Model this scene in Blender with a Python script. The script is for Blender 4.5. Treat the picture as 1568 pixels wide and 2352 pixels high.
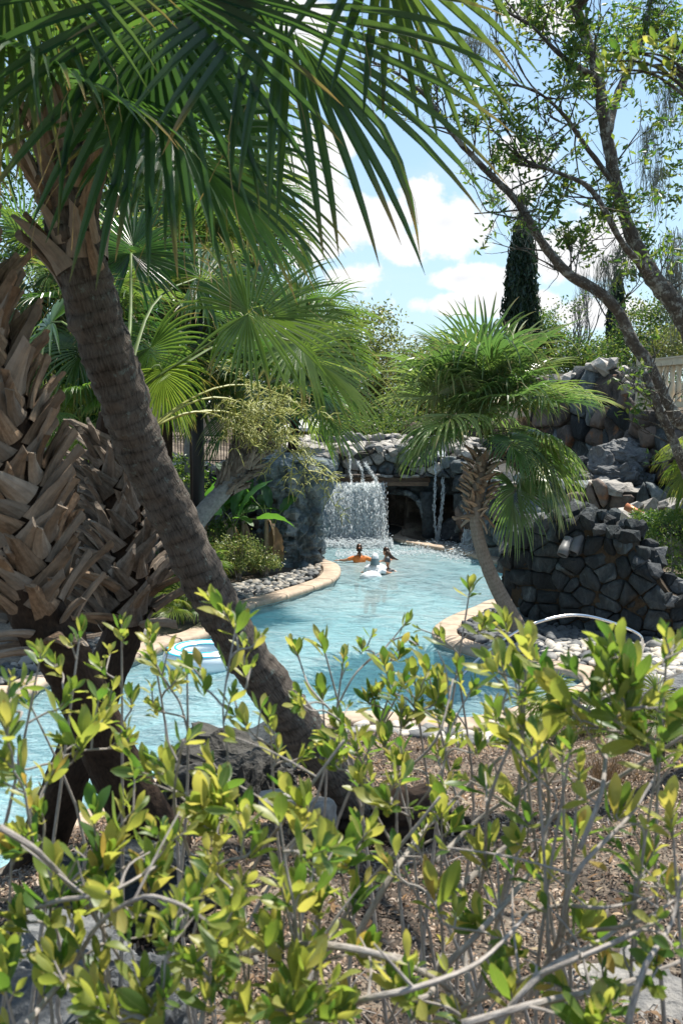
import bpy, bmesh, math, random
import numpy as np
from mathutils import Vector, Matrix, noise

for o in list(bpy.data.objects):
    bpy.data.objects.remove(o)
SC = bpy.context.scene
COL = SC.collection
R = math.radians
TAU = math.tau

# ------------------------------------------------------------------ camera
CAM_Z, PITCH, LENS = 4.2, R(5.4), 35.0
cam = bpy.data.objects.new('camera', bpy.data.cameras.new('camera'))
COL.objects.link(cam)
cam.location = (0, 0, CAM_Z)
cam.rotation_euler = (R(90) - PITCH, 0, 0)
cam.data.sensor_fit = 'VERTICAL'
cam.data.sensor_height = 36
cam.data.sensor_width = 24
cam.data.lens = LENS
cam.data.clip_start = 0.05
cam.data.clip_end = 3000
cam.data.dof.use_dof = True
cam.data.dof.focus_distance = 24
cam.data.dof.aperture_fstop = 5.6
SC.camera = cam

# ------------------------------------------------------------------ sun, sky, exposure
SUN_EL, SUN_AZ = R(66), R(40)          # azimuth clockwise from the viewing direction (+Y)
sun = bpy.data.objects.new('sun', bpy.data.lights.new('sun', 'SUN'))
COL.objects.link(sun)
sun.data.energy = 4.6
sun.data.angle = R(0.53)
sun.data.color = (1.0, 0.95, 0.86)
sdir = Vector((math.sin(SUN_AZ) * math.cos(SUN_EL), math.cos(SUN_AZ) * math.cos(SUN_EL), math.sin(SUN_EL)))
sun.rotation_euler = sdir.to_track_quat('Z', 'Y').to_euler()
sun.location = (8, 10, 30)
SC.view_settings.view_transform = 'Standard'
SC.view_settings.look = 'None'
SC.view_settings.gamma = 1
SC.view_settings.use_curve_mapping = False
SC.view_settings.exposure = 0.88

FV = 2352 * LENS / 36.0
_c, _s = math.cos(PITCH), math.sin(PITCH)


def ray(u, v):
    x, y = (u - 784) / FV, -(v - 1176) / FV
    return Vector((x, _c + y * _s, -_s + y * _c))


def P(u, v, d):
    """point seen at (u, v) of the 1568 x 2352 photo, d metres ahead"""
    r = ray(u, v)
    return Vector((0, 0, CAM_Z)) + r * (d / r.y)


def PZ(u, v, z):
    r = ray(u, v)
    return Vector((0, 0, CAM_Z)) + r * ((z - CAM_Z) / r.z)


# ------------------------------------------------------------------ node helpers
def N(nt, typ, props=None, **ins):
    n = nt.nodes.new(typ)
    for k, v in (props or {}).items():
        setattr(n, k, v)
    for k, v in ins.items():
        key = int(k[1:]) if k[0] == '_' and k[1:].isdigit() else k.replace('_', ' ')
        s = n.inputs[key]
        if isinstance(v, bpy.types.NodeSocket):
            nt.links.new(v, s)
        else:
            s.default_value = v
    return n


def math_(nt, op, a, b=0.0, c=None, clamp=False):
    n = nt.nodes.new('ShaderNodeMath')
    n.operation = op
    n.use_clamp = clamp
    for i, v in enumerate((a, b, c)):
        if v is None:
            continue
        if isinstance(v, bpy.types.NodeSocket):
            nt.links.new(v, n.inputs[i])
        else:
            n.inputs[i].default_value = v
    return n.outputs[0]


def ramp(nt, fac, stops, interp='LINEAR'):
    n = nt.nodes.new('ShaderNodeValToRGB')
    cr = n.color_ramp
    cr.interpolation = interp
    while len(cr.elements) < len(stops):
        cr.elements.new(0.5)
    for e, (p, c) in zip(cr.elements, stops):
        e.position = p
        e.color = (*c, 1) if len(c) == 3 else c
    nt.links.new(fac, n.inputs[0])
    return n.outputs[0]


def mixc(nt, fac, a, b, blend='MIX'):
    n = nt.nodes.new('ShaderNodeMix')
    n.data_type = 'RGBA'
    n.blend_type = blend
    for s, v in ((n.inputs[0], fac), (n.inputs[6], a), (n.inputs[7], b)):
        if isinstance(v, bpy.types.NodeSocket):
            nt.links.new(v, s)
        elif s.type == 'RGBA':
            s.default_value = (*v, 1) if len(v) == 3 else v
        else:
            s.default_value = v
    return n.outputs[2]


def smooth(nt, v, a, b):
    n = nt.nodes.new('ShaderNodeMapRange')
    n.interpolation_type = 'SMOOTHSTEP'
    nt.links.new(v, n.inputs[0])
    n.inputs[1].default_value, n.inputs[2].default_value = a, b
    return n.outputs[0]


def newmat(name):
    m = bpy.data.materials.new(name)
    m.use_nodes = True
    nt = m.node_tree
    b = nt.nodes['Principled BSDF']
    return m, nt, b


def pos(nt, scale=(1, 1, 1)):
    g = N(nt, 'ShaderNodeNewGeometry').outputs['Position']
    if scale == (1, 1, 1):
        return g
    return N(nt, 'ShaderNodeVectorMath', {'operation': 'MULTIPLY'}, _0=g, _1=scale).outputs[0]


def bump(nt, b, h, strength=0.5, dist=0.02):
    n = N(nt, 'ShaderNodeBump', Height=h, Strength=strength, Distance=dist)
    nt.links.new(n.outputs[0], b.inputs['Normal'])
    return n


# ------------------------------------------------------------------ world: Nishita sky with clouds
W = bpy.data.worlds.new('World')
SC.world = W
W.use_nodes = True
nt = W.node_tree
bg = nt.nodes['Background']
sky = N(nt, 'ShaderNodeTexSky', {'sky_type': 'NISHITA', 'sun_disc': False, 'sun_elevation': SUN_EL, 'sun_rotation': SUN_AZ,
                                 'air_density': 1.0, 'dust_density': 0.6, 'ozone_density': 1.6, 'altitude': 0})
dirn = N(nt, 'ShaderNodeTexCoord').outputs['Generated']
sx, sy, sz = N(nt, 'ShaderNodeSeparateXYZ', _0=dirn).outputs
az = math_(nt, 'ARCTAN2', sx, sy)
el = math_(nt, 'ARCSINE', sz)
flat = math_(nt, 'ADD', math_(nt, 'ABSOLUTE', sz), 0.16)
cx, cy = math_(nt, 'DIVIDE', sx, flat), math_(nt, 'DIVIDE', sy, flat)
plane = N(nt, 'ShaderNodeCombineXYZ', X=cx, Y=cy).outputs[0]
big = N(nt, 'ShaderNodeTexNoise', Vector=plane, Scale=1.15, Detail=7.0, Roughness=0.55, Distortion=0.25).outputs[0]
puff = N(nt, 'ShaderNodeTexNoise', Vector=dirn, Scale=11.0, Detail=8.0, Roughness=0.58, Distortion=0.1).outputs[0]
lump = N(nt, 'ShaderNodeTexVoronoi', {'feature': 'SMOOTH_F1'}, Vector=dirn, Scale=17.0, Smoothness=0.55).outputs['Distance']


def cloud_puff(u, v, ru, rv):
    d = ray(u, v).normalized()
    a0, e0 = math.atan2(d.x, d.y), math.asin(d.z)
    a = math_(nt, 'DIVIDE', math_(nt, 'SUBTRACT', az, a0), ru / FV)
    e = math_(nt, 'DIVIDE', math_(nt, 'SUBTRACT', el, e0), rv / FV)
    return math_(nt, 'SUBTRACT', 1.0, math_(nt, 'SQRT', math_(nt, 'ADD', math_(nt, 'MULTIPLY', a, a), math_(nt, 'MULTIPLY', e, e))))


shape = None
for args in ((800, 475, 150, 62), (965, 435, 105, 72), (1030, 510, 120, 95), (930, 565, 90, 60), (880, 500, 140, 80), (1060, 640, 130, 40),
             (700, 380, 130, 90), (760, 560, 100, 60), (1160, 350, 40, 30), (1195, 420, 60, 70), (1340, 590, 150, 80),
             (1090, 695, 260, 34), (650, 40, 120, 70), (1180, 30, 140, 60), (1400, 720, 180, 60), (820, 640, 120, 60)):
    c = cloud_puff(*args)
    shape = c if shape is None else math_(nt, 'SMOOTH_MAX', shape, c, 0.25)
fine_ = N(nt, 'ShaderNodeTexNoise', Vector=dirn, Scale=34.0, Detail=6.0, Roughness=0.6).outputs[0]
puffy = math_(nt, 'ADD', shape, math_(nt, 'MULTIPLY', math_(nt, 'SUBTRACT', puff, 0.5), 3.0))
puffy = math_(nt, 'ADD', puffy, math_(nt, 'MULTIPLY', math_(nt, 'SUBTRACT', fine_, 0.5), 0.9))
puffy = math_(nt, 'SUBTRACT', puffy, math_(nt, 'MULTIPLY', math_(nt, 'SUBTRACT', lump, 0.35), 0.5))
m1 = smooth(nt, puffy, 0.02, 0.36)
m2 = math_(nt, 'MULTIPLY', smooth(nt, big, 0.52, 0.80), 0.7)
mask = math_(nt, 'MAXIMUM', m1, m2)
above = smooth(nt, sz, -0.02, 0.03)
mask = math_(nt, 'MULTIPLY', mask, above)
dens = smooth(nt, puffy, 0.2, 1.3)
shade = math_(nt, 'ADD', math_(nt, 'MULTIPLY', dens, 0.55), math_(nt, 'MULTIPLY', math_(nt, 'SUBTRACT', 0.75, fine_), 0.7))
ccol = ramp(nt, shade, [(0.15, (6.1, 6.1, 6.1)), (0.5, (5.8, 5.83, 5.93)), (0.9, (4.5, 4.7, 5.05))])
skyc = N(nt, 'ShaderNodeHueSaturation', Saturation=0.92, Value=1.0, Color=sky.outputs[0]).outputs[0]
skyc = mixc(nt, 1.0, skyc, (0.86, 1.02, 1.04), 'MULTIPLY')
low = math_(nt, 'SUBTRACT', 1.0, smooth(nt, sz, -0.05, 0.42))
veil = mixc(nt, math_(nt, 'ADD', 0.14, math_(nt, 'MULTIPLY', low, 0.58)), skyc, (3.9, 4.9, 5.65))
mixed = mixc(nt, mask, veil, ccol)
nt.links.new(mixed, bg.inputs[0])
bg.inputs[1].default_value = 0.097

# ------------------------------------------------------------------ object helpers
WM = {}


def link(name, data, parent=None, M=None):
    o = bpy.data.objects.new(name, data)
    COL.objects.link(o)
    M = M or Matrix.Identity(4)
    WM[o.name] = M
    if parent is not None:
        o.parent = parent
        o.matrix_basis = WM[parent.name].inverted() @ M
    else:
        o.matrix_basis = M
    return o


def tag(o, label=None, cat=None, group=None, kind=None):
    for k, v in (('label', label), ('category', cat), ('group', group), ('kind', kind)):
        if v:
            o[k] = v
    return o


def thing(name, label, cat, loc=(0, 0, 0), group=None):
    return tag(link(name, None, None, Matrix.Translation(Vector(loc))), label, cat, group)


class MB:
    """mesh collector in world coordinates"""

    def __init__(self):
        self.v, self.f, self.uv, self.mi, self.col = [], [], {}, [], []

    def add(self, verts, faces, uv=None, mi=0, col=None):
        b = len(self.v)
        self.v += [tuple(p) for p in verts]
        if uv is not None:
            for i, t in enumerate(uv):
                self.uv[b + i] = t
        self.col += list(col) if col is not None else [(0, 0)] * len(verts)
        self.f += [tuple(b + i for i in f) for f in faces]
        self.mi += [mi] * len(faces)
        return b

    def tube(self, pts, rad, seg=8, cap=True, mi=0, wob=0.0, flat=1.0, seed=0, v0=0.0, rough=0.0, rf=9.0):
        pts = [Vector(p) for p in pts]
        n = len(pts)
        if not hasattr(rad, '__len__'):
            rad = [rad] * n
        rr = random.Random(seed)
        verts, uv = [], []
        t = (pts[1] - pts[0]).normalized()
        up = Vector((0, 0, 1)) if abs(t.z) < 0.9 else Vector((0, 1, 0))
        a = t.cross(up).normalized()
        L = v0
        for i, p in enumerate(pts):
            t2 = (pts[min(i + 1, n - 1)] - pts[max(i - 1, 0)]).normalized()
            a = (a - t2 * a.dot(t2)).normalized()
            b = t2.cross(a)
            if i:
                L += (p - pts[i - 1]).length
            row = []
            for k in range(seg):
                w = 1 + (rr.uniform(-wob, wob) if wob else 0)
                th = TAU * k / seg
                dd = a * math.cos(th) + b * math.sin(th) * flat
                if rough:
                    w += rough * noise.fractal((p + dd * rad[i]) * rf, 0.8, 2.1, 4)
                row.append(p + dd * rad[i] * w)
            row.append(row[0])
            verts += row
            uv += [(k / seg, L) for k in range(seg + 1)]
        m = seg + 1
        faces = [(i * m + k, i * m + k + 1, (i + 1) * m + k + 1, (i + 1) * m + k) for i in range(n - 1) for k in range(seg)]
        if cap:
            faces.append(tuple(range(seg - 1, -1, -1)))
            faces.append(tuple((n - 1) * m + k for k in range(seg)))
        self.add(verts, faces, uv, mi)
        return self

    def box(self, c, size, M=None, mi=0):
        M = M or Matrix.Identity(3)
        c = Vector(c)
        h = Vector(size) / 2
        vs = [c + M @ Vector((sx * h.x, sy * h.y, sz_ * h.z)) for sx in (-1, 1) for sy in (-1, 1) for sz_ in (-1, 1)]
        self.add(vs, [(0, 1, 3, 2), (4, 6, 7, 5), (0, 4, 5, 1), (2, 3, 7, 6), (0, 2, 6, 4), (1, 5, 7, 3)], None, mi)
        return self

    def lathe(self, c, prof, seg=14, M=None, mi=0):
        M = M or Matrix.Identity(3)
        c = Vector(c)
        vs = [c + M @ Vector((r * math.cos(TAU * k / seg), r * math.sin(TAU * k / seg), z)) for r, z in prof for k in range(seg)]
        n = len(prof)
        fs = [(i * seg + k, i * seg + (k + 1) % seg, (i + 1) * seg + (k + 1) % seg, (i + 1) * seg + k) for i in range(n - 1) for k in range(seg)]
        fs += [tuple(range(seg - 1, -1, -1)), tuple((n - 1) * seg + k for k in range(seg))]
        self.add(vs, fs, None, mi)
        return self

    def mesh(self, name, mats, smooth_=True, org=None):
        me = bpy.data.meshes.new(name)
        vs = self.v
        if org is not None:
            ox, oy, oz = org
            vs = [(x - ox, y - oy, z - oz) for x, y, z in vs]
        me.from_pydata(vs, [], self.f)
        for m in (mats if isinstance(mats, (list, tuple)) else [mats]):
            me.materials.append(m)
        npol = len(me.polygons)
        me.polygons.foreach_set('use_smooth', [smooth_] * npol)
        if any(self.mi):
            me.polygons.foreach_set('material_index', self.mi)
        if self.uv:
            uvl = me.uv_layers.new(name='uv')
            li = np.empty(len(me.loops), dtype=np.int32)
            me.loops.foreach_get('vertex_index', li)
            t = np.zeros((len(vs), 2), dtype=np.float32)
            for i, c in self.uv.items():
                t[i] = c
            uvl.data.foreach_set('uv', t[li].ravel())
        if any(c != (0, 0) for c in self.col):
            at = me.attributes.new('age', 'FLOAT_VECTOR', 'POINT')
            arr = np.zeros((len(vs), 3), dtype=np.float32)
            arr[:, :2] = np.array(self.col, dtype=np.float32)
            at.data.foreach_set('vector', arr.ravel())
        me.update()
        return me

    def obj(self, name, mats, parent=None, smooth_=True, at=None):
        """link as one object; its origin is `at`, else its parent's"""
        org = at if at is not None else (WM[parent.name].translation if parent is not None else (0, 0, 0))
        return link(name, self.mesh(name, mats, smooth_, org), parent, Matrix.Translation(Vector(org)))


def frame(yaxis, up=(0, 0, 1)):
    y = Vector(yaxis).normalized()
    x = y.cross(Vector(up))
    if x.length < 1e-4:
        x = y.cross(Vector((1, 0, 0)))
    x.normalize()
    z = x.cross(y)
    return Matrix((x, y, z)).transposed()


def TRS(loc, rot3, s=1.0):
    M = rot3.to_4x4()
    if hasattr(s, '__len__'):
        M = M @ Matrix.Diagonal((*s, 1))
    else:
        M = M @ Matrix.Scale(s, 4)
    M.translation = Vector(loc)
    return M


def euler3(x, y, z):
    from mathutils import Euler
    return Euler((x, y, z)).to_matrix()


def fbm(p, oct_=4, s=1.0):
    return noise.fractal(Vector(p) * s, 1.0, 2.0, oct_, noise_basis='PERLIN_ORIGINAL')


def inpoly(x, y, poly):
    ins = np.zeros(x.shape, dtype=bool)
    n = len(poly)
    for i in range(n):
        x1, y1 = poly[i]
        x2, y2 = poly[(i + 1) % n]
        if y1 == y2:
            continue
        c = ((y1 > y) != (y2 > y)) & (x < (x2 - x1) * (y - y1) / (y2 - y1) + x1)
        ins ^= c
    return ins


def catmull(pts, n=6, closed=False):
    out = []
    m = len(pts)
    for i in range(m if closed else m - 1):
        g = (lambda k: pts[k % m]) if closed else (lambda k: pts[min(max(k, 0), m - 1)])
        p0, p1, p2, p3 = [Vector(g(i + j)) for j in (-1, 0, 1, 2)]
        for k in range(n):
            t = k / n
            out.append(0.5 * ((2 * p1) + (p2 - p0) * t + (2 * p0 - 5 * p1 + 4 * p2 - p3) * t * t + (3 * p1 - p0 - 3 * p2 + p3) * t ** 3))
    if not closed:
        out.append(Vector(pts[-1]))
    return out

# ------------------------------------------------------------------ materials
def rockmat(name, stops, scale=3.0, bmp=0.6, rough=0.8, stretch=(1, 1, 1), vary=0.35, spec=0.35, stain=None):
    m, nt, b = newmat(name)
    p = pos(nt, stretch)
    rnd = N(nt, 'ShaderNodeObjectInfo').outputs['Random']
    off = N(nt, 'ShaderNodeVectorMath', {'operation': 'ADD'}, _0=p, _1=N(nt, 'ShaderNodeCombineXYZ', X=math_(nt, 'MULTIPLY', rnd, 7.0), Y=rnd).outputs[0]).outputs[0]
    n1 = N(nt, 'ShaderNodeTexNoise', Vector=off, Scale=scale, Detail=8.0, Roughness=0.65, Distortion=0.6).outputs[0]
    n2 = N(nt, 'ShaderNodeTexNoise', Vector=off, Scale=scale * 6, Detail=5.0, Roughness=0.7).outputs[0]
    f = math_(nt, 'ADD', math_(nt, 'MULTIPLY', n1, 0.72), math_(nt, 'MULTIPLY', n2, 0.28))
    f = math_(nt, 'ADD', f, math_(nt, 'MULTIPLY', math_(nt, 'SUBTRACT', rnd, 0.5), vary))
    c = ramp(nt, f, stops)
    if stain:
        s1 = N(nt, 'ShaderNodeTexNoise', Vector=off, Scale=scale * 0.8, Detail=4.0, Roughness=0.6).outputs[0]
        c = mixc(nt, math_(nt, 'MULTIPLY', smooth(nt, s1, 0.56, 0.72), 0.8), c, stain)
    nt.links.new(c, b.inputs['Base Color'])
    b.inputs['Roughness'].default_value = rough
    b.inputs['Specular IOR Level'].default_value = spec
    vo = N(nt, 'ShaderNodeTexVoronoi', {'feature': 'F1'}, Vector=off, Scale=scale * 4).outputs['Distance']
    h = math_(nt, 'ADD', math_(nt, 'MULTIPLY', n2, 0.7), math_(nt, 'ADD', math_(nt, 'MULTIPLY', n1, 0.8), math_(nt, 'MULTIPLY', vo, 0.35)))
    bump(nt, b, h, bmp, 0.06)
    return m


def plain(name, col, rough=0.6, metal=0.0, spec=0.5, noise_=None, amt=0.25, bmp=0.0, stretch=(1, 1, 1)):
    m, nt, b = newmat(name)
    b.inputs['Roughness'].default_value = rough
    b.inputs['Metallic'].default_value = metal
    b.inputs['Specular IOR Level'].default_value = spec
    b.inputs['Base Color'].default_value = (*col, 1)
    if noise_:
        n = N(nt, 'ShaderNodeTexNoise', Vector=pos(nt, stretch), Scale=noise_, Detail=6.0, Roughness=0.65).outputs[0]
        lo, hi = [c * (1 - amt) for c in col], [min(1, c * (1 + amt)) for c in col]
        nt.links.new(ramp(nt, n, [(0.3, lo), (0.7, hi)]), b.inputs['Base Color'])
        if bmp:
            bump(nt, b, n, bmp, 0.02)
    return m


def leafmat(name, cols, trans, rough=0.42, tf=0.42, tip=None, by='object', vein=0.0, spec=0.5, spots=False):
    """cols: ramp stops of the pigment; trans: ramp of the light let through"""
    m, nt, b = newmat(name)
    if by == 'object':
        r = N(nt, 'ShaderNodeObjectInfo').outputs['Random']
        g = N(nt, 'ShaderNodeTexNoise', Vector=pos(nt), Scale=18.0, Detail=2.0).outputs[0]
        r = math_(nt, 'ADD', math_(nt, 'MULTIPLY', r, 0.85), math_(nt, 'MULTIPLY', g, 0.15))
    elif by == 'island':
        r = N(nt, 'ShaderNodeNewGeometry').outputs['Random Per Island']
    else:
        r = N(nt, 'ShaderNodeTexNoise', Vector=pos(nt), Scale=by, Detail=4.0).outputs[0]
    c, t = ramp(nt, r, cols), ramp(nt, r, trans)
    if tip:
        at = N(nt, 'ShaderNodeAttribute', {'attribute_name': 'age'}).outputs['Vector']
        s, q, _ = N(nt, 'ShaderNodeSeparateXYZ', _0=at).outputs
        old = math_(nt, 'MULTIPLY', smooth(nt, math_(nt, 'ADD', s, math_(nt, 'MULTIPLY', q, 0.45)), 1.08, 1.42), 1.0)
        c = mixc(nt, old, c, tip[0])
        t = mixc(nt, old, t, tip[1])
        hue = math_(nt, 'ADD', 0.8, math_(nt, 'MULTIPLY', q, 0.45))
        c = mixc(nt, 1.0, c, N(nt, 'ShaderNodeCombineXYZ', X=hue, Y=hue, Z=hue).outputs[0], 'MULTIPLY')
    if spots:
        # pale midrib, browned spots and margins: pigment fixed to the leaf
        oc = N(nt, 'ShaderNodeTexCoord').outputs['Object']
        lx, ly, _z = N(nt, 'ShaderNodeSeparateXYZ', _0=oc).outputs
        rib = math_(nt, 'SUBTRACT', 1.0, smooth(nt, math_(nt, 'ABSOLUTE', lx), 0.006, 0.02))
        c = mixc(nt, math_(nt, 'MULTIPLY', rib, .55), c, (.42, .44, .16))
        vn = math_(nt, 'SINE', math_(nt, 'MULTIPLY', math_(nt, 'SUBTRACT', ly, math_(nt, 'MULTIPLY', math_(nt, 'ABSOLUTE', lx), 0.9)), 62.0))
        c = mixc(nt, math_(nt, 'MULTIPLY', smooth(nt, vn, 0.5, 1.0), .16), c, (.4, .42, .15))
        rr_ = N(nt, 'ShaderNodeObjectInfo').outputs['Random']
        ov = N(nt, 'ShaderNodeVectorMath', {'operation': 'ADD'}, _0=oc, _1=N(nt, 'ShaderNodeCombineXYZ', X=math_(nt, 'MULTIPLY', rr_, 90.0)).outputs[0]).outputs[0]
        sp_ = N(nt, 'ShaderNodeTexNoise', Vector=ov, Scale=7.0, Detail=5.0, Roughness=0.7).outputs[0]
        edge = smooth(nt, math_(nt, 'ADD', ly, math_(nt, 'MULTIPLY', sp_, 0.5)), 1.12, 1.3)
        brown = math_(nt, 'MAXIMUM', math_(nt, 'MULTIPLY', smooth(nt, sp_, 0.66, 0.70), .8), math_(nt, 'MULTIPLY', edge, .6))
        c = mixc(nt, brown, c, (.16, .085, .03))
        t = mixc(nt, brown, t, (.2, .09, .03))
    nt.links.new(c, b.inputs['Base Color'])
    b.inputs['Roughness'].default_value = rough
    b.inputs['Specular IOR Level'].default_value = spec
    tr = N(nt, 'ShaderNodeBsdfTranslucent', Color=t)
    mx = N(nt, 'ShaderNodeMixShader', _0=tf, _1=b.outputs[0], _2=tr.outputs[0])
    nt.links.new(mx.outputs[0], nt.nodes['Material Output'].inputs[0])
    return m


def barkmat(name, dark, light, lichen=None, ring=0.0, fibre=60.0, vsc=7.0, bmp=0.8, lich_amt=(0.6, 0.68), cut=(0.32, 0.75), vary=0.0, grey=None):
    m, nt, b = newmat(name)
    uv = N(nt, 'ShaderNodeUVMap', {'uv_map': 'uv'}).outputs[0]
    p = pos(nt)
    st = N(nt, 'ShaderNodeVectorMath', {'operation': 'MULTIPLY'}, _0=uv, _1=(fibre, vsc, 1)).outputs[0]
    f1 = N(nt, 'ShaderNodeTexNoise', Vector=st, Scale=1.0, Detail=5.0, Roughness=0.6).outputs[0]
    f2 = N(nt, 'ShaderNodeTexNoise', Vector=p, Scale=9.0, Detail=6.0, Roughness=0.7).outputs[0]
    h = math_(nt, 'ADD', math_(nt, 'MULTIPLY', f1, 0.6), math_(nt, 'MULTIPLY', f2, 0.5))
    if ring:
        u_, v_, _ = N(nt, 'ShaderNodeSeparateXYZ', _0=uv).outputs
        vv = math_(nt, 'ADD', v_, math_(nt, 'MULTIPLY', f2, 0.06))
        rg = math_(nt, 'POWER', math_(nt, 'ABSOLUTE', math_(nt, 'SINE', math_(nt, 'MULTIPLY', vv, ring))), 0.35)
        h = math_(nt, 'ADD', math_(nt, 'MULTIPLY', h, 0.88), math_(nt, 'MULTIPLY', rg, 0.13))
    c = ramp(nt, h, [(cut[0], dark), (cut[1], light)])
    if vary:
        rnd = N(nt, 'ShaderNodeObjectInfo').outputs['Random']
        if grey:
            c = mixc(nt, math_(nt, 'MULTIPLY', smooth(nt, rnd, 0.35, 0.95), 0.75), c, ramp(nt, h, [(cut[0], [t * .55 for t in grey]), (cut[1], grey)]))
        k = math_(nt, 'ADD', 1.0 - vary, math_(nt, 'MULTIPLY', math_(nt, 'FRACT', math_(nt, 'MULTIPLY', rnd, 13.7)), 2 * vary))
        c = mixc(nt, 1.0, c, N(nt, 'ShaderNodeCombineXYZ', X=k, Y=k, Z=k).outputs[0], 'MULTIPLY')
    if lichen:
        l = N(nt, 'ShaderNodeTexNoise', Vector=p, Scale=14.0, Detail=7.0, Roughness=0.75).outputs[0]
        c = mixc(nt, math_(nt, 'MULTIPLY', smooth(nt, l, *lich_amt), 0.8), c, lichen)
    nt.links.new(c, b.inputs['Base Color'])
    b.inputs['Roughness'].default_value = 0.9
    b.inputs['Specular IOR Level'].default_value = 0.2
    bump(nt, b, h, bmp, 0.03)
    return m


MT = {}
MT['lava'] = rockmat('dark_lava_stone', [(0.3, (.016, .019, .021)), (0.52, (.032, .038, .041)), (0.68, (.075, .087, .09)), (0.84, (.2, .22, .215))], 2.4, 0.9, vary=0.3, stretch=(1.6, 1.6, .7))
MT['mortar'] = rockmat('brown_mortar', [(0.3, (.016, .013, .010)), (0.7, (.075, .052, .03))], 5, 0.8)
MT['blue'] = rockmat('blue_grey_rock', [(0.3, (.02, .024, .026)), (0.5, (.07, .082, .087)), (0.64, (.175, .2, .205)), (0.85, (.36, .36, .345))], 2.0, 0.9, stain=(.13, .08, .055))
MT['pillar'] = rockmat('streaked_pillar_rock', [(0.3, (.016, .016, .015)), (0.5, (.05, .058, .06)), (0.64, (.13, .17, .185)), (0.85, (.34, .36, .36))], 1.6, 1.0, stretch=(1.5, 1.5, .8), stain=(.06, .045, .03))
MT['pale'] = rockmat('pale_field_stone', [(0.25, (.16, .155, .15)), (0.5, (.36, .335, .3)), (0.75, (.56, .52, .47))], 2.6, 0.7, vary=0.3)
MT['rust'] = rockmat('rusty_brown_rock', [(0.3, (.04, .034, .03)), (0.5, (.13, .105, .09)), (0.7, (.22, .17, .14))], 2.2, 0.8, stain=(.26, .11, .04))
MT['gran'] = rockmat('grey_boulder', [(0.3, (.035, .04, .045)), (0.5, (.11, .115, .12)), (0.72, (.24, .24, .235))], 5.0, 0.7)
MT['cave'] = rockmat('cave_rock', [(0.3, (.02, .02, .02)), (0.7, (.075, .07, .06))], 2.0, 0.8)
MT['pebble'] = rockmat('river_pebble', [(0.2, (.1, .105, .11)), (0.45, (.3, .29, .27)), (0.7, (.5, .46, .4)), (0.9, (.6, .52, .42))], 3.0, 0.25, rough=0.65, vary=0.9)
MT['pebble_dark'] = rockmat('dark_river_pebble', [(0.2, (.04, .045, .05)), (0.5, (.13, .135, .135)), (0.8, (.3, .27, .23))], 3.0, 0.25, rough=0.65, vary=0.9)
MT['coping'] = plain('sandstone_coping', (.42, .325, .24), 0.8, noise_=4.0, amt=0.3, bmp=0.3)
MT['tile'] = rockmat('grey_green_tile', [(0.3, (.17, .2, .18)), (0.7, (.3, .33, .3))], 4, 0.1, rough=0.35, vary=0.5)
MT['grout'] = plain('tile_grout', (.4, .48, .46), 0.8)
MT['stripe'] = plain('pale_blue_trim', (.5, .72, .74), 0.5)
MT['black'] = plain('black_paint', (.012, .012, .013), 0.5)
MT['red'] = plain('red_print', (.6, .06, .03), 0.6)
MT['steel'] = plain('polished_steel', (.72, .72, .72), 0.16, metal=1.0)
MT['grey_metal'] = plain('grey_painted_metal', (.13, .13, .13), 0.5)
MT['glass_dark'] = plain('lamp_lens', (.03, .03, .03), 0.1)
MT['timber'] = plain('old_timber', (.13, .085, .055), 0.85, noise_=7.0, amt=0.6, bmp=0.6, stretch=(1, 4, 8))
MT['stucco'] = plain('cream_cast_stone', (.62, .52, .38), 0.8, noise_=5.0, amt=0.12, bmp=0.15)
MT['building'] = plain('beige_stucco', (.52, .4, .3), 0.9, noise_=3.0, amt=0.08)
MT['white'] = plain('white_canvas', (.8, .8, .78), 0.8)
MT['iron'] = plain('black_iron', (.012, .012, .013), 0.5)
MT['copper'] = plain('copper_pipe', (.42, .16, .07), 0.45, metal=0.4, noise_=8, amt=0.3)

# water: tinted clear sheet under a Fresnel mirror, waves are in the mesh, ripples in the bump
m, nt, b = newmat('pool_water')
p = pos(nt, (1.0, 2.0, 1.0))
w1 = N(nt, 'ShaderNodeTexNoise', Vector=p, Scale=2.6, Detail=5.0, Roughness=0.62, Distortion=0.7).outputs[0]
w2 = N(nt, 'ShaderNodeTexNoise', Vector=p, Scale=9.0, Detail=3.0, Roughness=0.55, Distortion=0.5).outputs[0]
h = math_(nt, 'ADD', math_(nt, 'MULTIPLY', w1, 1.0), math_(nt, 'MULTIPLY', w2, 0.3))
bn = N(nt, 'ShaderNodeBump', Height=h, Strength=1.0, Distance=0.34)
fr = N(nt, 'ShaderNodeFresnel', IOR=1.33, Normal=bn.outputs[0])
gl = N(nt, 'ShaderNodeBsdfGlossy', Color=(1, 1, 1, 1), Roughness=0.06, Normal=bn.outputs[0])
tr = N(nt, 'ShaderNodeBsdfTransparent', Color=(.67, .88, .91, 1))
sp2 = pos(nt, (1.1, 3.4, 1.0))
sheen_streaks = N(nt, 'ShaderNodeTexNoise', Vector=sp2, Scale=1.3, Detail=7.0, Roughness=0.68, Distortion=0.9).outputs[0]
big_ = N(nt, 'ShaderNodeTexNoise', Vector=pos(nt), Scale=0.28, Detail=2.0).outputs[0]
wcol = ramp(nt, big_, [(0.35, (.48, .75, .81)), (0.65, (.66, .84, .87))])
wcol = mixc(nt, math_(nt, 'MULTIPLY', smooth(nt, sheen_streaks, 0.5, 0.72), 0.75), wcol, (.9, .95, .95))  # whitish streaks painted into the colour for sky sheen and aerated water
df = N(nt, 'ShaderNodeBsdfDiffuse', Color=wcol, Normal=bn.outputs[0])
body = N(nt, 'ShaderNodeMixShader', _0=0.44, _1=tr.outputs[0], _2=df.outputs[0])
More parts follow.
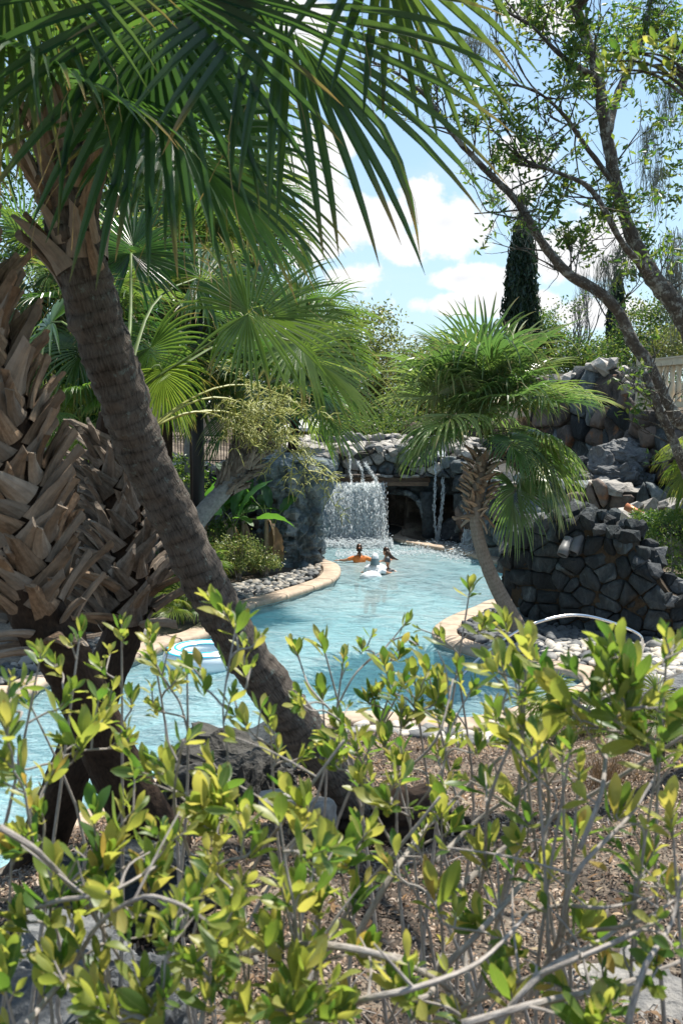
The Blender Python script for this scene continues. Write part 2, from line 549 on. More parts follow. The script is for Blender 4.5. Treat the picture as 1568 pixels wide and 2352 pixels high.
mx = N(nt, 'ShaderNodeMixShader', _0=fr.outputs[0], _1=body.outputs[0], _2=gl.outputs[0])
nt.nodes.remove(b)
nt.links.new(mx.outputs[0], nt.nodes['Material Output'].inputs[0])
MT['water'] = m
MT['plaster'] = plain('pool_plaster', (.50, .76, .80), 0.9, noise_=1.2, amt=0.06)

m, nt, b = newmat('white_water')
b.inputs['Base Color'].default_value = (.86, .9, .92, 1)
b.inputs['Roughness'].default_value = 0.25
t_ = N(nt, 'ShaderNodeBsdfTranslucent', Color=(.9, .94, .95, 1))
mx = N(nt, 'ShaderNodeMixShader', _0=0.5, _1=b.outputs[0], _2=t_.outputs[0])
nt.links.new(mx.outputs[0], nt.nodes['Material Output'].inputs[0])
MT['foam'] = m
m, nt, b = newmat('falling_water_film')
b.inputs['Base Color'].default_value = (.8, .88, .9, 1)
b.inputs['Roughness'].default_value = 0.15
tr = N(nt, 'ShaderNodeBsdfTransparent', Color=(.93, .97, .98, 1))
pp = pos(nt, (22, 22, 1.3))
nn = N(nt, 'ShaderNodeTexNoise', Vector=pp, Scale=1.0, Detail=6.0, Roughness=0.7).outputs[0]
mx = N(nt, 'ShaderNodeMixShader', _0=math_(nt, 'MULTIPLY', smooth(nt, nn, 0.36, 0.68), 0.72), _1=tr.outputs[0], _2=b.outputs[0])
nt.links.new(mx.outputs[0], nt.nodes['Material Output'].inputs[0])
MT['film'] = m

# ground: leaf mulch, soil
m, nt, b = newmat('mulch_soil')
p = pos(nt)
n1 = N(nt, 'ShaderNodeTexNoise', Vector=p, Scale=28.0, Detail=6.0, Roughness=0.75).outputs[0]
n2 = N(nt, 'ShaderNodeTexNoise', Vector=p, Scale=1.3, Detail=3.0).outputs[0]
c = ramp(nt, n1, [(0.3, (.018, .014, .010)), (0.5, (.06, .045, .032)), (0.68, (.17, .12, .085))])
c = mixc(nt, smooth(nt, n2, 0.45, 0.65), c, ramp(nt, n1, [(0.3, (.06, .05, .04)), (0.7, (.34, .27, .2))]))
nt.links.new(c, b.inputs['Base Color'])
b.inputs['Roughness'].default_value = 0.95
bump(nt, b, n1, 0.8, 0.03)
MT['mulch'] = m
MT['chip'] = rockmat('bark_chip', [(0.15, (.06, .04, .028)), (0.4, (.2, .13, .085)), (0.65, (.36, .26, .18)), (0.9, (.5, .42, .34))], 25, 0.3, vary=0.3)
m, nt, b = newmat('bark_chips')
mul_ = N(nt, 'ShaderNodeMix', {'data_type': 'RGBA', 'blend_type': 'MULTIPLY'})
mul_.inputs[0].default_value = 1.0
pn_ = N(nt, 'ShaderNodeTexNoise', Vector=pos(nt), Scale=2.2, Detail=4.0, Roughness=0.6).outputs[0]
nt.links.new(ramp(nt, pn_, [(0.38, (.3, .27, .25)), (0.52, (.8, .77, .74)), (0.66, (1.1, 1.02, .95))]), mul_.inputs[7])
nt.links.new(mul_.outputs[2], b.inputs['Base Color'])
r = N(nt, 'ShaderNodeNewGeometry').outputs['Random Per Island']
nt.links.new(ramp(nt, r, [(0.0, (.05, .035, .025)), (0.3, (.16, .105, .07)), (0.55, (.34, .23, .15)), (0.8, (.45, .35, .27)), (1.0, (.52, .46, .39))]), mul_.inputs[6])
b.inputs['Roughness'].default_value = 0.9
MT['chips'] = m

# plants
G = leafmat
MT['frond'] = G('palm_frond_green', [(0.2, (.016, .046, .02)), (0.5, (.03, .072, .024)), (0.85, (.065, .11, .03))],
                [(0.2, (.07, .18, .03)), (0.6, (.15, .3, .04)), (0.9, (.32, .43, .06))], rough=0.3, tf=0.4, spec=.7,
                tip=((.3, .2, .07), (.45, .33, .08)))
MT['frond_near'] = G('near_frond_green', [(0.2, (.016, .046, .022)), (0.8, (.034, .076, .026))],
                     [(0.2, (.1, .23, .035)), (0.8, (.28, .4, .06))], rough=0.34, tf=0.4, spec=.6,
                     tip=((.3, .2, .07), (.42, .3, .08)))
MT['frond_grey'] = G('island_frond_green', [(0.2, (.06, .11, .035)), (0.5, (.12, .175, .055)), (0.85, (.21, .25, .09))],
                     [(0.2, (.15, .3, .06)), (0.6, (.28, .44, .08)), (0.9, (.42, .52, .12))], rough=0.33, tf=0.36,
                     tip=((.36, .28, .14), (.45, .36, .14)), spec=0.7)
MT['frond_yellow'] = G('sunlit_frond_yellow', [(0.2, (.06, .13, .02)), (0.8, (.14, .18, .03))], [(0.2, (.2, .36, .04)), (0.8, (.36, .42, .05))], tf=0.42,
                       tip=((.36, .26, .08), (.45, .33, .08)))
MT['petiole'] = plain('petiole_green', (.1, .15, .035), 0.55, spec=.25, noise_=6.0, amt=0.3)
MT['shrub'] = G('shrub_leaf', [(0.0, (.035, .1, .024)), (0.35, (.1, .165, .04)), (0.55, (.23, .26, .06)), (0.9, (.36, .35, .1)), (1.0, (.4, .28, .08))],
                [(0.0, (.1, .26, .03)), (0.35, (.3, .44, .05)), (0.55, (.54, .6, .09)), (0.9, (.7, .64, .12)), (1.0, (.66, .42, .08))], rough=0.42, tf=0.48, spots=True)
MT['shrub_mass'] = G('shrub_leaf_mass', [(0.0, (.035, .1, .024)), (0.35, (.1, .165, .04)), (0.55, (.23, .26, .06)), (0.9, (.36, .35, .1)), (1.0, (.4, .28, .08))],
                [(0.0, (.1, .26, .03)), (0.35, (.3, .44, .05)), (0.55, (.54, .6, .09)), (0.9, (.7, .64, .12)), (1.0, (.66, .42, .08))], rough=0.42, tf=0.48, by='island')
MT['oak'] = G('oak_leaf', [(0.1, (.022, .06, .018)), (0.6, (.05, .1, .025)), (0.95, (.12, .15, .03))],
              [(0.1, (.1, .24, .03)), (0.6, (.25, .4, .05)), (0.95, (.42, .5, .06))], by='island', tf=0.42)
MT['leafy'] = G('tree_leaf', [(0.1, (.02, .055, .018)), (0.6, (.05, .095, .025)), (0.95, (.11, .14, .035))],
                [(0.1, (.08, .2, .03)), (0.6, (.2, .33, .05)), (0.95, (.36, .42, .07))], by='island', tf=0.38)
MT['olive'] = G('olive_tree_leaf', [(0.1, (.05, .075, .025)), (0.6, (.11, .13, .04)), (0.95, (.2, .19, .06))],
                [(0.1, (.16, .24, .05)), (0.6, (.3, .36, .08)), (0.95, (.45, .44, .1))], by='island', tf=0.4)
MT['cypress'] = G('cypress_needle', [(0.1, (.008, .026, .014)), (0.6, (.016, .042, .02)), (0.95, (.035, .065, .028))],
                  [(0.1, (.02, .06, .02)), (0.95, (.05, .11, .03))], by='island', tf=0.15)
MT['hedge'] = G('hedge_leaf', [(0.1, (.03, .08, .018)), (0.6, (.06, .12, .025)), (0.95, (.14, .19, .04))],
                [(0.1, (.1, .26, .03)), (0.95, (.36, .48, .06))], by='island', tf=0.35)
MT['varieg'] = G('pale_shrub_leaf', [(0.1, (.06, .11, .03)), (0.5, (.15, .19, .05)), (0.9, (.32, .33, .12))],
                 [(0.1, (.16, .3, .05)), (0.9, (.5, .52, .15))], by='island', tf=0.35)
MT['banana'] = G('broad_leaf', [(0.2, (.02, .075, .02)), (0.8, (.045, .12, .03))], [(0.2, (.1, .3, .03)), (0.8, (.2, .42, .05))], tf=0.4)
MT['dry'] = G('dry_leaf', [(0.2, (.16, .1, .055)), (0.8, (.34, .25, .16))], [(0.2, (.2, .12, .05)), (0.8, (.34, .24, .12))], tf=0.25)
MT['moss'] = G('spanish_moss', [(0.2, (.14, .15, .125)), (0.8, (.28, .29, .25))], [(0.2, (.2, .21, .17)), (0.8, (.3, .31, .26))], by='island', tf=0.3, rough=0.8)
MT['flower'] = G('palm_flower', [(0.2, (.3, .34, .08)), (0.8, (.5, .5, .16))], [(0.2, (.4, .46, .1)), (0.8, (.6, .6, .2))], by='island', tf=0.3)
MT['trunk'] = barkmat('palm_bark', (.012, .010, .009), (.155, .13, .108), lichen=(.2, .24, .21), ring=37.0, fibre=85, vsc=13, lich_amt=(.57, .66), cut=(.40, .66), bmp=1.0)
MT['island_trunk'] = barkmat('island_palm_bark', (.1, .078, .058), (.3, .245, .195), ring=42.0, fibre=30, vsc=14)
MT['boot'] = barkmat('leaf_base_bark', (.045, .029, .02), (.43, .295, .19), fibre=30, vsc=3.0, bmp=0.6, vary=.4, grey=(.34, .29, .235))
MT['boot_grey'] = barkmat('grey_leaf_base', (.04, .03, .023), (.30, .245, .195), fibre=30, vsc=3.0, bmp=0.6, vary=.35)
MT['fibre'] = barkmat('fibrous_trunk', (.012, .008, .006), (.07, .045, .03), fibre=40, vsc=20)
MT['twig'] = barkmat('grey_twig', (.12, .1, .085), (.52, .47, .425), fibre=8, vsc=30, bmp=0.4)
MT['oakbark'] = barkmat('oak_bark', (.02, .018, .015), (.17, .15, .125), lichen=(.36, .38, .34), fibre=22, vsc=26, lich_amt=(.5, .6))
MT['greybark'] = barkmat('pale_grey_bark', (.12, .12, .115), (.34, .33, .31), fibre=14, vsc=14)

# people
MT['skin'] = plain('skin', (.5, .27, .17), 0.45)
MT['skin_tan'] = plain('tanned_skin', (.42, .2, .11), 0.4)
MT['orange'] = plain('wet_orange_cloth', (.75, .2, .03), 0.5, noise_=14, amt=0.2, bmp=0.4)
MT['whitecloth'] = plain('wet_white_cloth', (.72, .74, .76), 0.5, noise_=12, amt=0.12, bmp=0.5)
MT['greycloth'] = plain('blue_grey_cloth', (.14, .2, .22), 0.6)
MT['darkcloth'] = plain('dark_print_cloth', (.05, .06, .07), 0.5, noise_=22, amt=0.9)
MT['hair'] = plain('wet_brown_hair', (.035, .018, .01), 0.3, noise_=40, amt=0.4, stretch=(1, 1, .1))
MT['hair2'] = plain('wet_dark_hair', (.05, .024, .013), 0.3, noise_=40, amt=0.5, stretch=(1, 1, .1))
MT['vinyl'] = plain('white_vinyl', (.74, .82, .86), 0.2)
MT['vinylblue'] = plain('turquoise_vinyl', (.03, .5, .68), 0.25)

MT['litter'] = G('fallen_leaf', [(0.1, (.12, .06, .025)), (0.5, (.3, .17, .07)), (0.9, (.42, .33, .2))], [(0.1, (.12, .06, .02)), (0.9, (.3, .2, .08))], by='island', tf=0.2, rough=.6)

# ------------------------------------------------------------------ pool outline (top edge of the coping, seen from above)
CT = 0.17                                  # coping top above the water


def q(u, v):
    p_ = PZ(u, v, CT)
    return (p_.x, p_.y)


NEAR = [(-11.0, 6.9), q(-30, 2000), q(90, 1915), q(330, 1800), q(560, 1700), q(735, 1641), q(860, 1632), q(955, 1640), q(1060, 1648),
        q(1150, 1632), q(1240, 1606), q(1310, 1580)]
ISLE = [q(1345, 1560), q(1318, 1539), q(1200, 1519), q(1110, 1500), q(1040, 1478), q(1000, 1457), q(1003, 1435), q(1040, 1412), q(1090, 1393), q(1150, 1373)]
RIGHT = [(5.4, 22.4), (6.0, 24.0), q(1165, 1293), q(1110, 1280), q(1065, 1266), q(1000, 1254), q(960, 1247), q(905, 1233)]
FAR = [(2.2, 36.6), (1.2, 38.2), (-0.6, 38.6), (-2.4, 37.6), (-2.6, 34.0), (-1.6, 31.0), (-1.0, 29.6)]
LEFT = [q(752, 1287), q(774, 1296), q(778, 1312), q(765, 1327), q(735, 1340), q(650, 1367), q(563, 1392), q(472, 1452), q(389, 1472), q(324, 1500),
        q(112, 1557), q(27, 1590), (-7.6, 14.0), (-11.0, 12.4)]
raw = NEAR + ISLE + RIGHT + FAR + LEFT
POOL = [(p_.x, p_.y) for p_ in catmull([(x, y, 0) for x, y in raw], 4, closed=True)]
NB = np.array(NEAR + [(7.0, 16.2), (12.0, 17.0), (60, 20)])
area = sum(POOL[i][0] * POOL[(i + 1) % len(POOL)][1] - POOL[(i + 1) % len(POOL)][0] * POOL[i][1] for i in range(len(POOL)))
OUTS = 1.0 if area > 0 else -1.0            # outward = right of the walking direction when counter-clockwise


def dist_poly(x, y, poly, closed=True):
    best = np.full(x.shape, 1e9)
    n = len(poly)
    for i in range(n if closed else n - 1):
        ax, ay = poly[i]
        bx, by = poly[(i + 1) % n]
        dx, dy = bx - ax, by - ay
        t = np.clip(((x - ax) * dx + (y - ay) * dy) / max(dx * dx + dy * dy, 1e-9), 0, 1)
        best = np.minimum(best, np.hypot(x - ax - t * dx, y - ay - t * dy))
    return best


def sstep(x, a, b):
    t = np.clip((x - a) / (b - a), 0, 1)
    return t * t * (3 - 2 * t)


def land(x, y):
    """height of the dry ground"""
    x, y = np.asarray(x, float), np.asarray(y, float)
    yb = np.interp(x, NB[:, 0], NB[:, 1])
    t = np.maximum(0, yb - y - 0.7)
    sl = 0.21 + 0.12 * (1 - sstep(x, -1.6, 0.4))
    near = 0.10 + 2.45 * (1 - np.exp(-sl * t / 2.1)) + 0.06 * np.sin(x * 2.1 + 1) * np.sin(y * 1.7) * np.clip(t, 0, 1)
    # left garden rises from the bank, the terraces behind are higher
    left = 0.10 + 0.11 * np.clip(-x - 3.0, 0, 30) * sstep(y, 14, 22) + 2.6 * sstep(y, 33, 40)
    xb = np.interp(y, [21.0, 23.4, 27.4, 29.6, 31.2, 32.8, 34.2, 37, 46], [12.2, 11.0, 10.0, 9.4, 9.2, 8.7, 8.0, 6, -6])
    right = 0.10 + 0.5 * sstep(x, 5.6, 7.0) * sstep(y, 19, 21) + 3.9 * sstep(x - xb, 0.0, 0.7) * sstep(y, 19, 22)
    far = np.maximum(left, right) + 1.2 * sstep(y, 60, 140)
    return np.where(y < yb, near, far)


def gz(x, y):
    return float(land(np.array([x]), np.array([y]))[0])


def axis(lo, hi, step, far, grow=1.35):
    a = list(np.arange(lo, hi + 1e-6, step))
    s = step
    while a[-1] < far:
        s *= grow
        a.append(a[-1] + s)
    s = step
    b = []
    c = lo
    while c > -far:
        s *= grow
        c -= s
        b.append(c)
    return np.array(b[::-1] + a)


gx, gy = axis(-12, 14, 0.16, 1500), axis(-1, 42, 0.16, 1500)
X, Y = np.meshgrid(gx, gy)
Z = land(X, Y)
ins = inpoly(X, Y, POOL)
dp = np.where(np.hypot(X, Y) < 60, dist_poly(X, Y, POOL), 9)
wet = ins | (dp < 0.2)
rng = np.random.default_rng(4)
Z = Z + np.where(wet, 0, rng.normal(0, 0.008, Z.shape) * (np.hypot(X, Y) < 60))
Zf = np.where(wet, -1.15, Z)
nx = len(gx)
vs = np.stack([X, Y, Zf], -1).reshape(-1, 3)
ii = np.arange(len(gx) * len(gy)).reshape(len(gy), len(gx))
fs = np.stack([ii[:-1, :-1], ii[:-1, 1:], ii[1:, 1:], ii[1:, :-1]], -1).reshape(-1, 4)
me = bpy.data.meshes.new('ground')
me.from_pydata(vs.tolist(), [], fs.tolist())
me.materials.append(MT['mulch'])
me.polygons.foreach_set('use_smooth', [True] * len(fs))
tag(link('ground', me), 'mulch covered garden ground sloping down to the pool and running on behind it', kind='structure')

# pool shell
mb = MB()
n = len(POOL)
mb.add([(x, y, -1.1) for x, y in POOL], [tuple(range(n))])
tag(mb.obj('pool_floor', MT['plaster'], smooth_=False), 'pale turquoise plaster floor under the pool water', kind='structure')
mb = MB()
mb.add([(x, y, z) for x, y in POOL for z in (-1.1, CT - 0.03)], [(2 * i, 2 * i + 1, (2 * i + 3) % (2 * n), (2 * i + 2) % (2 * n)) for i in range(n)])
tag(mb.obj('pool_wall', MT['plaster'], smooth_=False), 'grouted pool wall under the coping', kind='structure')

# water surface with real waves
wx, wy = np.arange(-11, 8, 0.07), np.arange(6.5, 39, 0.07)
X, Y = np.meshgrid(wx, wy)
Z = np.zeros_like(X)
r = np.random.default_rng(8)
for k in range(46):
    lam = r.uniform(0.28, 1.5)
    th = r.normal(1.35, 0.75)
    kx, ky = math.cos(th) * TAU / lam, math.sin(th) * TAU / lam
    Z += 0.0072 * lam ** 0.9 * np.sin(kx * X + ky * Y + r.uniform(0, TAU) + 0.9 * np.sin(0.7 * X + 0.4 * Y + k))
gust = 0.62 + 0.5 * np.sin(0.55 * Y + 0.8 * np.sin(0.6 * X)) * np.sin(0.5 * X + 1.3)
Z *= np.clip(gust, 0.3, 1.3)
Z += np.exp(-((Y - 32.6) / 1.8) ** 2) * r.normal(0, 0.012, Z.shape)
inn = inpoly(X, Y, POOL)
ii = np.arange(X.size).reshape(X.shape)
keep = inn[:-1, :-1] | inn[1:, 1:] | inn[1:, :-1] | inn[:-1, 1:]
fs = np.stack([ii[:-1, :-1], ii[:-1, 1:], ii[1:, 1:], ii[1:, :-1]], -1)[keep]
used = np.unique(fs)
remap = np.full(X.size, -1)
remap[used] = np.arange(len(used))
vs = np.stack([X, Y, Z], -1).reshape(-1, 3)[used]
me = bpy.data.meshes.new('water')
me.from_pydata(vs.tolist(), [], remap[fs].tolist())
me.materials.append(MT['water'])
me.polygons.foreach_set('use_smooth', [True] * len(fs))
tag(link('water', me), 'rippling light turquoise pool water', kind='structure')


# coping slabs and tiles, walked along the outline
def walk(poly, step):
    pts = [Vector((x, y, 0)) for x, y in poly] + [Vector((*poly[0], 0))]
    out, acc = [], 0.0
    for a, b in zip(pts, pts[1:]):
        L = (b - a).length
        while acc < L:
            p_ = a + (b - a) * (acc / L)
            out.append((p_, (b - a).normalized()))
            acc += step
        acc -= L
    return out


fine = walk(POOL, 0.1)
m_ = len(fine)
nrm = []
for i in range(m_):
    t = sum((fine[(i + k) % m_][1] for k in range(-3, 4)), Vector())
    t.normalize()
    nrm.append(Vector((t.y, -t.x, 0)) * OUTS)
cop = tag(link('pool_coping', None), 'sandy coloured rounded coping around the winding pool', kind='structure')
PROF = [(-0.035, 0.055), (-0.05, 0.09), (-0.045, 0.135), (-0.02, 0.165), (0.03, CT + 0.003), (0.40, CT + 0.006), (0.43, CT - 0.02), (0.43, 0.03)]
i = 0
rr = random.Random(3)
while i < m_:
    w = min(rr.choice((11, 12, 13, 14)), m_ - i)
    mb = MB()
    k = len(PROF)
    vs = []
    lift = rr.uniform(-0.003, 0.003)
    for j in range(w + 1):
        jj = (i + j) % m_
        f = 0.06 if j == 0 else (-0.06 if j == w else 0)
        c = fine[jj][0] + fine[jj][1] * f * 0.15
        vs += [c + nrm[jj] * a + Vector((0, 0, z + lift)) for a, z in PROF]
    fs = [(j * k + a, j * k + a + 1, (j + 1) * k + a + 1, (j + 1) * k + a) for j in range(w) for a in range(k - 1)]
    fs += [tuple(range(k)), tuple(w * k + a for a in range(k - 1, -1, -1))]
    mb.add(vs, fs)
    mb.obj('coping_slab', MT['coping'], cop, at=tuple(fine[i][0]))
    i += w
# waterline tiles and the pale trim line: on the banks whose faces the photo shows
mb = MB()
vs = []
for j in range(m_):
    c, nn = fine[j][0], nrm[j]
    vs += [c + nn * -0.012 + Vector((0, 0, z)) for z in (0.036, 0.052)] + [c + nn * 0.01 + Vector((0, 0, z)) for z in (0.036, 0.052)]
fs = []
for j in range(m_):
    a, b = j * 4, ((j + 1) % m_) * 4
    fs += [(a, b, b + 1, a + 1), (a + 1, b + 1, b + 3, a + 3), (a + 2, a, b, b + 2)]
mb.add(vs, fs)
mb.obj('trim_line', MT['stripe'], cop)
tm = MB()
tm.box((0, 0, 0), (0.146, 0.02, 0.16))
tile_me = tm.mesh('tile', MT['tile'], False)
cand = []
for c, t in walk(POOL, 0.15):
    nn = Vector((t.y, -t.x, 0)) * OUTS
    if nn.dot(Vector((0, 0, CAM_Z)) - Vector((c.x, c.y, 0))) < 0 and abs(c.x / c.y) < 0.40 and c.y < 34:
        cand.append((c.y, c, t, nn))
cand.sort(key=lambda e: e[0])
rest = MB()
for k, (d, c, t, nn) in enumerate(cand):
    Mx = TRS(c + nn * 0.004 + Vector((0, 0, -0.047)), Matrix((t, -nn, Vector((0, 0, 1)))).transposed())
    if k < 296:
        link('tile', tile_me, cop, Mx)
    else:
        rest.add([Mx @ Vector(p_) for p_ in tm.v], tm.f)
if rest.v:
    tag(rest.obj('tiles', MT['tile'], cop, False), kind='stuff')
# depth mark on the island's waterline tiles, and the red printed mark on its coping


def text_on(txt, loc, t, up, size, mat, name, parent, ext=0.002):
    cu = bpy.data.curves.new(name, 'FONT')
    cu.body = txt
    cu.size = size
    cu.extrude = ext
    cu.align_x = 'CENTER'
    cu.materials.append(mat)
    o = bpy.data.objects.new(name, cu)
    COL.objects.link(o)
    dg = bpy.context.evaluated_depsgraph_get()
    me_ = bpy.data.meshes.new_from_object(o.evaluated_get(dg))
    bpy.data.objects.remove(o)
    t = Vector(t).normalized()
    up = Vector(up).normalized()
    return link(name, me_, parent, TRS(loc, Matrix((t, up, t.cross(up))).transposed()))


def near_bank(pt):
    k = min(range(m_), key=lambda j: (fine[j][0].xy - Vector(pt)).length)
    return fine[k][0], fine[k][1], nrm[k]


for txt, uv_ in (('1.9 M', (1310, 1537)), ('6 FT', (1236, 1525))):
    c, t, nn = near_bank(q(*uv_))
    tt = t if t.x > 0 else -t
    pl = MB().box((0, 0, 0), (0.5, 0.012, 0.125))
    Mx = TRS(c - nn * 0.012 + Vector((0, 0, -0.03)), Matrix((tt, nn, Vector((0, 0, 1)))).transposed())
    sg = link('depth_tile', pl.mesh('depth_tile', MT['tile'], False), cop, Mx)
    text_on(txt, c - nn * 0.020 + Vector((0, 0, -0.072)), tt, (0, 0, 1), 0.12, MT['black'], 'lettering', sg)
c, t, nn = near_bank(q(1196, 1517))
mb = MB()
ring = [c + nn * 0.2 + Vector((0.075 * math.cos(a), 0.075 * math.sin(a), CT + 0.016)) for a in np.linspace(0, TAU, 21)]
mb.tube(ring, 0.009, 6, cap=False)
mb.tube([c + nn * 0.2 + Vector((-0.052, -0.052, CT + 0.016)), c + nn * 0.2 + Vector((0.052, 0.052, CT + 0.016))], 0.008, 6)
mb.obj('printed_mark', MT['red'], cop)


# ------------------------------------------------------------------ stone shapes
def hull_mesh(name, mat, seed, n_=16, sub=1, rough_=0.06, sq=(1, 1, 1), smooth_=False):
    rr_ = random.Random(seed)
    bm = bmesh.new()
    for k in range(n_):
        d = Vector((rr_.gauss(0, 1), rr_.gauss(0, 1), rr_.gauss(0, 1))).normalized() * rr_.uniform(0.82, 1.05)
        d = Vector([math.copysign(abs(c_) ** 0.75, c_) for c_ in d])
        bm.verts.new((d.x * sq[0], d.y * sq[1], d.z * sq[2]))
    res = bmesh.ops.convex_hull(bm, input=bm.verts)
    junk = list({g for g in res['geom_interior'] + res['geom_unused'] if isinstance(g, bmesh.types.BMVert) and g.is_valid})
    if junk:
        bmesh.ops.delete(bm, geom=junk, context='VERTS')
    for _ in range(sub):
        bmesh.ops.subdivide_edges(bm, edges=bm.edges, cuts=1, use_grid_fill=True)
        for v in bm.verts:
            v.co += v.co.normalized() * fbm(v.co + Vector((seed, 0, 0)), 3, 2.2) * rough_ * 2
    if sub > 1:
        for v in bm.verts:
            k_ = v.co + Vector((seed, 3, 0))
            v.co += v.co.normalized() * (0.10 * (0.4 - abs(fbm(k_, 3, 3.1))) + 0.045 * fbm(k_, 3, 8.0))
    bmesh.ops.recalc_face_normals(bm, faces=bm.faces)
    me_ = bpy.data.meshes.new(name)
    bm.to_mesh(me_)
    bm.free()
    me_.materials.append(mat)
    me_.polygons.foreach_set('use_smooth', [smooth_] * len(me_.polygons))
    return me_


def ico_mesh(name, mat, seed, sub=2, amp=0.12, fr_=1.3):
    bm = bmesh.new()
    bmesh.ops.create_icosphere(bm, subdivisions=sub, radius=1)
    for v in bm.verts:
        v.co *= 1 + amp * fbm(v.co * fr_ + Vector((seed * 3.1, 0, 0)), 2)
    me_ = bpy.data.meshes.new(name)
    bm.to_mesh(me_)
    bm.free()
    me_.materials.append(mat)
    me_.polygons.foreach_set('use_smooth', [True] * len(me_.polygons))
    return me_


PEB = [ico_mesh('river_stone', MT['pebble'], s, 2, 0.35, 0.9) for s in range(5)]
PEBD = [ico_mesh('river_stone', MT['pebble_dark'], s, 2, 0.35, 0.9) for s in range(5)]


def rot_rand(r_, tilt=0.5):
    return euler3(r_.uniform(-tilt, tilt), r_.uniform(-tilt, tilt), r_.uniform(0, TAU))


def pebble_bed(name, label, poly, count, size, meshes, seed, z0=None):
    r_ = random.Random(seed)
    root = tag(link(name, None), label, kind='structure')
    xs, ys = [p_[0] for p_ in poly], [p_[1] for p_ in poly]
    spots = []
    grid = {}
    tries = 0
    while len(spots) < count and tries < count * 40:
        tries += 1
        x, y = r_.uniform(min(xs), max(xs)), r_.uniform(min(ys), max(ys))
        if not inpoly(np.array([x]), np.array([y]), poly)[0]:
            continue
        s = r_.uniform(*size) * (1.6 if r_.random() < 0.08 else 1)
        key = (int(x / 0.2), int(y / 0.2))
        if any(math.hypot(x - a, y - b) < (s + c_) * 0.62 for dx in (-1, 0, 1) for dy in (-1, 0, 1) for a, b, c_ in grid.get((key[0] + dx, key[1] + dy), ())):
            continue
        grid.setdefault(key, []).append((x, y, s))
        spots.append((y, x, s))
    spots.sort()
    mb_ = MB()
    for k, (y, x, s) in enumerate(spots):
        z = (gz(x, y) if z0 is None else z0) + s * 0.25
        Mx = TRS((x, y, z), rot_rand(r_, 0.35), (s, s * r_.uniform(0.62, 0.9), s * r_.uniform(0.42, 0.66)))
        src = r_.choice(meshes)
        if k < 298:
            link('river_stone', src, root, Mx)
        else:
            mb_.add([Mx @ v.co for v in src.vertices], [tuple(p_.vertices) for p_ in src.polygons])
    if mb_.v:
        tag(mb_.obj('river_stones', meshes[0].materials[0], root), kind='stuff')
    return root


def off(pts, d):
    """shift outline points away from the pool"""
    out = []
    for p_ in pts:
        c, t, nn = near_bank(p_)
        out.append((c.x + nn.x * d, c.y + nn.y * d))
    return out


isle = [off([ISLE[k]], 0.5)[0] for k in range(0, 10)]
pebble_bed('island_pebbles', 'pale river pebbles filling the small island around the curved palm trunk', isle + [(4.6, 20.6), (7.6, 18.4), (7.6, 16.4)], 760, (0.075, 0.15), PEB, 5, 0.13)
lb = off([LEFT[k] for k in (1, 2, 3, 4, 5, 6)], 0.52)
pebble_bed('bank_pebbles', 'grey river pebbles lying along the left bank below the rock pillar', lb + [(-3.3, 22.2), (-2.4, 24.3), (-1.5, 25.6), (-0.9, 27.0)], 420, (0.06, 0.13), PEBD + PEB[:1], 6, 0.13)
lb2 = off([LEFT[k] for k in (8, 9, 10, 11, 12)], 0.55)
pebble_bed('shaded_pebbles', 'pebbles in the shade along the left edge of the pool behind the booted palm', lb2 + [(p_[0] - 0.3, p_[1] + 1.2) for p_ in lb2[::-1]], 220, (0.06, 0.13), PEBD, 7, 0.13)
nb = off([NEAR[k] for k in (5, 6, 7, 8, 9, 10)], 0.5)
pebble_bed('shore_pebbles', 'pale flat pebbles beside the near coping right of the leaning trunk', nb + [(p_[0] + 0.1, p_[1] - 0.9) for p_ in nb[::-1]], 240, (0.07, 0.16), PEB, 8)

# bark chips and leaf litter over the near slope
r = np.random.default_rng(12)
M_ = 105000
cx_, cy_ = r.uniform(-2.4, 4.4, M_), 2.2 + 11 * r.random(M_) ** 1.5
ok = (np.abs(cx_) < cy_ * 0.42 + 0.4) & ~inpoly(cx_, cy_, POOL) & (dist_poly(cx_, cy_, POOL) > 0.5)
cx_, cy_ = cx_[ok], cy_[ok]
k = len(cx_)
ln, wd = r.uniform(0.006, 0.021, k) * (1 + (r.random(k) < 0.05) * 1.2), r.uniform(0.003, 0.009, k)
cz_ = land(cx_, cy_) + 0.022 * r.random(k) * (0.5 + 0.5 * np.sin(cx_ * 9 + 3 * np.sin(cy_ * 7)))
a, tl = r.uniform(0, TAU, k), r.normal(0, 0.5, k)
ca, sa, ct, st = np.cos(a), np.sin(a), np.cos(tl), np.sin(tl)
ex = np.stack([ca * ct, sa * ct, st], -1)
ey = np.stack([-sa, ca, r.normal(0, 0.5, k)], -1)
ez = np.cross(ex, ey)
ctr = np.stack([cx_, cy_, cz_ + 0.006 + np.abs(st) * ln * 0.8], -1)
loc = np.array([(-1, -.6, 0), (-1, .5, 0), (0, -1, 1), (0, .9, 1), (1, -.5, 0), (1, .6, 0)])
vs = ctr[:, None] + ex[:, None] * ln[:, None, None] * loc[None, :, 0, None] + ey[:, None] * wd[:, None, None] * loc[None, :, 1, None] + ez[:, None] * (ln * 0.22)[:, None, None] * loc[None, :, 2, None]
base = np.arange(k)[:, None] * 6
fs = np.concatenate([base + np.array([0, 2, 3, 1]), base + np.array([2, 4, 5, 3])], 0)
me = bpy.data.meshes.new('bark_mulch')
me.from_pydata(vs.reshape(-1, 3).tolist(), [], fs.tolist())
me.materials.append(MT['chips'])
tag(link('bark_mulch', me), 'brown bark chips and dry leaf litter covering the near slope', 'mulch', kind='stuff')

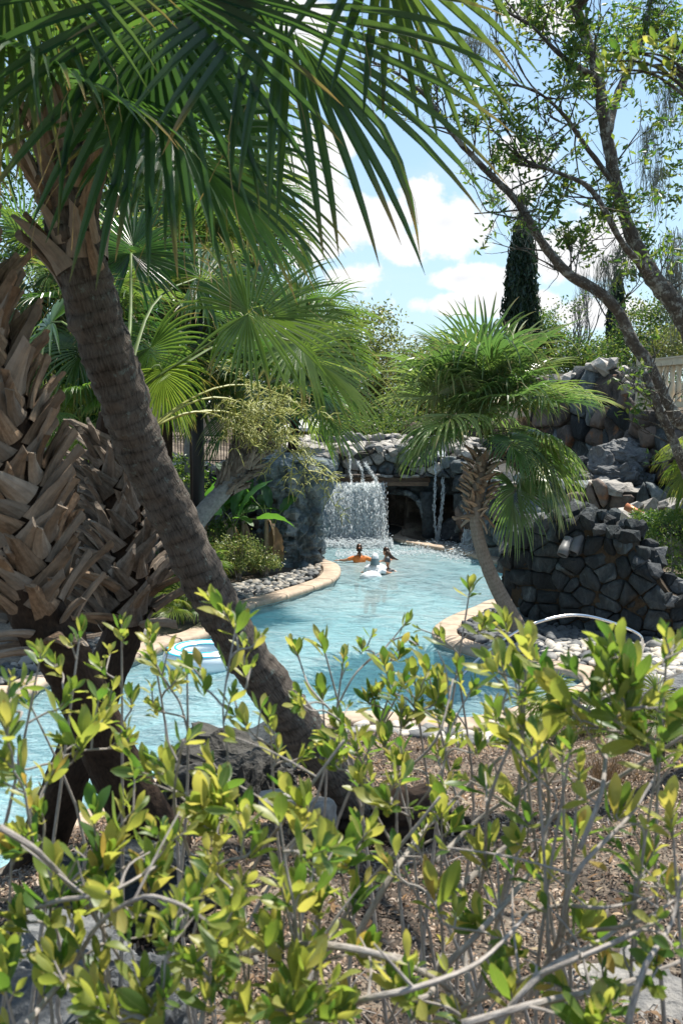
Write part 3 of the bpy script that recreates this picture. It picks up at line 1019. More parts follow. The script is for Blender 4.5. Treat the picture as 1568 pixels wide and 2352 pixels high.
# larger fallen leaves and broken twigs lying on the chips
k = 1500
r = np.random.default_rng(33)
lx, ly = r.uniform(-2.2, 3.6, k), 2.3 + 9 * r.random(k) ** 1.4
ok = ~inpoly(lx, ly, POOL) & (dist_poly(lx, ly, POOL) > 0.6)
lx, ly = lx[ok], ly[ok]
k = len(lx)
a, tl = r.uniform(0, TAU, k), r.normal(0, 0.35, k)
ln, wd = r.uniform(0.02, 0.045, k), r.uniform(0.008, 0.016, k)
ex = np.stack([np.cos(a) * np.cos(tl), np.sin(a) * np.cos(tl), np.sin(tl)], -1)
ey = np.stack([-np.sin(a), np.cos(a), r.normal(0, .4, k)], -1)
ctr = np.stack([lx, ly, land(lx, ly) + 0.03 + np.abs(np.sin(tl)) * ln], -1)
loc = np.array([(-1, 0, 0), (-.3, -1, .4), (.5, -.8, .3), (1, 0, .1), (.5, .8, .3), (-.3, 1, .4)])
vs = ctr[:, None] + ex[:, None] * ln[:, None, None] * loc[None, :, 0, None] + ey[:, None] * wd[:, None, None] * loc[None, :, 1, None] + np.array([0, 0, 1.0]) * (wd[:, None, None] * loc[None, :, 2, None])
base = np.arange(k)[:, None] * 6
fs = np.concatenate([base + np.array([0, 1, 4, 5]), base + np.array([1, 2, 3, 4])], 0)
me = bpy.data.meshes.new('leaf_litter')
me.from_pydata(vs.reshape(-1, 3).tolist(), [], fs.tolist())
me.materials.append(MT['litter'])
tag(link('leaf_litter', me), 'curled dry fallen leaves scattered over the bark chips', 'leaf litter', kind='stuff')
mb = MB()
rr = random.Random(12)
for j in range(120):
    x, y = rr.uniform(-1.6, 2.8), 2.4 + 7 * rr.random() ** 1.3
    if inpoly(np.array([x]), np.array([y]), POOL)[0]:
        continue
    a = rr.uniform(0, TAU)
    l = rr.uniform(.08, .4)
    p0 = Vector((x, y, gz(x, y) + .03))
    p2 = Vector((x + l * math.cos(a), y + l * math.sin(a), 0))
    p2.z = gz(p2.x, p2.y) + rr.uniform(.02, .07)
    mb.tube([p0, p0.lerp(p2, .5) + Vector((rr.gauss(0, .02), rr.gauss(0, .02), .012)), p2], [.005, .0045, .002], 5, wob=.1, seed=j)
tag(mb.obj('fallen_twigs', MT['twig']), 'broken grey twigs lying over the mulch', 'twigs', kind='stuff')

# ------------------------------------------------------------------ masonry and rock work
def clip_cell(poly, p_, o):
    """keep the part of poly nearer to p_ than to o"""
    mx_, my_ = (p_[0] + o[0]) / 2, (p_[1] + o[1]) / 2
    dx, dy = o[0] - p_[0], o[1] - p_[1]
    out = []
    n_ = len(poly)
    for i in range(n_):
        a, b = poly[i], poly[(i + 1) % n_]
        fa = (a[0] - mx_) * dx + (a[1] - my_) * dy
        fb = (b[0] - mx_) * dx + (b[1] - my_) * dy
        if fa <= 0:
            out.append(a)
        if (fa < 0 < fb) or (fb < 0 < fa):
            t = fa / (fa - fb)
            out.append((a[0] + (b[0] - a[0]) * t, a[1] + (b[1] - a[1]) * t))
    return out


def voronoi(L, z0, z1, cw, ch, r_, jit=0.5):
    sites = []
    row = 0
    z = z0 - ch * 0.5
    while z < z1 + ch:
        s = -cw + (row % 2) * cw * 0.5
        while s < L + cw:
            sites.append((s + r_.uniform(-jit, jit) * cw, z + r_.uniform(-jit, jit) * ch))
            s += cw * r_.uniform(0.7, 1.35)
        z += ch * r_.uniform(0.8, 1.2)
        row += 1
    cells = []
    for i, p_ in enumerate(sites):
        if not (-cw * 0.3 < p_[0] < L + cw * 0.3 and z0 - ch * 0.5 < p_[1] < z1 + ch * 0.3):
            continue
        poly = [(p_[0] - 2 * cw, p_[1] - 2 * ch), (p_[0] + 2 * cw, p_[1] - 2 * ch), (p_[0] + 2 * cw, p_[1] + 2 * ch), (p_[0] - 2 * cw, p_[1] + 2 * ch)]
        for j, o in enumerate(sites):
            if i != j and abs(o[0] - p_[0]) < 4 * cw and abs(o[1] - p_[1]) < 4 * ch:
                poly = clip_cell(poly, p_, o)
                if len(poly) < 3:
                    break
        poly = [(min(max(a, 0), L), min(max(b, z0), z1 + ch)) for a, b in poly]
        if len(poly) >= 3:
            cells.append((p_, poly))
    return cells


class Face:
    """a wall face standing on a ground polyline; S(s, z, depth) -> world"""

    def __init__(self, pts, lean=0.0, side=1):
        self.p = [Vector((x, y, 0)) for x, y in pts]
        self.l = [0.0]
        for a, b in zip(self.p, self.p[1:]):
            self.l.append(self.l[-1] + (b - a).length)
        self.L = self.l[-1]
        self.lean, self.side = lean, side

    def at(self, s):
        s = min(max(s, 0), self.L - 1e-6)
        k = max(i for i in range(len(self.p) - 1) if self.l[i] <= s)
        t = (s - self.l[k]) / (self.l[k + 1] - self.l[k])

        def tan(i):
            i = min(max(i, 0), len(self.p) - 2)
            return (self.p[i + 1] - self.p[i]).normalized()
        c = self.p[k].lerp(self.p[k + 1], t)
        ta = tan(k - 1).lerp(tan(k), 0.5 + t * 0.5) if t < 0.5 else tan(k).lerp(tan(k + 1), t * 0.5)
        ta.normalize()
        return c, Vector((ta.y, -ta.x, 0)) * self.side

    def S(self, s, z, d):
        c, n_ = self.at(s)
        return c + n_ * (d - self.lean * z) + Vector((0, 0, z))


def stone_wall(root, fc, z0, top, cw, ch, mats, seed, bulge=0.09, joint=0.022, thick=0.6, core='mortar', name='stone', rough_=0.03, res=10, built=None, wob=0.0):
    r_ = random.Random(seed)
    zmax = max(top(fc.L * k / 40) for k in range(41))
    for p_, poly in voronoi(fc.L, z0, zmax, cw, ch, r_):
        if p_[1] > top(min(max(p_[0], 0), fc.L)) - ch * 0.1:
            continue
        if built and not built(p_[0], p_[1]):
            continue
        cx0 = sum(a for a, b in poly) / len(poly)
        cz0 = sum(b for a, b in poly) / len(poly)
        per = []
        n_ = len(poly)
        tot = [math.dist(poly[i], poly[(i + 1) % n_]) for i in range(n_)]
        T = sum(tot)
        if T < 0.5 * (cw + ch):
            continue
        for j in range(res):
            d = T * j / res
            i = 0
            while d > tot[i]:
                d -= tot[i]
                i = (i + 1) % n_
            t = d / max(tot[i], 1e-6)
            a, b = poly[i], poly[(i + 1) % n_]
            per.append((a[0] + (b[0] - a[0]) * t, a[1] + (b[1] - a[1]) * t))
        bl = bulge * r_.uniform(0.55, 1.35)
        tx, tz = r_.uniform(-0.18, 0.18), r_.uniform(-0.2, 0.12)
        mb_ = MB()
        vs_ = []
        size = math.sqrt(cw * ch)
        for sc_, dd in ((1.0, -0.07), (1.0, bl * 0.5), (0.9, bl * 0.92), (0.55, bl)):
            for a, b in per:
                sh = max(0.3, 1 - joint / max(math.hypot(a - cx0, b - cz0), 0.02))
                k = sc_ * sh
                x_, z_ = cx0 + (a - cx0) * k, cz0 + (b - cz0) * k
                w_ = fc.S(x_, z_, 0)
                nz_ = fbm(w_ * (1.1 / size), 3) * rough_ * 3.0 if dd > 0 else 0
                pl = ((x_ - cx0) * tx + (z_ - cz0) * tz) if dd > 0 else 0
                vs_.append(fc.S(x_, z_, dd + nz_ + pl + wob * fbm(w_ * 0.6, 2)))
        w_ = fc.S(cx0, cz0, 0)
        vs_.append(fc.S(cx0, cz0, bl * 1.02 + fbm(w_ * (1.1 / size), 3) * rough_ * 3.0 + wob * fbm(w_ * 0.6, 2)))
        fs_ = []
        for g in range(3):
            for j in range(res):
                fs_.append((g * res + j, g * res + (j + 1) % res, (g + 1) * res + (j + 1) % res, (g + 1) * res + j))
        fs_ += [(3 * res + j, 3 * res + (j + 1) % res, 4 * res) for j in range(res)]
        if fc.side * 1 < 0:
            fs_ = [f[::-1] for f in fs_]
        mb_.add(vs_, fs_)
        mb_.obj(name, MT[r_.choice(mats)], root, True, at=tuple(fc.S(cx0, cz0, 0)))
    # mortar core
    mb_ = MB()
    m2 = max(8, int(fc.L / 0.25))
    vs_ = []
    for i in range(m2 + 1):
        s = fc.L * i / m2
        t = top(s)
        for k in range(7):
            z = z0 + (t - z0) * k / 6
            vs_.append(fc.S(s, z, -0.015 + wob * fbm(fc.S(s, z, 0) * 0.6, 2)))
        vs_ += [fc.S(s, t, -thick), fc.S(s, z0, -thick)]
    fs_ = [(i * 9 + k, i * 9 + k + 1, (i + 1) * 9 + k + 1, (i + 1) * 9 + k) for i in range(m2) for k in range(8)]
    fs_ += [tuple(range(9)), tuple(m2 * 9 + k for k in range(8, -1, -1))]
    mb_.add(vs_, fs_)
    mb_.obj('mortar_core', MT[core], root, False)


ROCKS = {}


def rock_src(mat, k, sq=(1, 1, 1), smooth_=False, big=False):
    key = (mat, k, sq, smooth_, big)
    if key not in ROCKS:
        ROCKS[key] = hull_mesh('rock', MT[mat], 31 + k * 7, (15 + k % 4) * (2 if big else 1), 3 if big else 1, 0.07 if big else 0.05, sq, smooth_)
    return ROCKS[key]


def put_rocks(root, spots, mats, seed, name='rock', tilt=0.4, big=False):
    r_ = random.Random(seed)
    for p_, s in spots:
        sc_ = s if hasattr(s, '__len__') else (s * r_.uniform(0.9, 1.3), s * r_.uniform(0.75, 1.1), s * r_.uniform(0.55, 0.8))
        link(name, rock_src(r_.choice(mats), r_.randrange(7), big=big), root, TRS(p_, rot_rand(r_, tilt), sc_))


def interp(pairs):
    xs_, ys_ = [a for a, b in pairs], [b for a, b in pairs]
    return lambda s: float(np.interp(s, xs_, ys_))


# dark lava stone wall on the island, right
fw = Face([(3.28, 20.0), (3.9, 19.35), (4.7, 18.75), (5.6, 18.25), (6.3, 17.9), (7.4, 17.3)])
wall = tag(thing('stone_wall', 'dark lava stone wall behind the island pebbles with a twin spotlight on it', 'stone wall', (4.9, 18.6, 0.1)))
tw = interp([(0, 1.65), (0.3, 1.95), (0.6, 1.9), (0.8, 2.25), (1.2, 2.3), (1.5, 2.15), (1.9, 2.2), (2.3, 2.05), (2.55, 2.12), (2.72, 1.9), (2.86, 1.55), (3.1, 1.45), (3.2, 1.05), (3.6, 0.9), (4.9, 0.8)])
stone_wall(wall, fw, 0.05, tw, 0.37, 0.31, ['lava', 'lava', 'lava', 'lava', 'lava', 'pillar'], 3, bulge=0.10, joint=0.011, thick=0.75, rough_=0.06, res=12, wob=0.12)
# the left end face of the wall
fe = Face([(3.75, 20.75), (3.27, 20.03)])
stone_wall(wall, fe, 0.05, lambda s: 1.8, 0.36, 0.34, ['lava'], 4, thick=0.3, res=10)
r_ = random.Random(9)
caps = []
s = 0.05
while s < fw.L - 0.3:
    w = r_.uniform(0.15, 0.27)
    for dd in (-0.02, -0.38, -0.66):
        caps.append((fw.S(s + r_.uniform(-.06, .06), tw(s) + r_.uniform(-0.10, 0.10) + (0.08 if dd < -0.3 else -.04), dd), (w, w * r_.uniform(0.8, 1.1), w * r_.uniform(0.75, 1.35))))
    s += w * 1.0
put_rocks(wall, caps, ['lava', 'lava', 'gran'], 10, 'cap_stone', 0.6)

# twin spotlight bolted to the wall
lp = P(1312, 1250, 18.75)
sp = thing('spotlight', 'twin grey cylindrical spotlight on a bracket fixed to the dark stone wall', 'spotlight', lp)
mb = MB()
mb.box(lp + Vector((0.16, 0.1, 0.13)), (0.36, 0.02, 0.02)).box(lp + Vector((0.16, 0.02, 0.1)), (0.30, 0.02, 0.02)).box(lp + Vector((0.31, 0.25, 0.10)), (0.03, 0.5, 0.14))
mb.box(lp + Vector((0.06, 0.05, 0.11)), (0.02, 0.1, 0.05)).box(lp + Vector((0.2, 0.05, 0.11)), (0.02, 0.1, 0.05))
mb.obj('bracket', MT['grey_metal'], sp, False)
ax = Vector((-0.42, -0.34, -0.84)).normalized()
for dx, dz in ((-0.13, -0.05), (0.06, 0.0)):
    c = lp + Vector((dx, -0.05, dz))
    Rm = frame(ax.cross(Vector((1, 0, 0))), ax)
    cyl = MB().lathe(c, [(0.05, -0.21), (0.09, -0.2), (0.098, -0.18), (0.10, 0.0), (0.108, 0.005), (0.108, 0.17), (0.10, 0.18), (0.09, 0.175), (0.087, 0.15)], 18, Matrix((Rm.col[0], Rm.col[1], Rm.col[2])).transposed())
    lo = cyl.obj('lamp_housing', MT['grey_metal'], sp)
    MB().lathe(c, [(0.02, 0.153), (0.086, 0.156), (0.086, 0.16)], 18, Rm).obj('lens', MT['glass_dark'], lo)

# steel handrail: one arc out of the pebbles into the water
hp = [P(1052, 1560, 15.8), P(1100, 1512, 15.9), P(1165, 1463, 16.1), P(1220, 1434, 16.3), P(1285, 1416, 16.5), P(1340, 1414, 16.6), P(1400, 1428, 16.7), P(1450, 1448, 16.75), P(1471, 1462, 16.8), P(1475, 1480, 16.8), P(1472, 1510, 16.8), P(1470, 1560, 16.8)]
hr = tag(MB().tube(catmull(hp, 6), 0.026, 10).obj('handrail', MT['steel'], at=tuple(hp[3])), 'curved polished steel handrail arching over the island pebbles', 'handrail')

# blue grey rock wall behind the curved palm
fb = Face([(4.0, 33.0), (4.35, 31.2), (4.6, 29.2), (4.9, 27.4), (6.0, 26.6), (7.6, 26.0), (9.5, 25.4)])
bw = tag(thing('rock_wall', 'blue grey rock wall behind the curved palm trunk', 'rock wall', (4.9, 28.0, 0.1)))
tb = interp([(0, 2.9), (1.5, 2.6), (3.0, 2.3), (4.5, 2.1), (5.5, 2.4), (6.5, 2.5), (8, 2.3), (10, 2.2)])
stone_wall(bw, fb, -0.1, tb, 0.62, 0.55, ['blue', 'blue', 'blue', 'rust'], 13, bulge=0.2, thick=1.2, core='cave', rough_=0.07, res=12, wob=0.25)
r_ = random.Random(19)
put_rocks(bw, [(fb.S(s_, tb(s_) + r_.uniform(-.05, .12), r_.uniform(-0.7, 0.0)), r_.uniform(0.2, 0.36)) for s_ in np.arange(0.2, 9.9, 0.27)], ['pale', 'pale', 'blue'], 20, 'cap_stone')
# a loose boulder by the splash
tag(link('boulder', rock_src('pale', 3, big=True), None, TRS(P(1104, 1254, 31.0), euler3(.2, .4, 1), (0.42, 0.5, 0.55))), 'pale wet boulder in the spray just left of the curved palm trunk', 'boulder')
# slope rock slab inside the right arch
tag(link('boulder', rock_src('gran', 5, big=True), None, TRS(P(1052, 1240, 33.4) + Vector((0, 0, .1)), euler3(.1, -.5, 0.2), (0.95, 0.8, 0.62))), 'smooth sloping grey slab under the thin right waterfall', 'boulder')

# the tall rock tower and the stepped boulders
tr_ = thing('rock_tower', 'tower of big blue grey boulders with sunlit top right of the palm crown', 'rock outcrop', (8.0, 27.5, 0.4))
big = []
for u_, v_, d_, s_ in ((1385, 1075, 28.6, (.62, .7, .6)), (1440, 1060, 28.6, (.6, .7, .55)), (1420, 1110, 28.0, (.8, .8, .5)), (1465, 1120, 28.2, (.5, .6, .5)), (1370, 1135, 27.6, (.7, .7, .55)),
                       (1430, 1160, 27.4, (.85, .8, .5)), (1475, 1170, 27.8, (.55, .6, .5)), (1340, 1180, 27.0, (.6, .6, .5)), (1400, 1205, 27.0, (.9, .8, .55)), (1460, 1215, 27.2, (.8, .7, .5)), (1320, 1120, 27.8, (.5, .6, .5)),
                       (1350, 1230, 26.6, (.8, .7, .6)), (1420, 1250, 26.6, (.9, .7, .6)), (1400, 1035, 29.0, (.36, .4, .3)), (1440, 1030, 29.0, (.4, .45, .3)), (1472, 1060, 28.8, (.3, .36, .35)), (1290, 1075, 28.2, (.34, .4, .3)), (1330, 1070, 28.6, (.3, .4, .3))):
    big.append((P(u_, v_, d_), s_))
put_rocks(tr_, big[13:], ['pale', 'gran'], 35, 'boulder', 0.5, True)  # top boulders get paler rock: sunlight put into their colour
put_rocks(tr_, big[:13], ['blue', 'blue', 'blue', 'rust', 'gran'], 33, 'boulder', 0.5, True)

# cliff below the terrace with the balustrade
cl = thing('cliff_wall', 'brown and blue stone cliff below the balustrade terrace', 'cliff', (10.0, 31.0, 0.5))
fc1 = Face([(6.6, 35.0), (7.6, 33.2), (8.3, 31.4), (8.6, 29.6), (9.2, 27.4), (10.2, 23.6), (10.9, 21.4)])
tc = interp([(0, 5.3), (1.5, 5.5), (3.0, 5.7), (4.0, 5.8), (5.0, 5.4), (5.8, 4.4), (8, 4.25), (16, 4.25)])
stone_wall(cl, fc1, 0.4, tc, 0.75, 0.7, ['rust', 'rust', 'blue', 'lava'], 43, bulge=0.16, thick=1.0, core='cave', rough_=0.06, res=12, wob=0.35)
r_ = random.Random(5)
put_rocks(cl, [(fc1.S(s_, tc(s_) + r_.uniform(-.05, .12), r_.uniform(-0.6, 0.0)), r_.uniform(0.22, 0.42)) for s_ in np.arange(0.2, 5.6, 0.3)], ['pale', 'pale', 'rust'], 44, 'cap_stone')
# square plinth stones under the balustrade
for k, (u_, v_, sz_) in enumerate(((1486, 964, (.68, 0.7, 0.5)), (1545, 968, (.66, 0.7, 0.46)))):
    c = P(u_, v_, 28.3)
    bm_me = ico_mesh('plinth_stone', MT['rust'], 3 + k, 3, 0.12, 1.5)
    for vtx in bm_me.vertices:
        m3 = max(abs(t) for t in vtx.co)
        vtx.co = vtx.co.lerp(vtx.co / m3, 0.75)
    link('plinth_stone', bm_me, cl, TRS(c + Vector((0, 0.1, 0)), euler3(0, 0, 0.15), (sz_[0] / 2, sz_[1] / 2, sz_[2] / 2)))


# ------------------------------------------------------------------ balustrade
def balustrade(name, label, A, B, n_, h_, mat, pier=True):
    A, B = Vector(A), Vector(B)
    t = (B - A)
    L = Vector((t.x, t.y, 0)).length
    d = Vector((t.x, t.y, 0)).normalized()
    root = thing(name, label, 'balustrade', A)
    Rm = Matrix((d, Vector((-d.y, d.x, 0)), Vector((0, 0, 1)))).transposed()
    mid = (A + B) / 2
    MB().box(mid + Vector((0, 0, h_ - 0.09)), (L, 0.30, 0.18), Rm).box(mid + Vector((0, 0, h_ + 0.025)), (L + 0.04, 0.36, 0.045), Rm).obj('top_rail', mat, root, False)
    MB().box(mid + Vector((0, 0, 0.07)), (L, 0.34, 0.14), Rm).obj('bottom_rail', mat, root, False)
    hb = h_ - 0.18 - 0.14
    prof = [(.085, 0), (.085, .06), (.06, .075), (.055, .10), (.075, .16), (.088, .24), (.08, .32), (.055, .40), (.05, .44), (.06, .455), (.05, .47), (.058, .58), (.066, .66), (.085, .68), (.085, .74)]
    src = None
    for i in range(n_):
        c = A.lerp(B, (i + 0.5) / n_) + Vector((0, 0, 0.142))
        if src is None:
            src = MB().lathe((0, 0, 0), [(r0 * 1.15, z0 * (hb - 0.004) / .74) for r0, z0 in prof], 12).mesh('baluster', mat)
        link('baluster', src, root, Matrix.Translation(c))
    if pier:
        MB().box(A - d * 0.24 + Vector((0, 0, h_ * 0.5 + 0.02)), (0.44, 0.42, h_ + 0.08), Rm).obj('pier', mat, root, False)
    return root


a0 = P(1492, 936, 28.6)
balustrade('balustrade', 'cream balustrade on the terrace at the right edge behind the mossy oak', a0, a0 + Vector((1.6, -6.2, 0.0)), 21, 1.32, MT['stucco'])
a1 = P(1195, 958, 36.5)
balustrade('balustrade', 'cream balustrade half hidden behind the curved palm crown', a1, P(1372, 955, 34.8), 12, 1.45, MT['stucco'])
b1 = P(1372, 950, 26.8)
MB().box(P(1482, 932, 28.5), (.46, 0.5, 0.2)).obj('ledge_slab', MT['stucco'], cl, False)

# small right stone border, hedge base, copper pipe
rb = thing('stone_border', 'low border of rounded grey stones behind the clipped hedge at right', 'stone border', P(1520, 1180, 23))
r_ = random.Random(2)
put_rocks(rb, [(P(u_, v_ + r_.uniform(-4, 6), 23.0), r_.uniform(0.22, 0.34)) for u_, v_ in ((1440, 1172), (1462, 1166), (1485, 1160), (1507, 1163), (1530, 1160), (1552, 1158), (1575, 1160), (1598, 1160), (1480, 1185), (1520, 1185), (1560, 1185))], ['gran', 'pale'], 3, 'stone')
cpv = MB().tube([P(1436, 1163, 22.4), P(1452, 1172, 22.3), P(1486, 1190, 22.1)], 0.09, 12).obj('pipe', MT['copper'], at=tuple(P(1460, 1178, 22.3)))
tag(cpv, 'short copper brown pipe poking out above the clipped hedge', 'pipe')

# ------------------------------------------------------------------ waterfall grotto
gr = thing('rock_grotto', 'rock grotto bridge with timber beam over the far end of the pool', 'grotto', (1.5, 35, 0))
zt = 3.02
# stone fascia above the beam, seen from the pool
ff = Face([(-1.2, 34.2), (0.6, 34.2), (1.7, 34.1), (2.6, 33.8), (3.3, 33.3), (3.9, 32.9)])
tf_ = interp([(0, 3.0), (1.5, 2.95), (1.9, 2.98), (3, 3.0), (4.2, 2.9), (5.2, 2.9)])
stone_wall(gr, ff, 2.22, tf_, 0.46, 0.34, ['blue', 'pale', 'blue'], 51, bulge=0.14, thick=4.2, core='cave', rough_=0.06, res=12)
# stone shelf and timbers
mb = MB()
xa = P(690, 1105, 33.6).x
xb = P(985, 1105, 33.5).x
r_ = random.Random(71)
for k in range(14):
    t0, t1 = k / 14, (k + 1) / 14
    c = Vector((xa + (xb - xa) * (t0 + t1) / 2, 33.85, 2.23))
    put_rocks(gr, [(c + Vector((0, r_.uniform(-.1, .1), r_.uniform(-.02, .03))), ((xb - xa) / 22, 0.3, r_.uniform(0.06, 0.09)))], ['rust', 'pale'], 72 + k, 'ledge_stone', 0.12)
mb.box((( xa + xb) / 2 + 0.1, 33.85, 2.10), (xb - xa - 0.1, 0.34, 0.16)).box(((xa + xb) / 2 + 1.0, 33.62, 1.98), ((xb - xa) * 0.53, 0.2, 0.14))
mb.obj('timber_beam', MT['timber'], gr, False)
# flat sunlit rocks on the bridge, and the upper tier behind
sp_ = []
for k in range(90):
    u_ = r_.uniform(640, 1100)
    d_ = r_.uniform(33.7, 36.6)
    x_ = P(u_, 1030, d_).x
    sp_.append((Vector((x_, d_, zt + 0.06 + (d_ - 33.7) * 0.05 + r_.uniform(-.05, .1))), (r_.uniform(.17, .4), r_.uniform(.17, .35), r_.uniform(.1, .2))))
put_rocks(gr, sp_, ['pale', 'pale', 'pale', 'gran'], 61, 'rock', 0.35)
fu = Face([(-2.6, 38.2), (0.5, 38.0), (2.4, 37.6), (4.4, 36.6), (6.5, 35.0)])
stone_wall(gr, fu, 2.7, lambda s_: 3.32 + 0.1 * math.sin(s_ * 3), 0.42, 0.3, ['blue', 'pale'], 63, bulge=0.12, thick=0.8, core='cave', rough_=0.06, res=10)
put_rocks(gr, [(fu.S(s_, 3.36 + r_.uniform(-.04, .1), -0.2 + r_.uniform(-.3, .2)), r_.uniform(.17, .32)) for s_ in np.arange(0, fu.L, 0.2)], ['pale', 'pale', 'gran'], 64, 'rock')
# side, back walls and the vault
bk = MB()


def rough_sheet(mb_, f, nu, nv, amp, sc_=1.0, flip=False):
    vs_ = []
    for i in range(nu + 1):
        for j in range(nv + 1):
            p_ = Vector(f(i / nu, j / nv))
            k = Vector((fbm(p_ * sc_, 4), fbm(p_ * sc_ + Vector((9, 0, 0)), 4), fbm(p_ * sc_ + Vector((0, 7, 0)), 4)))
            vs_.append(p_ + k * amp)
    m1_ = nv + 1
    fs_ = [(i * m1_ + j, i * m1_ + j + 1, (i + 1) * m1_ + j + 1, (i + 1) * m1_ + j) for i in range(nu) for j in range(nv)]
    mb_.add(vs_, fs_)


rough_sheet(bk, lambda a, b: (-3.6 + 9.0 * a, 38.9, -0.5 + 3.2 * b), 60, 22, 0.25, 1.1)
bk.obj('back_wall', MT['cave'], gr)
# arched opening in front of the cave: a spandrel sheet with thickness
arc = MB()
cxa, w_, zs, hz = P(893, 1200, 33.9).x + 0.25, 0.95, 0.72, 0.85
xs0, xs1 = cxa - 0.25, 3.95
M2 = 34


def soffit(x):
    if x < cxa + w_:
        t = min(max((x - cxa) / w_, 0), 1)
        return zs + hz * math.sqrt(max(0, 1 - t * t)) if x > cxa else zs + hz
    if x < cxa + w_ + 0.30:
        return -0.2
    t = (x - (cxa + w_ + 0.30)) / 0.95
    return 0.55 + 1.05 * math.sqrt(max(0, 1 - (t * 1.0 - 0.55) ** 2 / 0.5)) if t < 1.2 else -0.2


vs_, cols_ = [], 10
for i in range(M2 * 2 + 1):
    x = xs0 + (xs1 - xs0) * i / (M2 * 2)
    zb = soffit(x)
    for j in range(cols_ + 1):
        z = zb + (2.16 - zb) * j / cols_
        p_ = Vector((x, 34.2 - 0.2 * (x - cxa), z))
        vs_.append(p_ + Vector((0, -0.28 * fbm(p_ * 1.6, 4), 0)))
    p_ = Vector((x, 35.1, zb))
    vs_.append(p_)
fs_ = [(i * 12 + j, (i + 1) * 12 + j, (i + 1) * 12 + j + 1, i * 12 + j + 1) for i in range(M2 * 2) for j in range(cols_)]
fs_ += [(i * 12 + 11, (i + 1) * 12 + 11, (i + 1) * 12, i * 12) for i in range(M2 * 2)]
arc.add(vs_, fs_)
arc.obj('arch_wall', MT['blue'], gr)
# the raised stone rib round the arch
rib = [Vector((cxa + w_ * math.sin(t), 34.0 - 0.2 * w_ * math.sin(t), zs + 0.09 + (hz + 0.05) * math.cos(t))) for t in np.linspace(0, math.pi / 2, 12)]
for a, b in zip(rib, rib[1:]):
    c = (a + b) / 2
    mbx = MB()
    mbx.tube([a.lerp(b, 0.04), c + Vector((0, -.02, .01)), a.lerp(b, 0.96)], [0.13, 0.14, 0.13], 8, wob=0.12, seed=int(a.x * 99), flat=0.8)
    mbx.obj('arch_stone', MT['blue'], gr)
MB().tube([(cxa + w_ + 0.15, 33.68, -0.2), (cxa + w_ + 0.14, 33.66, 0.5), (cxa + w_ + 0.14, 33.7, 1.0), (cxa + w_ + 0.1, 33.75, 1.7)], [0.24, 0.21, 0.2, 0.28], 10, wob=0.12, seed=3).obj('pier', MT['blue'], gr)
# cave floor ledge inside the arch
MB().box((cxa + 1.0, 36.2, 0.02), (3.2, 3.4, 0.3)).obj('cave_ledge', MT['cave'], gr, False)

# rock pillar at the left of the waterfall, one sculpted mass
pl = MB()
prof = [(0.0, 0.92), (0.35, 0.9), (0.7, 0.88), (0.85, 0.95), (1.0, 1.02), (1.3, 0.96), (1.8, 1.0), (2.3, 1.1), (2.6, 1.2), (2.9, 1.22), (3.08, 1.12), (3.16, 0.8), (3.2, 0.3)]


def pillar(a, b):
    z = 3.2 * b
    k = float(np.interp(z, [p_[0] for p_ in prof], [p_[1] for p_ in prof]))
    th = TAU * a
    cxp, cyp = -1.30, 28.6
    ex, ey = math.copysign(abs(math.cos(th)) ** 0.6, math.cos(th)), math.copysign(abs(math.sin(th)) ** 0.6, math.sin(th))
    return (cxp + 0.86 * k * ex - 0.1 * (1 - b), cyp + 1.5 * k * ey, z)


vs_ = []
nu, nv = 130, 84
for i in range(nu):
    for j in range(nv + 1):
        p_ = Vector(pillar(i / nu, j / nv))
        q_ = Vector((p_.x * 1.5, p_.y * 1.5, p_.z * 1.3))
        ridge = 1 - abs(fbm(q_ * 1.1, 4)) * 2
        d_, pts_ = noise.voronoi(q_ * 1.25)
        crack = min(0.17, (d_[1] - d_[0]) * 0.7)
        out = Vector((p_.x + 1.30, (p_.y - 28.6) * 0.4, 0)).normalized()
        vs_.append(p_ + out * (0.14 * ridge + crack * 1.1 - 0.16 + 0.09 * fbm(q_ * 3, 3)))
fs_ = [(i * (nv + 1) + j, ((i + 1) % nu) * (nv + 1) + j, ((i + 1) % nu) * (nv + 1) + j + 1, i * (nv + 1) + j + 1) for i in range(nu) for j in range(nv)]
fs_.append(tuple(i * (nv + 1) + nv for i in range(nu)))
pl.add(vs_, fs_)
plo = pl.obj('rock_pillar', MT['pillar'], None, False, at=(-1.3, 28.6, 0))
tag(plo, 'tall blue grey rock pillar standing left of the wide waterfall', 'rock pillar')
# rocks bridging pillar and grotto roof
link_r = [(Vector((r_.uniform(-2.2, -0.4), r_.uniform(28, 34), 3.12 + r_.uniform(-.08, .1))), (r_.uniform(.2, .4), r_.uniform(.2, .4), r_.uniform(.1, .2))) for k in range(46)]
put_rocks(gr, link_r, ['pale', 'pale', 'gran'], 88, 'rock', 0.3)
MB().box((-1.5, 31.6, 2.95), (1.9, 6.0, 0.25)).obj('roof_slab', MT['cave'], gr, False)

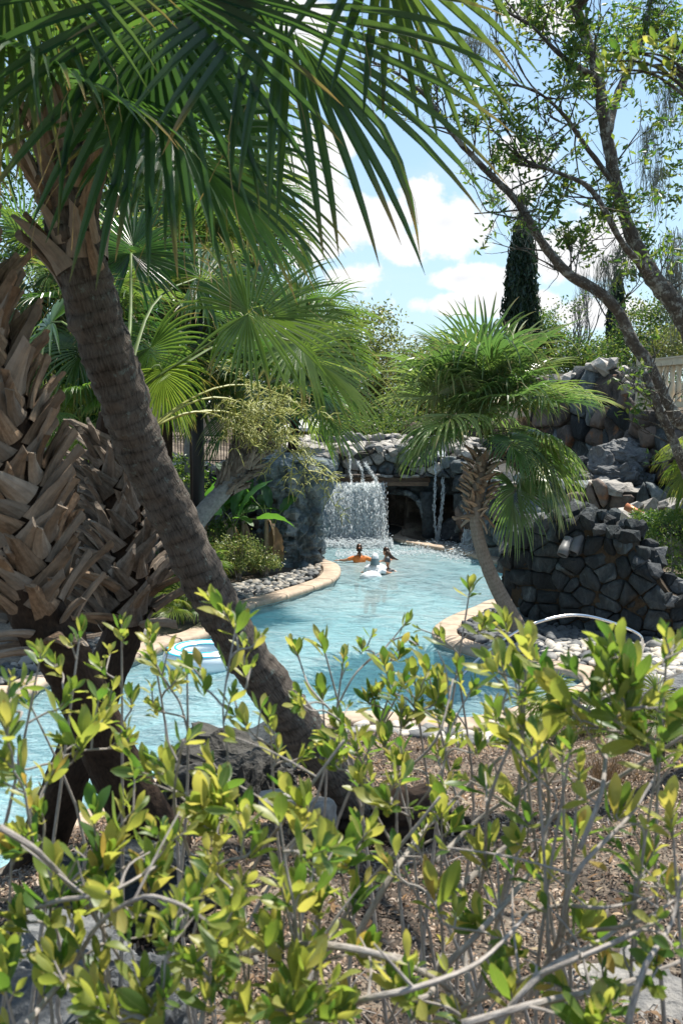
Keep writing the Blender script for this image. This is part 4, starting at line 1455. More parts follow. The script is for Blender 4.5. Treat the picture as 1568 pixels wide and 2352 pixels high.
# rugged retaining wall of stones on the left behind the banana plants
fl = Face([(-10.5, 31.5), (-8.0, 31.5), (-6.2, 31.0), (-4.4, 30.2), (-3.0, 29.4), (-2.1, 28.6), (-1.95, 27.6)])
lw = thing('rock_wall', 'brown rock wall in shade behind the banana plants left of the pillar', 'rock wall', (-5, 30.5, 0.2))
tl_ = lambda s_: 2.7 + 0.2 * math.sin(s_ * 1.7)
stone_wall(lw, fl, 0.1, tl_, 0.62, 0.5, ['rust', 'gran', 'lava'], 91, bulge=0.2, thick=1.4, core='cave', rough_=0.08, res=11, wob=0.3)
put_rocks(lw, [(fl.S(s_, tl_(s_) + r_.uniform(-.05, .2), r_.uniform(-0.9, 0.05)), r_.uniform(.2, .44)) for s_ in np.arange(0.2, fl.L, 0.2)], ['pale', 'pale', 'gran'], 92, 'cap_stone')


# ------------------------------------------------------------------ falling water
def drops(name, parent, curtain, seed, count, size=(0.006, 0.016), mat='foam'):
    """elongated drops: a spindle of eight faces each, joined"""
    r2 = np.random.default_rng(seed)
    c = curtain(r2, count)
    k = len(c)
    s = r2.uniform(*size, k) * (1 + (r2.random(k) < 0.06) * 0.9)
    l = s * r2.uniform(1.5, 8.0, k)
    loc = np.array([(1, 0, 0), (0, 1, 0), (-1, 0, 0), (0, -1, 0), (0, 0, 1), (0, 0, -1)], float)
    vs2 = c[:, None] + loc[None] * np.stack([s, s, l], -1)[:, None]
    f = np.array([(0, 1, 4), (1, 2, 4), (2, 3, 4), (3, 0, 4), (1, 0, 5), (2, 1, 5), (3, 2, 5), (0, 3, 5)])
    fs2 = (np.arange(k)[:, None, None] * 6 + f[None]).reshape(-1, 3)
    me_ = bpy.data.meshes.new(name)
    o_ = np.array(WM[parent.name].translation) if parent else np.zeros(3)
    me_.from_pydata((vs2.reshape(-1, 3) - o_).tolist(), [], fs2.tolist())
    me_.materials.append(MT[mat])
    me_.polygons.foreach_set('use_smooth', [True] * len(me_.polygons))
    o = link(name, me_, parent, Matrix.Translation(Vector(o_)))
    return tag(o, kind='stuff')


def film(name, parent, x0, x1, y, z0, z1, seed, amp=0.05, nu=50, nv=20, fall=0.12):
    mb_ = MB()
    vs2 = []
    for i in range(nu + 1):
        for j in range(nv + 1):
            x = x0 + (x1 - x0) * i / nu
            z = z0 + (z1 - z0) * j / nv
            t = (z1 - z) / (z1 - z0)
            vs2.append((x + 0.03 * fbm((x * 4, z * 0.7, seed), 2), y - fall * math.sqrt(t) - amp * fbm((x * 3, z * 0.5, seed + 3), 3), z))
    mb_.add(vs2, [(i * (nv + 1) + j, (i + 1) * (nv + 1) + j, (i + 1) * (nv + 1) + j + 1, i * (nv + 1) + j + 1) for i in range(nu) for j in range(nv)])
    return mb_.obj(name, MT['film'], parent)


x0, x1 = P(735, 1170, 33.5).x, P(888, 1170, 33.5).x
wf = thing('waterfall', 'wide curtain of white drops falling from the timber beam', 'waterfall', ((x0 + x1) / 2, 33.4, 0.05))


def curtain(r2, k):
    x = r2.uniform(x0, x1, k * 3)
    z = 2.0 * (1 - r2.random(k * 3) ** 1.05) + 0.02
    d_ = 0.45 + 0.4 * np.sin(x * 9.0 + 1.2 * np.sin(z * 0.6)) * np.sin(x * 3.1 + 1) + 0.35 * np.sin(x * 23 + z) + 0.35 * np.exp(-((x - x0 - 0.75) / 0.35) ** 2) + 0.2 * np.exp(-((x - x1 + 0.7) / .2) ** 2)
    keep_ = r2.random(k * 3) < np.clip(d_, 0.12, 1)
    x, z = x[keep_][:k], z[keep_][:k]
    y = 33.5 - 0.5 * np.sqrt(np.maximum(0, 2.0 - z)) + r2.normal(0, 0.05 + 0.05 * (2.0 - z), len(x))
    x = x + r2.normal(0, 0.012 + 0.025 * (2 - z), len(x))
    return np.stack([x, y, z], -1)


drops('falling_drops', wf, curtain, 5, 15000, (0.0045, 0.0115))
film('water_film', wf, x0 + 0.15, x1 - 0.25, 33.52, 0.05, 2.02, 4, fall=0.7)
film('water_film', wf, x0 + 0.3, x1 - 0.6, 33.58, 0.05, 2.02, 11, 0.08, fall=0.62)


def stream(pts, w):
    pts = [Vector(p_) for p_ in pts]

    def f(r2, k):
        t = r2.random(k) * (len(pts) - 1)
        i = np.minimum(t.astype(int), len(pts) - 2)
        A_ = np.array([tuple(p_) for p_ in pts])
        c = A_[i] + (A_[i + 1] - A_[i]) * (t - i)[:, None]
        return c + r2.normal(0, 1, (k, 3)) * np.array([w, w, w * 0.8])
    return f


for k, (pts, w, cnt) in enumerate((
        ([P(803, 1040, 33.6), P(803, 1085, 33.5), P(808, 1108, 33.3)], 0.02, 150), ([P(822, 1062, 33.45), P(832, 1085, 33.35), P(834, 1120, 33.3)], 0.028, 240),
        ([P(838, 1062, 33.45), P(850, 1082, 33.35), P(862, 1100, 33.25), P(868, 1122, 33.25)], 0.035, 380))):
    drops('upper_trickle', wf, stream(pts, w), 20 + k, cnt, (0.0035, 0.008))
w2_ = thing('waterfall', 'thin double stream falling right of the arch pier', 'waterfall', P(1005, 1240, 33.0))
for k, (pts, w, cnt) in enumerate((([P(1000, 1052, 33.3), P(998, 1130, 33.0), P(997, 1190, 32.9), P(1003, 1242, 32.9)], 0.022, 420), ([P(1014, 1052, 33.3), P(1018, 1130, 33.0), P(1012, 1190, 32.9), P(1006, 1242, 32.9)], 0.026, 420))):
    drops('falling_drops', w2_, stream(pts, w), 30 + k, cnt, (0.006, 0.014))
w3_ = thing('waterfall', 'white cascade sliding down the upper rocks behind the palm crown', 'waterfall', P(1005, 1040, 36.0))
drops('falling_drops', w3_, stream([P(1012, 1000, 37.4), P(1000, 1030, 36.9), P(1005, 1046, 35.2), P(1005, 1053, 33.5)], 0.16), 41, 2600, (0.008, 0.02))
w4_ = thing('waterfall', 'short splashing cascade just left of the curved palm trunk', 'waterfall', P(1076, 1250, 31.2))
drops('falling_drops', w4_, stream([P(1086, 1178, 31.6), P(1078, 1205, 31.3), P(1072, 1250, 31.0)], 0.07), 42, 1500, (0.008, 0.018))


# foam where the falls hit the water, and broken white water drifting down the pool
def foam_pts(r2, k):
    a = np.stack([r2.uniform(x0 - 0.1, x1 + 0.15, k * 2), r2.normal(32.6, 0.3, k * 2), np.abs(r2.normal(0, 0.10, k * 2))], -1)
    b = np.stack([r2.normal(P(1010, 1250, 32.4).x, 0.5, k // 3), r2.normal(32.0, 0.4, k // 3), np.abs(r2.normal(0, 0.08, k // 3))], -1)
    c = np.stack([r2.normal(P(1075, 1255, 30.8).x, 0.3, k // 3), r2.normal(30.4, 0.4, k // 3), np.abs(r2.normal(0, 0.12, k // 3))], -1)
    t = r2.random(k // 2)
    L0, L1 = PZ(960, 1252, 0), PZ(1120, 1290, 0)
    d = np.stack([L0.x + (L1.x - L0.x) * t + r2.normal(0, .3, k // 2), L0.y + (L1.y - L0.y) * t + r2.normal(0, .35, k // 2), np.abs(r2.normal(0.0, 0.02, k // 2))], -1)
    t = r2.random(k // 4)
    L0, L1 = PZ(770, 1274, 0), PZ(1010, 1266, 0)
    e = np.stack([L0.x + (L1.x - L0.x) * t, L0.y + (L1.y - L0.y) * t + r2.normal(0, .45, k // 4), np.abs(r2.normal(0.01, 0.015, k // 4))], -1)
    return np.concatenate([a, b, c, d, e])


r2 = np.random.default_rng(77)
fp = foam_pts(r2, 6500)
k = len(fp)
s = r2.uniform(0.008, 0.032, k)
loc = np.array([(1, 0, 0), (0, 1, 0), (-1, 0, 0), (0, -1, 0), (0, 0, 0.7), (0, 0, -0.7)], float)
vs2 = fp[:, None] + loc[None] * np.stack([s * 1.5, s, s * 0.7], -1)[:, None]
f = np.array([(0, 1, 4), (1, 2, 4), (2, 3, 4), (3, 0, 4), (1, 0, 5), (2, 1, 5), (3, 2, 5), (0, 3, 5)])
me = bpy.data.meshes.new('foam')
me.from_pydata(vs2.reshape(-1, 3).tolist(), [], (np.arange(k)[:, None, None] * 6 + f[None]).reshape(-1, 3).tolist())
me.materials.append(MT['foam'])
me.polygons.foreach_set('use_smooth', [True] * len(me.polygons))
tag(link('foam', me), 'white foam and spray where the falls hit the pool', 'foam', kind='stuff')

# ------------------------------------------------------------------ fan palms
def blade(mb, hub, fwd, nrm, L, nseg, span, g, seed, fold=0.25, costa=0.22, bent=0.15, joined=0.3, threads=6, wid=1.0, curve=0.5):
    r_ = random.Random(seed)
    hub, fwd, nrm = Vector(hub), Vector(fwd).normalized(), Vector(nrm)
    nrm = (nrm - fwd * nrm.dot(fwd)).normalized()
    x = fwd.cross(nrm)
    da = span / nseg
    st = (0.0, 0.10, 0.28, 0.46, 0.62, 0.78, 0.9, 1.0)
    tp = (0.0, 0.36, 1.0, 1.0, 0.86, 0.62, 0.34, 0.03)
    for i in range(nseg):
        a = -span / 2 + (i + 0.5) * da + r_.uniform(-.12, .12) * da
        c, s = math.cos(a), math.sin(a)
        o = hub + fwd * costa * L * max(0, c) ** 2 * 0.8 - nrm * costa * L * curve * max(0, c) ** 3
        d = (fwd * c + x * s + nrm * (fold * abs(s) - 0.35 * costa * max(0, c))).normalized()
        w = (x * c - fwd * s).normalized()
        Li = L * (0.70 + 0.30 * math.cos(a * 0.5) ** 2) * r_.uniform(0.9, 1.06)
        whalf = L * joined * math.tan(da / 2) * 1.15 * wid
        q_ = r_.random()
        brk = r_.uniform(0.45, 0.75) if r_.random() < bent else 9
        tw = r_.uniform(-0.5, 0.5)
        cur, p_, vs, col = d.copy(), o.copy(), [], []
        for k, t in enumerate(st):
            if k:
                ds = (t - st[k - 1]) * Li
                ga = g * (0.12 + 1.5 * t ** 1.8)
                if t > brk:
                    ga += 1.6
                cur = (cur + Vector((0, 0, -1)) * ga * (st[k] - st[k - 1]) * 2.2 + w * tw * 0.03).normalized()
                p_ = p_ + cur * ds
            n_ = w.cross(cur)
            n_ = n_.normalized() if n_.length > 1e-4 else nrm
            hw = whalf * tp[k] * (1 if k else 0)
            vs += [p_ - w * hw, p_ - n_ * hw * 0.75 * (1 if n_.dot(nrm) > 0 else -1), p_ + w * hw]
            col += [(t, q_)] * 3
        fs = []
        for k in range(len(st) - 1):
            b = k * 3
            fs += [(b, b + 1, b + 4, b + 3), (b + 1, b + 2, b + 5, b + 4)]
        mb.add(vs, fs, None, 0, col)
    for i in range(threads):
        a = r_.uniform(-span / 2, span / 2)
        d = (fwd * math.cos(a) + x * math.sin(a)).normalized()
        p_ = hub + d * L * r_.uniform(0.4, 0.6)
        w = (x * math.cos(a) - fwd * math.sin(a)).normalized() * 0.0016
        vs = []
        cur = (d + Vector((r_.uniform(-.5, .5), r_.uniform(-.5, .5), r_.uniform(-.3, .3)))).normalized()
        for k in range(7):
            vs += [p_ - w, p_ + w]
            cur = (cur + Vector((r_.uniform(-.25, .25), r_.uniform(-.25, .25), -0.22))).normalized()
            p_ = p_ + cur * L * 0.085
        mb.add(vs, [(2 * k, 2 * k + 1, 2 * k + 3, 2 * k + 2) for k in range(6)], None, 0, [(1.0, 0.9)] * 14)


def petiole(mb, p0, d0, hub, d1, r0=0.017, r1=0.009):
    p0, hub = Vector(p0), Vector(hub)
    L = (hub - p0).length
    a, b = p0 + Vector(d0).normalized() * L * 0.4, hub - Vector(d1).normalized() * L * 0.35
    pts = []
    for k in range(9):
        t = k / 8
        pts.append((1 - t) ** 3 * p0 + 3 * (1 - t) ** 2 * t * a + 3 * (1 - t) * t * t * b + t ** 3 * hub)
    mb.tube(pts, [r0 + (r1 - r0) * k / 8 for k in range(9)], 6, cap=True, flat=0.6)


FR = {}
ELEV = (82, 62, 44, 26, 8, -14, -38, -62)


def frond_meshes(kind, ei, var):
    """blade and petiole meshes in the crown frame: azimuth +Y, gravity -Z"""
    key = (kind, ei, var)
    if key not in FR:
        e = R(ELEV[ei])
        mat, Lp, Lb, nseg, g, bent = {'green': ('frond', 0.95, 0.95, 44, 0.5, 0.12), 'grey': ('frond_grey', 0.95, 0.98, 44, 0.42 if e > 0.2 else 0.75, 0.3),
                                      'yellow': ('frond_yellow', 0.9, 0.9, 40, 0.8, 0.2)}[kind]
        r_ = random.Random(ei * 17 + var * 101 + len(kind))
        e0 = min(R(88), e + R(34 if kind != 'grey' else 22))
        d0 = Vector((0, math.cos(e0), math.sin(e0)))
        dh = Vector((r_.uniform(-.1, .1), math.cos(e), math.sin(e))).normalized()
        em = (e + e0) / 2
        hub = Vector((0, math.cos(em), math.sin(em))) * Lp
        dend = Vector((0, math.cos(e - R(22 if kind != 'grey' else 10)), math.sin(e - R(22 if kind != 'grey' else 10))))
        up = Vector((r_.uniform(-.35, .35), -math.sin(e), math.cos(e) + 0.02))
        mb = MB()
        blade(mb, hub, dend, up, Lb, nseg, R(r_.uniform(270, 320)), g, ei * 7 + var * 31 + 5, fold=0.2, bent=bent, threads=8 if kind != 'yellow' else 3)
        me1 = mb.mesh('frond', MT[mat], False)
        mp = MB()
        petiole(mp, (0, 0, 0), d0, hub, dend)
        FR[key] = (me1, mp.mesh('petiole', MT['petiole']))
    return FR[key]


def crown(root, c, n_, kind, scale, seed, lo=-62, hi=84, axis_=None, az=None):
    r_ = random.Random(seed)
    for k in range(n_):
        t = (k + 0.5) / n_
        e = hi + (lo - hi) * t ** 0.85
        ei = min(range(len(ELEV)), key=lambda i: abs(ELEV[i] - e))
        a = k * 2.39996 + r_.uniform(-.25, .25) if az is None else r_.uniform(*az)
        b, p_ = frond_meshes(kind, ei, r_.randrange(2))
        s = scale * r_.uniform(0.85, 1.1)
        rot = (axis_ or Matrix.Identity(3)) @ euler3(r_.uniform(-.12, .12), r_.uniform(-.12, .12), a)
        M = TRS(Vector(c) + rot @ Vector((0, 0.05, 0)) * scale + Vector((0, 0, r_.uniform(-.12, .08) * scale)), rot, s)
        f = link('frond', b, root, M)
        link('petiole', p_, f, M)


def boot_mesh(mat, k):
    """a cut leaf base: broad strap, split foot, square-cut top; +Z up the trunk, +Y outward"""
    r_ = random.Random(k)
    mb = MB()
    vs = []
    n_ = 6
    bend = r_.uniform(0.25, 0.5)
    for i in range(n_):
        t = i / (n_ - 1)
        w = 0.13 * (1 - t) ** 1.4 + 0.135 * r_.uniform(0.92, 1.05) * (1 - 0.42 * t)
        y = 0.02 + bend * t ** 1.6
        z = t
        cut = 0.09 * (1 if i == n_ - 1 else 0) * r_.choice((-1, 1))
        for j, (xx, yy) in enumerate(((-1, -0.045), (-0.55, 0.04), (0, 0.07), (0.55, 0.04), (1, -0.045))):
            vs.append((xx * w, y + yy, z + cut * xx))
        for xx, yy in ((0.8, -0.10), (-0.8, -0.10)):
            vs.append((xx * w * .9, y + yy, z + cut * xx))
    fs = []
    for i in range(n_ - 1):
        for j in range(7):
            fs.append((i * 7 + j, i * 7 + (j + 1) % 7, (i + 1) * 7 + (j + 1) % 7, (i + 1) * 7 + j))
    fs.append(tuple((n_ - 1) * 7 + j for j in range(7)))
    mb.add(vs, fs, [(v[0] * 0.6 + 0.5, v[2]) for v in vs])
    return mb.mesh('leaf_base', MT[mat], False)


BOOT = {}


def boots(root, pts, rad, n_, ln, mat, seed, flare=0.35, cross=0.5, wid=1.0):
    """leaf bases spiralling up the curve pts"""
    if mat not in BOOT:
        BOOT[mat] = [boot_mesh(mat, k) for k in range(5)]
    r_ = random.Random(seed)
    pts = [Vector(p_) for p_ in pts]
    for k in range(n_):
        t = (k + 0.5) / n_ * (len(pts) - 1)
        i = min(int(t), len(pts) - 2)
        c = pts[i].lerp(pts[i + 1], t - i)
        ax = (pts[i + 1] - pts[i]).normalized()
        ra = rad[i] + (rad[i + 1] - rad[i]) * (t - i)
        ref = ax.cross(Vector((0, 1, 0))).normalized()
        ref2 = ax.cross(ref)
        th = k * 2.39996 + r_.uniform(-.15, .15)
        out = ref * math.cos(th) + ref2 * math.sin(th)
        side = ax.cross(out)
        tw = cross * (1 if k % 2 else -1) * r_.uniform(0.5, 1.2)
        f = flare * r_.uniform(0.6, 1.4)
        z = (ax * math.cos(f) + out * math.sin(f)).normalized()
        y = (out * math.cos(f) - ax * math.sin(f)).normalized()
        x = y.cross(z)
        z2 = z * math.cos(tw) + x * math.sin(tw)
        x2 = y.cross(z2)
        M3 = Matrix((x2, y, z2)).transposed()
        l = ln * r_.uniform(0.75, 1.2)
        link('leaf_base', r_.choice(BOOT[mat]), root, TRS(c + out * ra, M3, (l * wid * r_.uniform(0.85, 1.15), l * 0.8, l)))


def trunk(root, pts, rad, mat, seg=18, wob=0.03, seed=0, sub=8, rings=0.0, rspace=0.14, rough=0.0):
    c = catmull([Vector(p_) for p_ in pts], sub)
    rr_ = np.interp(np.linspace(0, 1, len(c)), np.linspace(0, 1, len(rad)), rad)
    if rings:
        L, out = 0.0, []
        for i, p_ in enumerate(c):
            L += (p_ - c[i - 1]).length if i else 0
            out.append(rr_[i] * (1 + rings * (abs(math.sin(math.pi * L / rspace)) ** 0.5 - 0.6) + 0.03 * fbm((L * 2, seed, 0), 2)))
        rr_ = out
    return MB().tube(c, list(rr_), seg, wob=wob, seed=seed, rough=rough).obj('trunk', MT[mat], root), c


# the big leaning palm
PLc = [P(935, 2020, 7.5), P(885, 1930, 7.3), P(800, 1815, 7.15), P(705, 1695, 6.95), P(628, 1590, 6.8), P(545, 1470, 6.65), P(470, 1337, 6.5), P(403, 1193, 6.35), P(330, 1049, 6.2), P(302, 974, 6.1), P(255, 830, 5.95), P(210, 690, 5.85), P(172, 550, 5.75), P(150, 430, 5.65), P(140, 300, 5.6)]
pl = thing('leaning_palm', 'tall leaning fan palm with bare grey trunk crossing the picture in front of the pool', 'palm tree', PLc[0])
trunk(pl, PLc, [0.32, 0.2, 0.168, 0.155, 0.15, 0.145, 0.142, 0.142, 0.142, 0.145, 0.15, 0.155, 0.15, 0.14, 0.12], 'trunk', 34, 0.03, 3, 22, rings=0.012, rspace=0.085, rough=0.14)
boots(pl, [P(196, 640, 5.8), P(172, 550, 5.75), P(150, 430, 5.65), P(140, 260, 5.6)], [0.135, 0.13, 0.12, 0.09], 34, 0.30, 'boot', 8, flare=0.05, cross=0.35, wid=1.0)
top = P(140, 250, 5.6)


def hero(root, p0, d0, hub, fwd, nrm, L, seed, mat='frond_near', g=0.4, nseg=44, span=290, r0=0.02, fold=0.15, bent=0.1, wid=1.0, dend=None):
    mb = MB()
    blade(mb, hub, fwd, nrm, L, nseg, R(span), g, seed, fold=fold, bent=bent, wid=wid)
    f = mb.obj('frond', MT[mat], root, False)
    mp = MB()
    petiole(mp, p0, d0, hub, dend or fwd, r0, r0 * 0.55)
    mp.obj('petiole', MT['petiole'], f)
    return f


hero(pl, top, (.1, -.4, 1), P(372, -45, 4.3), (-0.15, -0.25, -0.95), (0.25, -0.95, 0.2), 1.08, 1, nseg=36, wid=1.0, g=0.25, span=250)
hero(pl, top, (.5, -.5, .9), P(625, -25, 4.5), (0.62, -0.1, -0.62), (0.25, -0.9, 0.3), 1.16, 2, nseg=40, wid=0.92, g=0.3, span=280)
hero(pl, top, (-.3, -.6, 1), P(40, -170, 4.3), (-0.5, -0.2, -0.85), (0.1, -0.95, 0.3), 1.0, 3, nseg=36, wid=.9, g=0.25, span=230)
hero(pl, top, (.2, .4, 1), P(480, 40, 6.2), (0.5, .2, -0.7), (0.3, -0.8, 0.4), 1.05, 4, g=0.5)
hero(pl, top, (.6, .4, .6), P(420, 300, 5.9), (0.85, 0.1, -0.35), (0.2, -0.75, 0.65), 1.05, 5, g=0.55, fold=0.3, nseg=50)
hero(pl, top, (.4, .9, .8), P(330, 120, 7.0), (0.3, .5, -0.2), (0.1, -0.6, 0.8), 0.95, 8, g=0.6)
hero(pl, top, (.4, -.6, 1.2), P(860, -190, 4.7), (0.5, -0.1, -0.8), (0.2, -0.95, 0.2), 0.9, 9, g=0.3, nseg=32, wid=.9)
crown(pl, top, 7, 'green', 0.95, 41, lo=10, hi=70, az=(-1.0, 1.6))

# left foreground palm clad in leaf bases
PA = [P(400, 1990, 6.1), P(285, 1800, 5.75), P(215, 1650, 5.5), P(160, 1530, 5.35), P(82, 1400, 5.2), P(52, 1200, 5.1), P(5, 1000, 5.0), P(-50, 800, 4.95), P(-110, 560, 4.9), P(-150, 380, 4.9)]
pa = thing('booted_palm', 'thick palm clad in brown cut leaf bases at the left edge', 'palm tree', PA[0])
trunk(pa, PA, [.19, .16, .14, .14, .15, .16, .16, .15, .13, .11], 'fibre', 16, .06, 5, 8)
boots(pa, PA[4:9], [.13, .16, .16, .145, .11], 210, 0.27, 'boot', 12, flare=0.30, cross=0.55, wid=1.0)
boots(pa, [P(130, 1470, 5.3), PA[4]], [.14, .16], 14, 0.30, 'boot', 13, flare=0.8, cross=0.3, wid=.7)
crown(pa, PA[-1], 9, 'green', 1.0, 43, lo=5, hi=75)
hero(pa, PA[-1] + Vector((0, 0, -0.25)), (.55, -.35, .75), P(388, 292, 4.7), (0.82, 0.05, -0.42), (0.25, -0.75, 0.6), 0.92, 15, g=0.5, nseg=46, fold=0.3, dend=Vector((1, 0, -0.2)))

# second booted palm behind the leaning trunk
PB = [P(45, 2080, 7.1), P(100, 1930, 6.85), P(170, 1750, 6.6), P(236, 1575, 6.8), P(285, 1440, 7.0), P(296, 1300, 7.1), P(274, 1150, 7.2), P(255, 1030, 7.3), P(262, 950, 7.3)]
pb = thing('booted_palm', 'second booted palm standing behind the leaning trunk', 'palm tree', PB[0])
trunk(pb, PB, [.2, .17, .14, .14, .14, .14, .13, .12, .1], 'fibre', 16, .06, 6, 8)
boots(pb, PB[4:8], [.15, .17, .15, .12], 130, 0.28, 'boot_grey', 14, flare=0.33, cross=0.65, wid=0.95)
boots(pb, [P(300, 1440, 7.0), P(300, 1340, 7.0)], [.15, .17], 12, 0.38, 'boot', 15, flare=0.9, cross=0.3, wid=0.5)
cb = P(262, 950, 7.3)
hero(pb, cb, (.5, .3, .6), P(570, 720, 7.4), (0.72, 0.15, 0.1), (-0.15, -0.95, 0.4), 0.84, 21, mat='frond', g=0.4, nseg=50, span=320, fold=0.12, wid=.85, dend=Vector((.7, .1, .7)))
hero(pb, cb, (.2, .3, 1), P(302, 582, 8.4), (-0.05, 0.3, 0.7), (0.0, -0.95, 0.2), 0.78, 22, mat='frond', g=0.25, nseg=46, span=330, fold=0.0, dend=Vector((0, .2, 1)))
hero(pb, cb, (.5, .6, .4), P(690, 790, 8.4), (0.8, 0.2, -0.35), (0.1, -0.7, 0.7), 0.95, 23, mat='frond', g=0.6, nseg=48, fold=0.25)
hero(pb, cb, (-.5, .6, .6), P(120, 740, 7.8), (-0.5, 0.4, -0.1), (-0.1, -0.7, 0.7), 0.85, 26, mat='frond', g=0.5)
hero(pb, cb, (.3, .5, .9), P(450, 640, 8.6), (0.5, 0.4, 0.2), (0, -0.8, 0.6), 0.85, 27, mat='frond', g=0.5)

hero(pb, cb, (.5, .5, .5), P(372, 850, 7.4), (0.12, 0.2, -0.9), (0.1, -0.85, 0.4), 0.46, 28, mat='frond_yellow', g=0.6, nseg=34, span=220, r0=.014)
hero(pb, cb, (.3, .8, .5), P(345, 800, 8.0), (0.5, 0.3, -0.7), (0.1, -0.8, 0.5), 0.7, 29, mat='frond', g=0.6, nseg=36, span=240, r0=.014)


def flower_stalk(root, p0, p1, sag, seed, n_=26, ln=0.26):
    r_ = random.Random(seed)
    p0, p1 = Vector(p0), Vector(p1)
    mb = MB()
    main = [p0.lerp(p1, t / 10) + Vector((0, 0, sag * math.sin(math.pi * t / 10) - 0.1 * (t / 10) ** 2)) for t in range(11)]
    mb.tube(main, [0.010 - 0.0006 * k for k in range(11)], 5)
    for k in range(n_):
        t = 6 + 4 * k / n_
        i = min(int(t), 9)
        b = main[i].lerp(main[i + 1], t - i)
        d = (p1 - p0).normalized() * 0.5 + Vector((r_.gauss(0, 1), r_.gauss(0, 1), r_.gauss(-.1, .7)))
        d.normalize()
        L = ln * r_.uniform(0.6, 1.2)
        br = [b + d * L * s + Vector((0, 0, -0.35 * L * s * s)) for s in (0, .25, .5, .75, 1)]
        mb.tube(br, [.004, .0036, .003, .0026, .002], 4, cap=False)
        for s in range(1, 5):
            for _ in range(4):
                e = (d * 0.5 + Vector((r_.gauss(0, .8), r_.gauss(0, .8), r_.gauss(.1, .6)))).normalized()
                l2 = L * r_.uniform(0.28, 0.5)
                mb.tube([br[s], br[s] + e * l2 * .5 + Vector((0, 0, .01)), br[s] + e * l2 + Vector((0, 0, -.02))], [.0032, .0032, .002], 3, cap=False)
    return mb.obj('flower_stalk', MT['flower'], root)


flower_stalk(pb, P(330, 1000, 7.0), P(640, 950, 7.6), 0.22, 3, 22, 0.24)
flower_stalk(pb, P(340, 990, 7.1), P(600, 1000, 7.7), 0.18, 4, 12, 0.2)
flower_stalk(pb, P(345, 980, 7.2), P(740, 1090, 8.0), 0.3, 5, 22, 0.22)
flower_stalk(pb, P(345, 980, 7.2), P(690, 900, 8.0), 0.2, 6, 14, 0.26)

# small curved palm on the island
PI = [P(1222, 1500, 17.75), P(1208, 1478, 17.7), P(1178, 1420, 17.7), P(1140, 1350, 17.7), P(1115, 1290, 17.65), P(1098, 1235, 17.6), P(1092, 1185, 17.6), P(1100, 1110, 17.6), P(1106, 1045, 17.6)]
pi_ = thing('island_palm', 'small curved palm with shaggy green crown rising from the pebble island', 'palm tree', PI[0])
trunk(pi_, PI, [.19, .165, .14, .128, .12, .112, .11, .12, .10], 'island_trunk', 16, .03, 9, 10, rings=0.05, rspace=0.07)
boots(pi_, PI[6:9], [.12, .17, .13], 74, 0.27, 'boot', 16, flare=0.55, cross=0.7, wid=0.8)
boots(pi_, [P(1092, 1196, 17.6), P(1094, 1178, 17.6)], [.10, .12], 5, 0.36, 'boot', 18, flare=1.5, cross=0.3, wid=0.6)
ctop = P(1112, 995, 17.6)
crown(pi_, ctop, 23, 'grey', 1.14, 51, lo=12, hi=86)
crown(pi_, ctop, 9, 'grey', 1.12, 53, lo=-60, hi=-5, az=(4.0, 5.5))
crown(pi_, ctop, 5, 'grey', 0.88, 54, lo=-26, hi=5, az=(0.6, 1.9))
crown(pi_, ctop + Vector((0, 0, .05)), 5, 'grey', 0.85, 55, lo=-12, hi=35, az=(2.5, 3.8))
crown(pi_, ctop + Vector((0, 0, .1)), 9, 'grey', 1.22, 52, lo=25, hi=84)

# the diagonal palm with crossed grey boots on the left bank
PD = [P(440, 1215, 21.6), P(470, 1175, 21.7), P(510, 1130, 21.9), P(548, 1080, 22.1), P(580, 1030, 22.3), P(612, 970, 22.5), P(630, 930, 22.6)]
pd = thing('bank_palm', 'slanting palm with crossed grey leaf bases growing among the banana plants', 'palm tree', PD[0])
trunk(pd, PD, [.22, .2, .19, .2, .2, .18, .14], 'greybark', 14, .05, 11, 6)
boots(pd, PD[2:6], [.2, .23, .23, .19], 96, 0.44, 'boot_grey', 22, flare=0.13, cross=0.6, wid=1.0)
crown(pd, PD[-1], 24, 'green', 1.25, 61, lo=-30, hi=78)

# palms standing further back on the left bank, each with its own trunk
for k, (u_, v_, d_, nf, s_, kind, lab) in enumerate((
        (225, 800, 18.5, 26, 1.15, 'green', 'dense fan palm seen between the two booted trunks'),
        (95, 690, 19.5, 28, 1.3, 'green', 'fan palm at the left edge above the booted trunk'),
        (470, 640, 25.0, 28, 1.5, 'green', 'tall fan palm behind the star shaped frond'),
        (400, 780, 23.0, 28, 1.35, 'green', 'fan palm crown behind the black lamp post'),
        (190, 985, 17.2, 20, 0.7, 'yellow', 'low bright green palm behind the booted trunk'),
        (690, 800, 30.0, 26, 1.5, 'green', 'fan palm just left of the grotto trees'),
        (320, 480, 28.0, 28, 1.7, 'green', 'tallest fan palm far back on the left'),
        (560, 500, 33.0, 26, 1.7, 'green', 'distant fan palm under the cloud gap at left'))):
    c = P(u_, v_, d_)
    g0 = gz(c.x - 0.2, c.y)
    root = thing('fan_palm', lab, 'palm tree', (c.x - 0.2, c.y, g0), 'palms on the left bank')
    trunk(root, [(c.x - 0.2, c.y, g0 - 0.1), (c.x - 0.25, c.y, (g0 + c.z) / 2), (c.x, c.y, c.z)], [.2, .16, .12], 'fibre', 12, .06, k, 8)
    crown(root, c, nf, kind, s_, 70 + k, lo=-60, hi=84)
c = P(1650, 1070, 20.5)
root = thing('fan_palm', 'yellow green palm fronds reaching in at the right edge above the hedge', 'palm tree', (c.x, c.y, gz(c.x, c.y)))
trunk(root, [(c.x, c.y, gz(c.x, c.y)), (c.x, c.y, c.z)], [.16, .12], 'fibre', 12, .05, 2, 6)
crown(root, c, 24, 'yellow', 0.82, 83, lo=-60, hi=70)
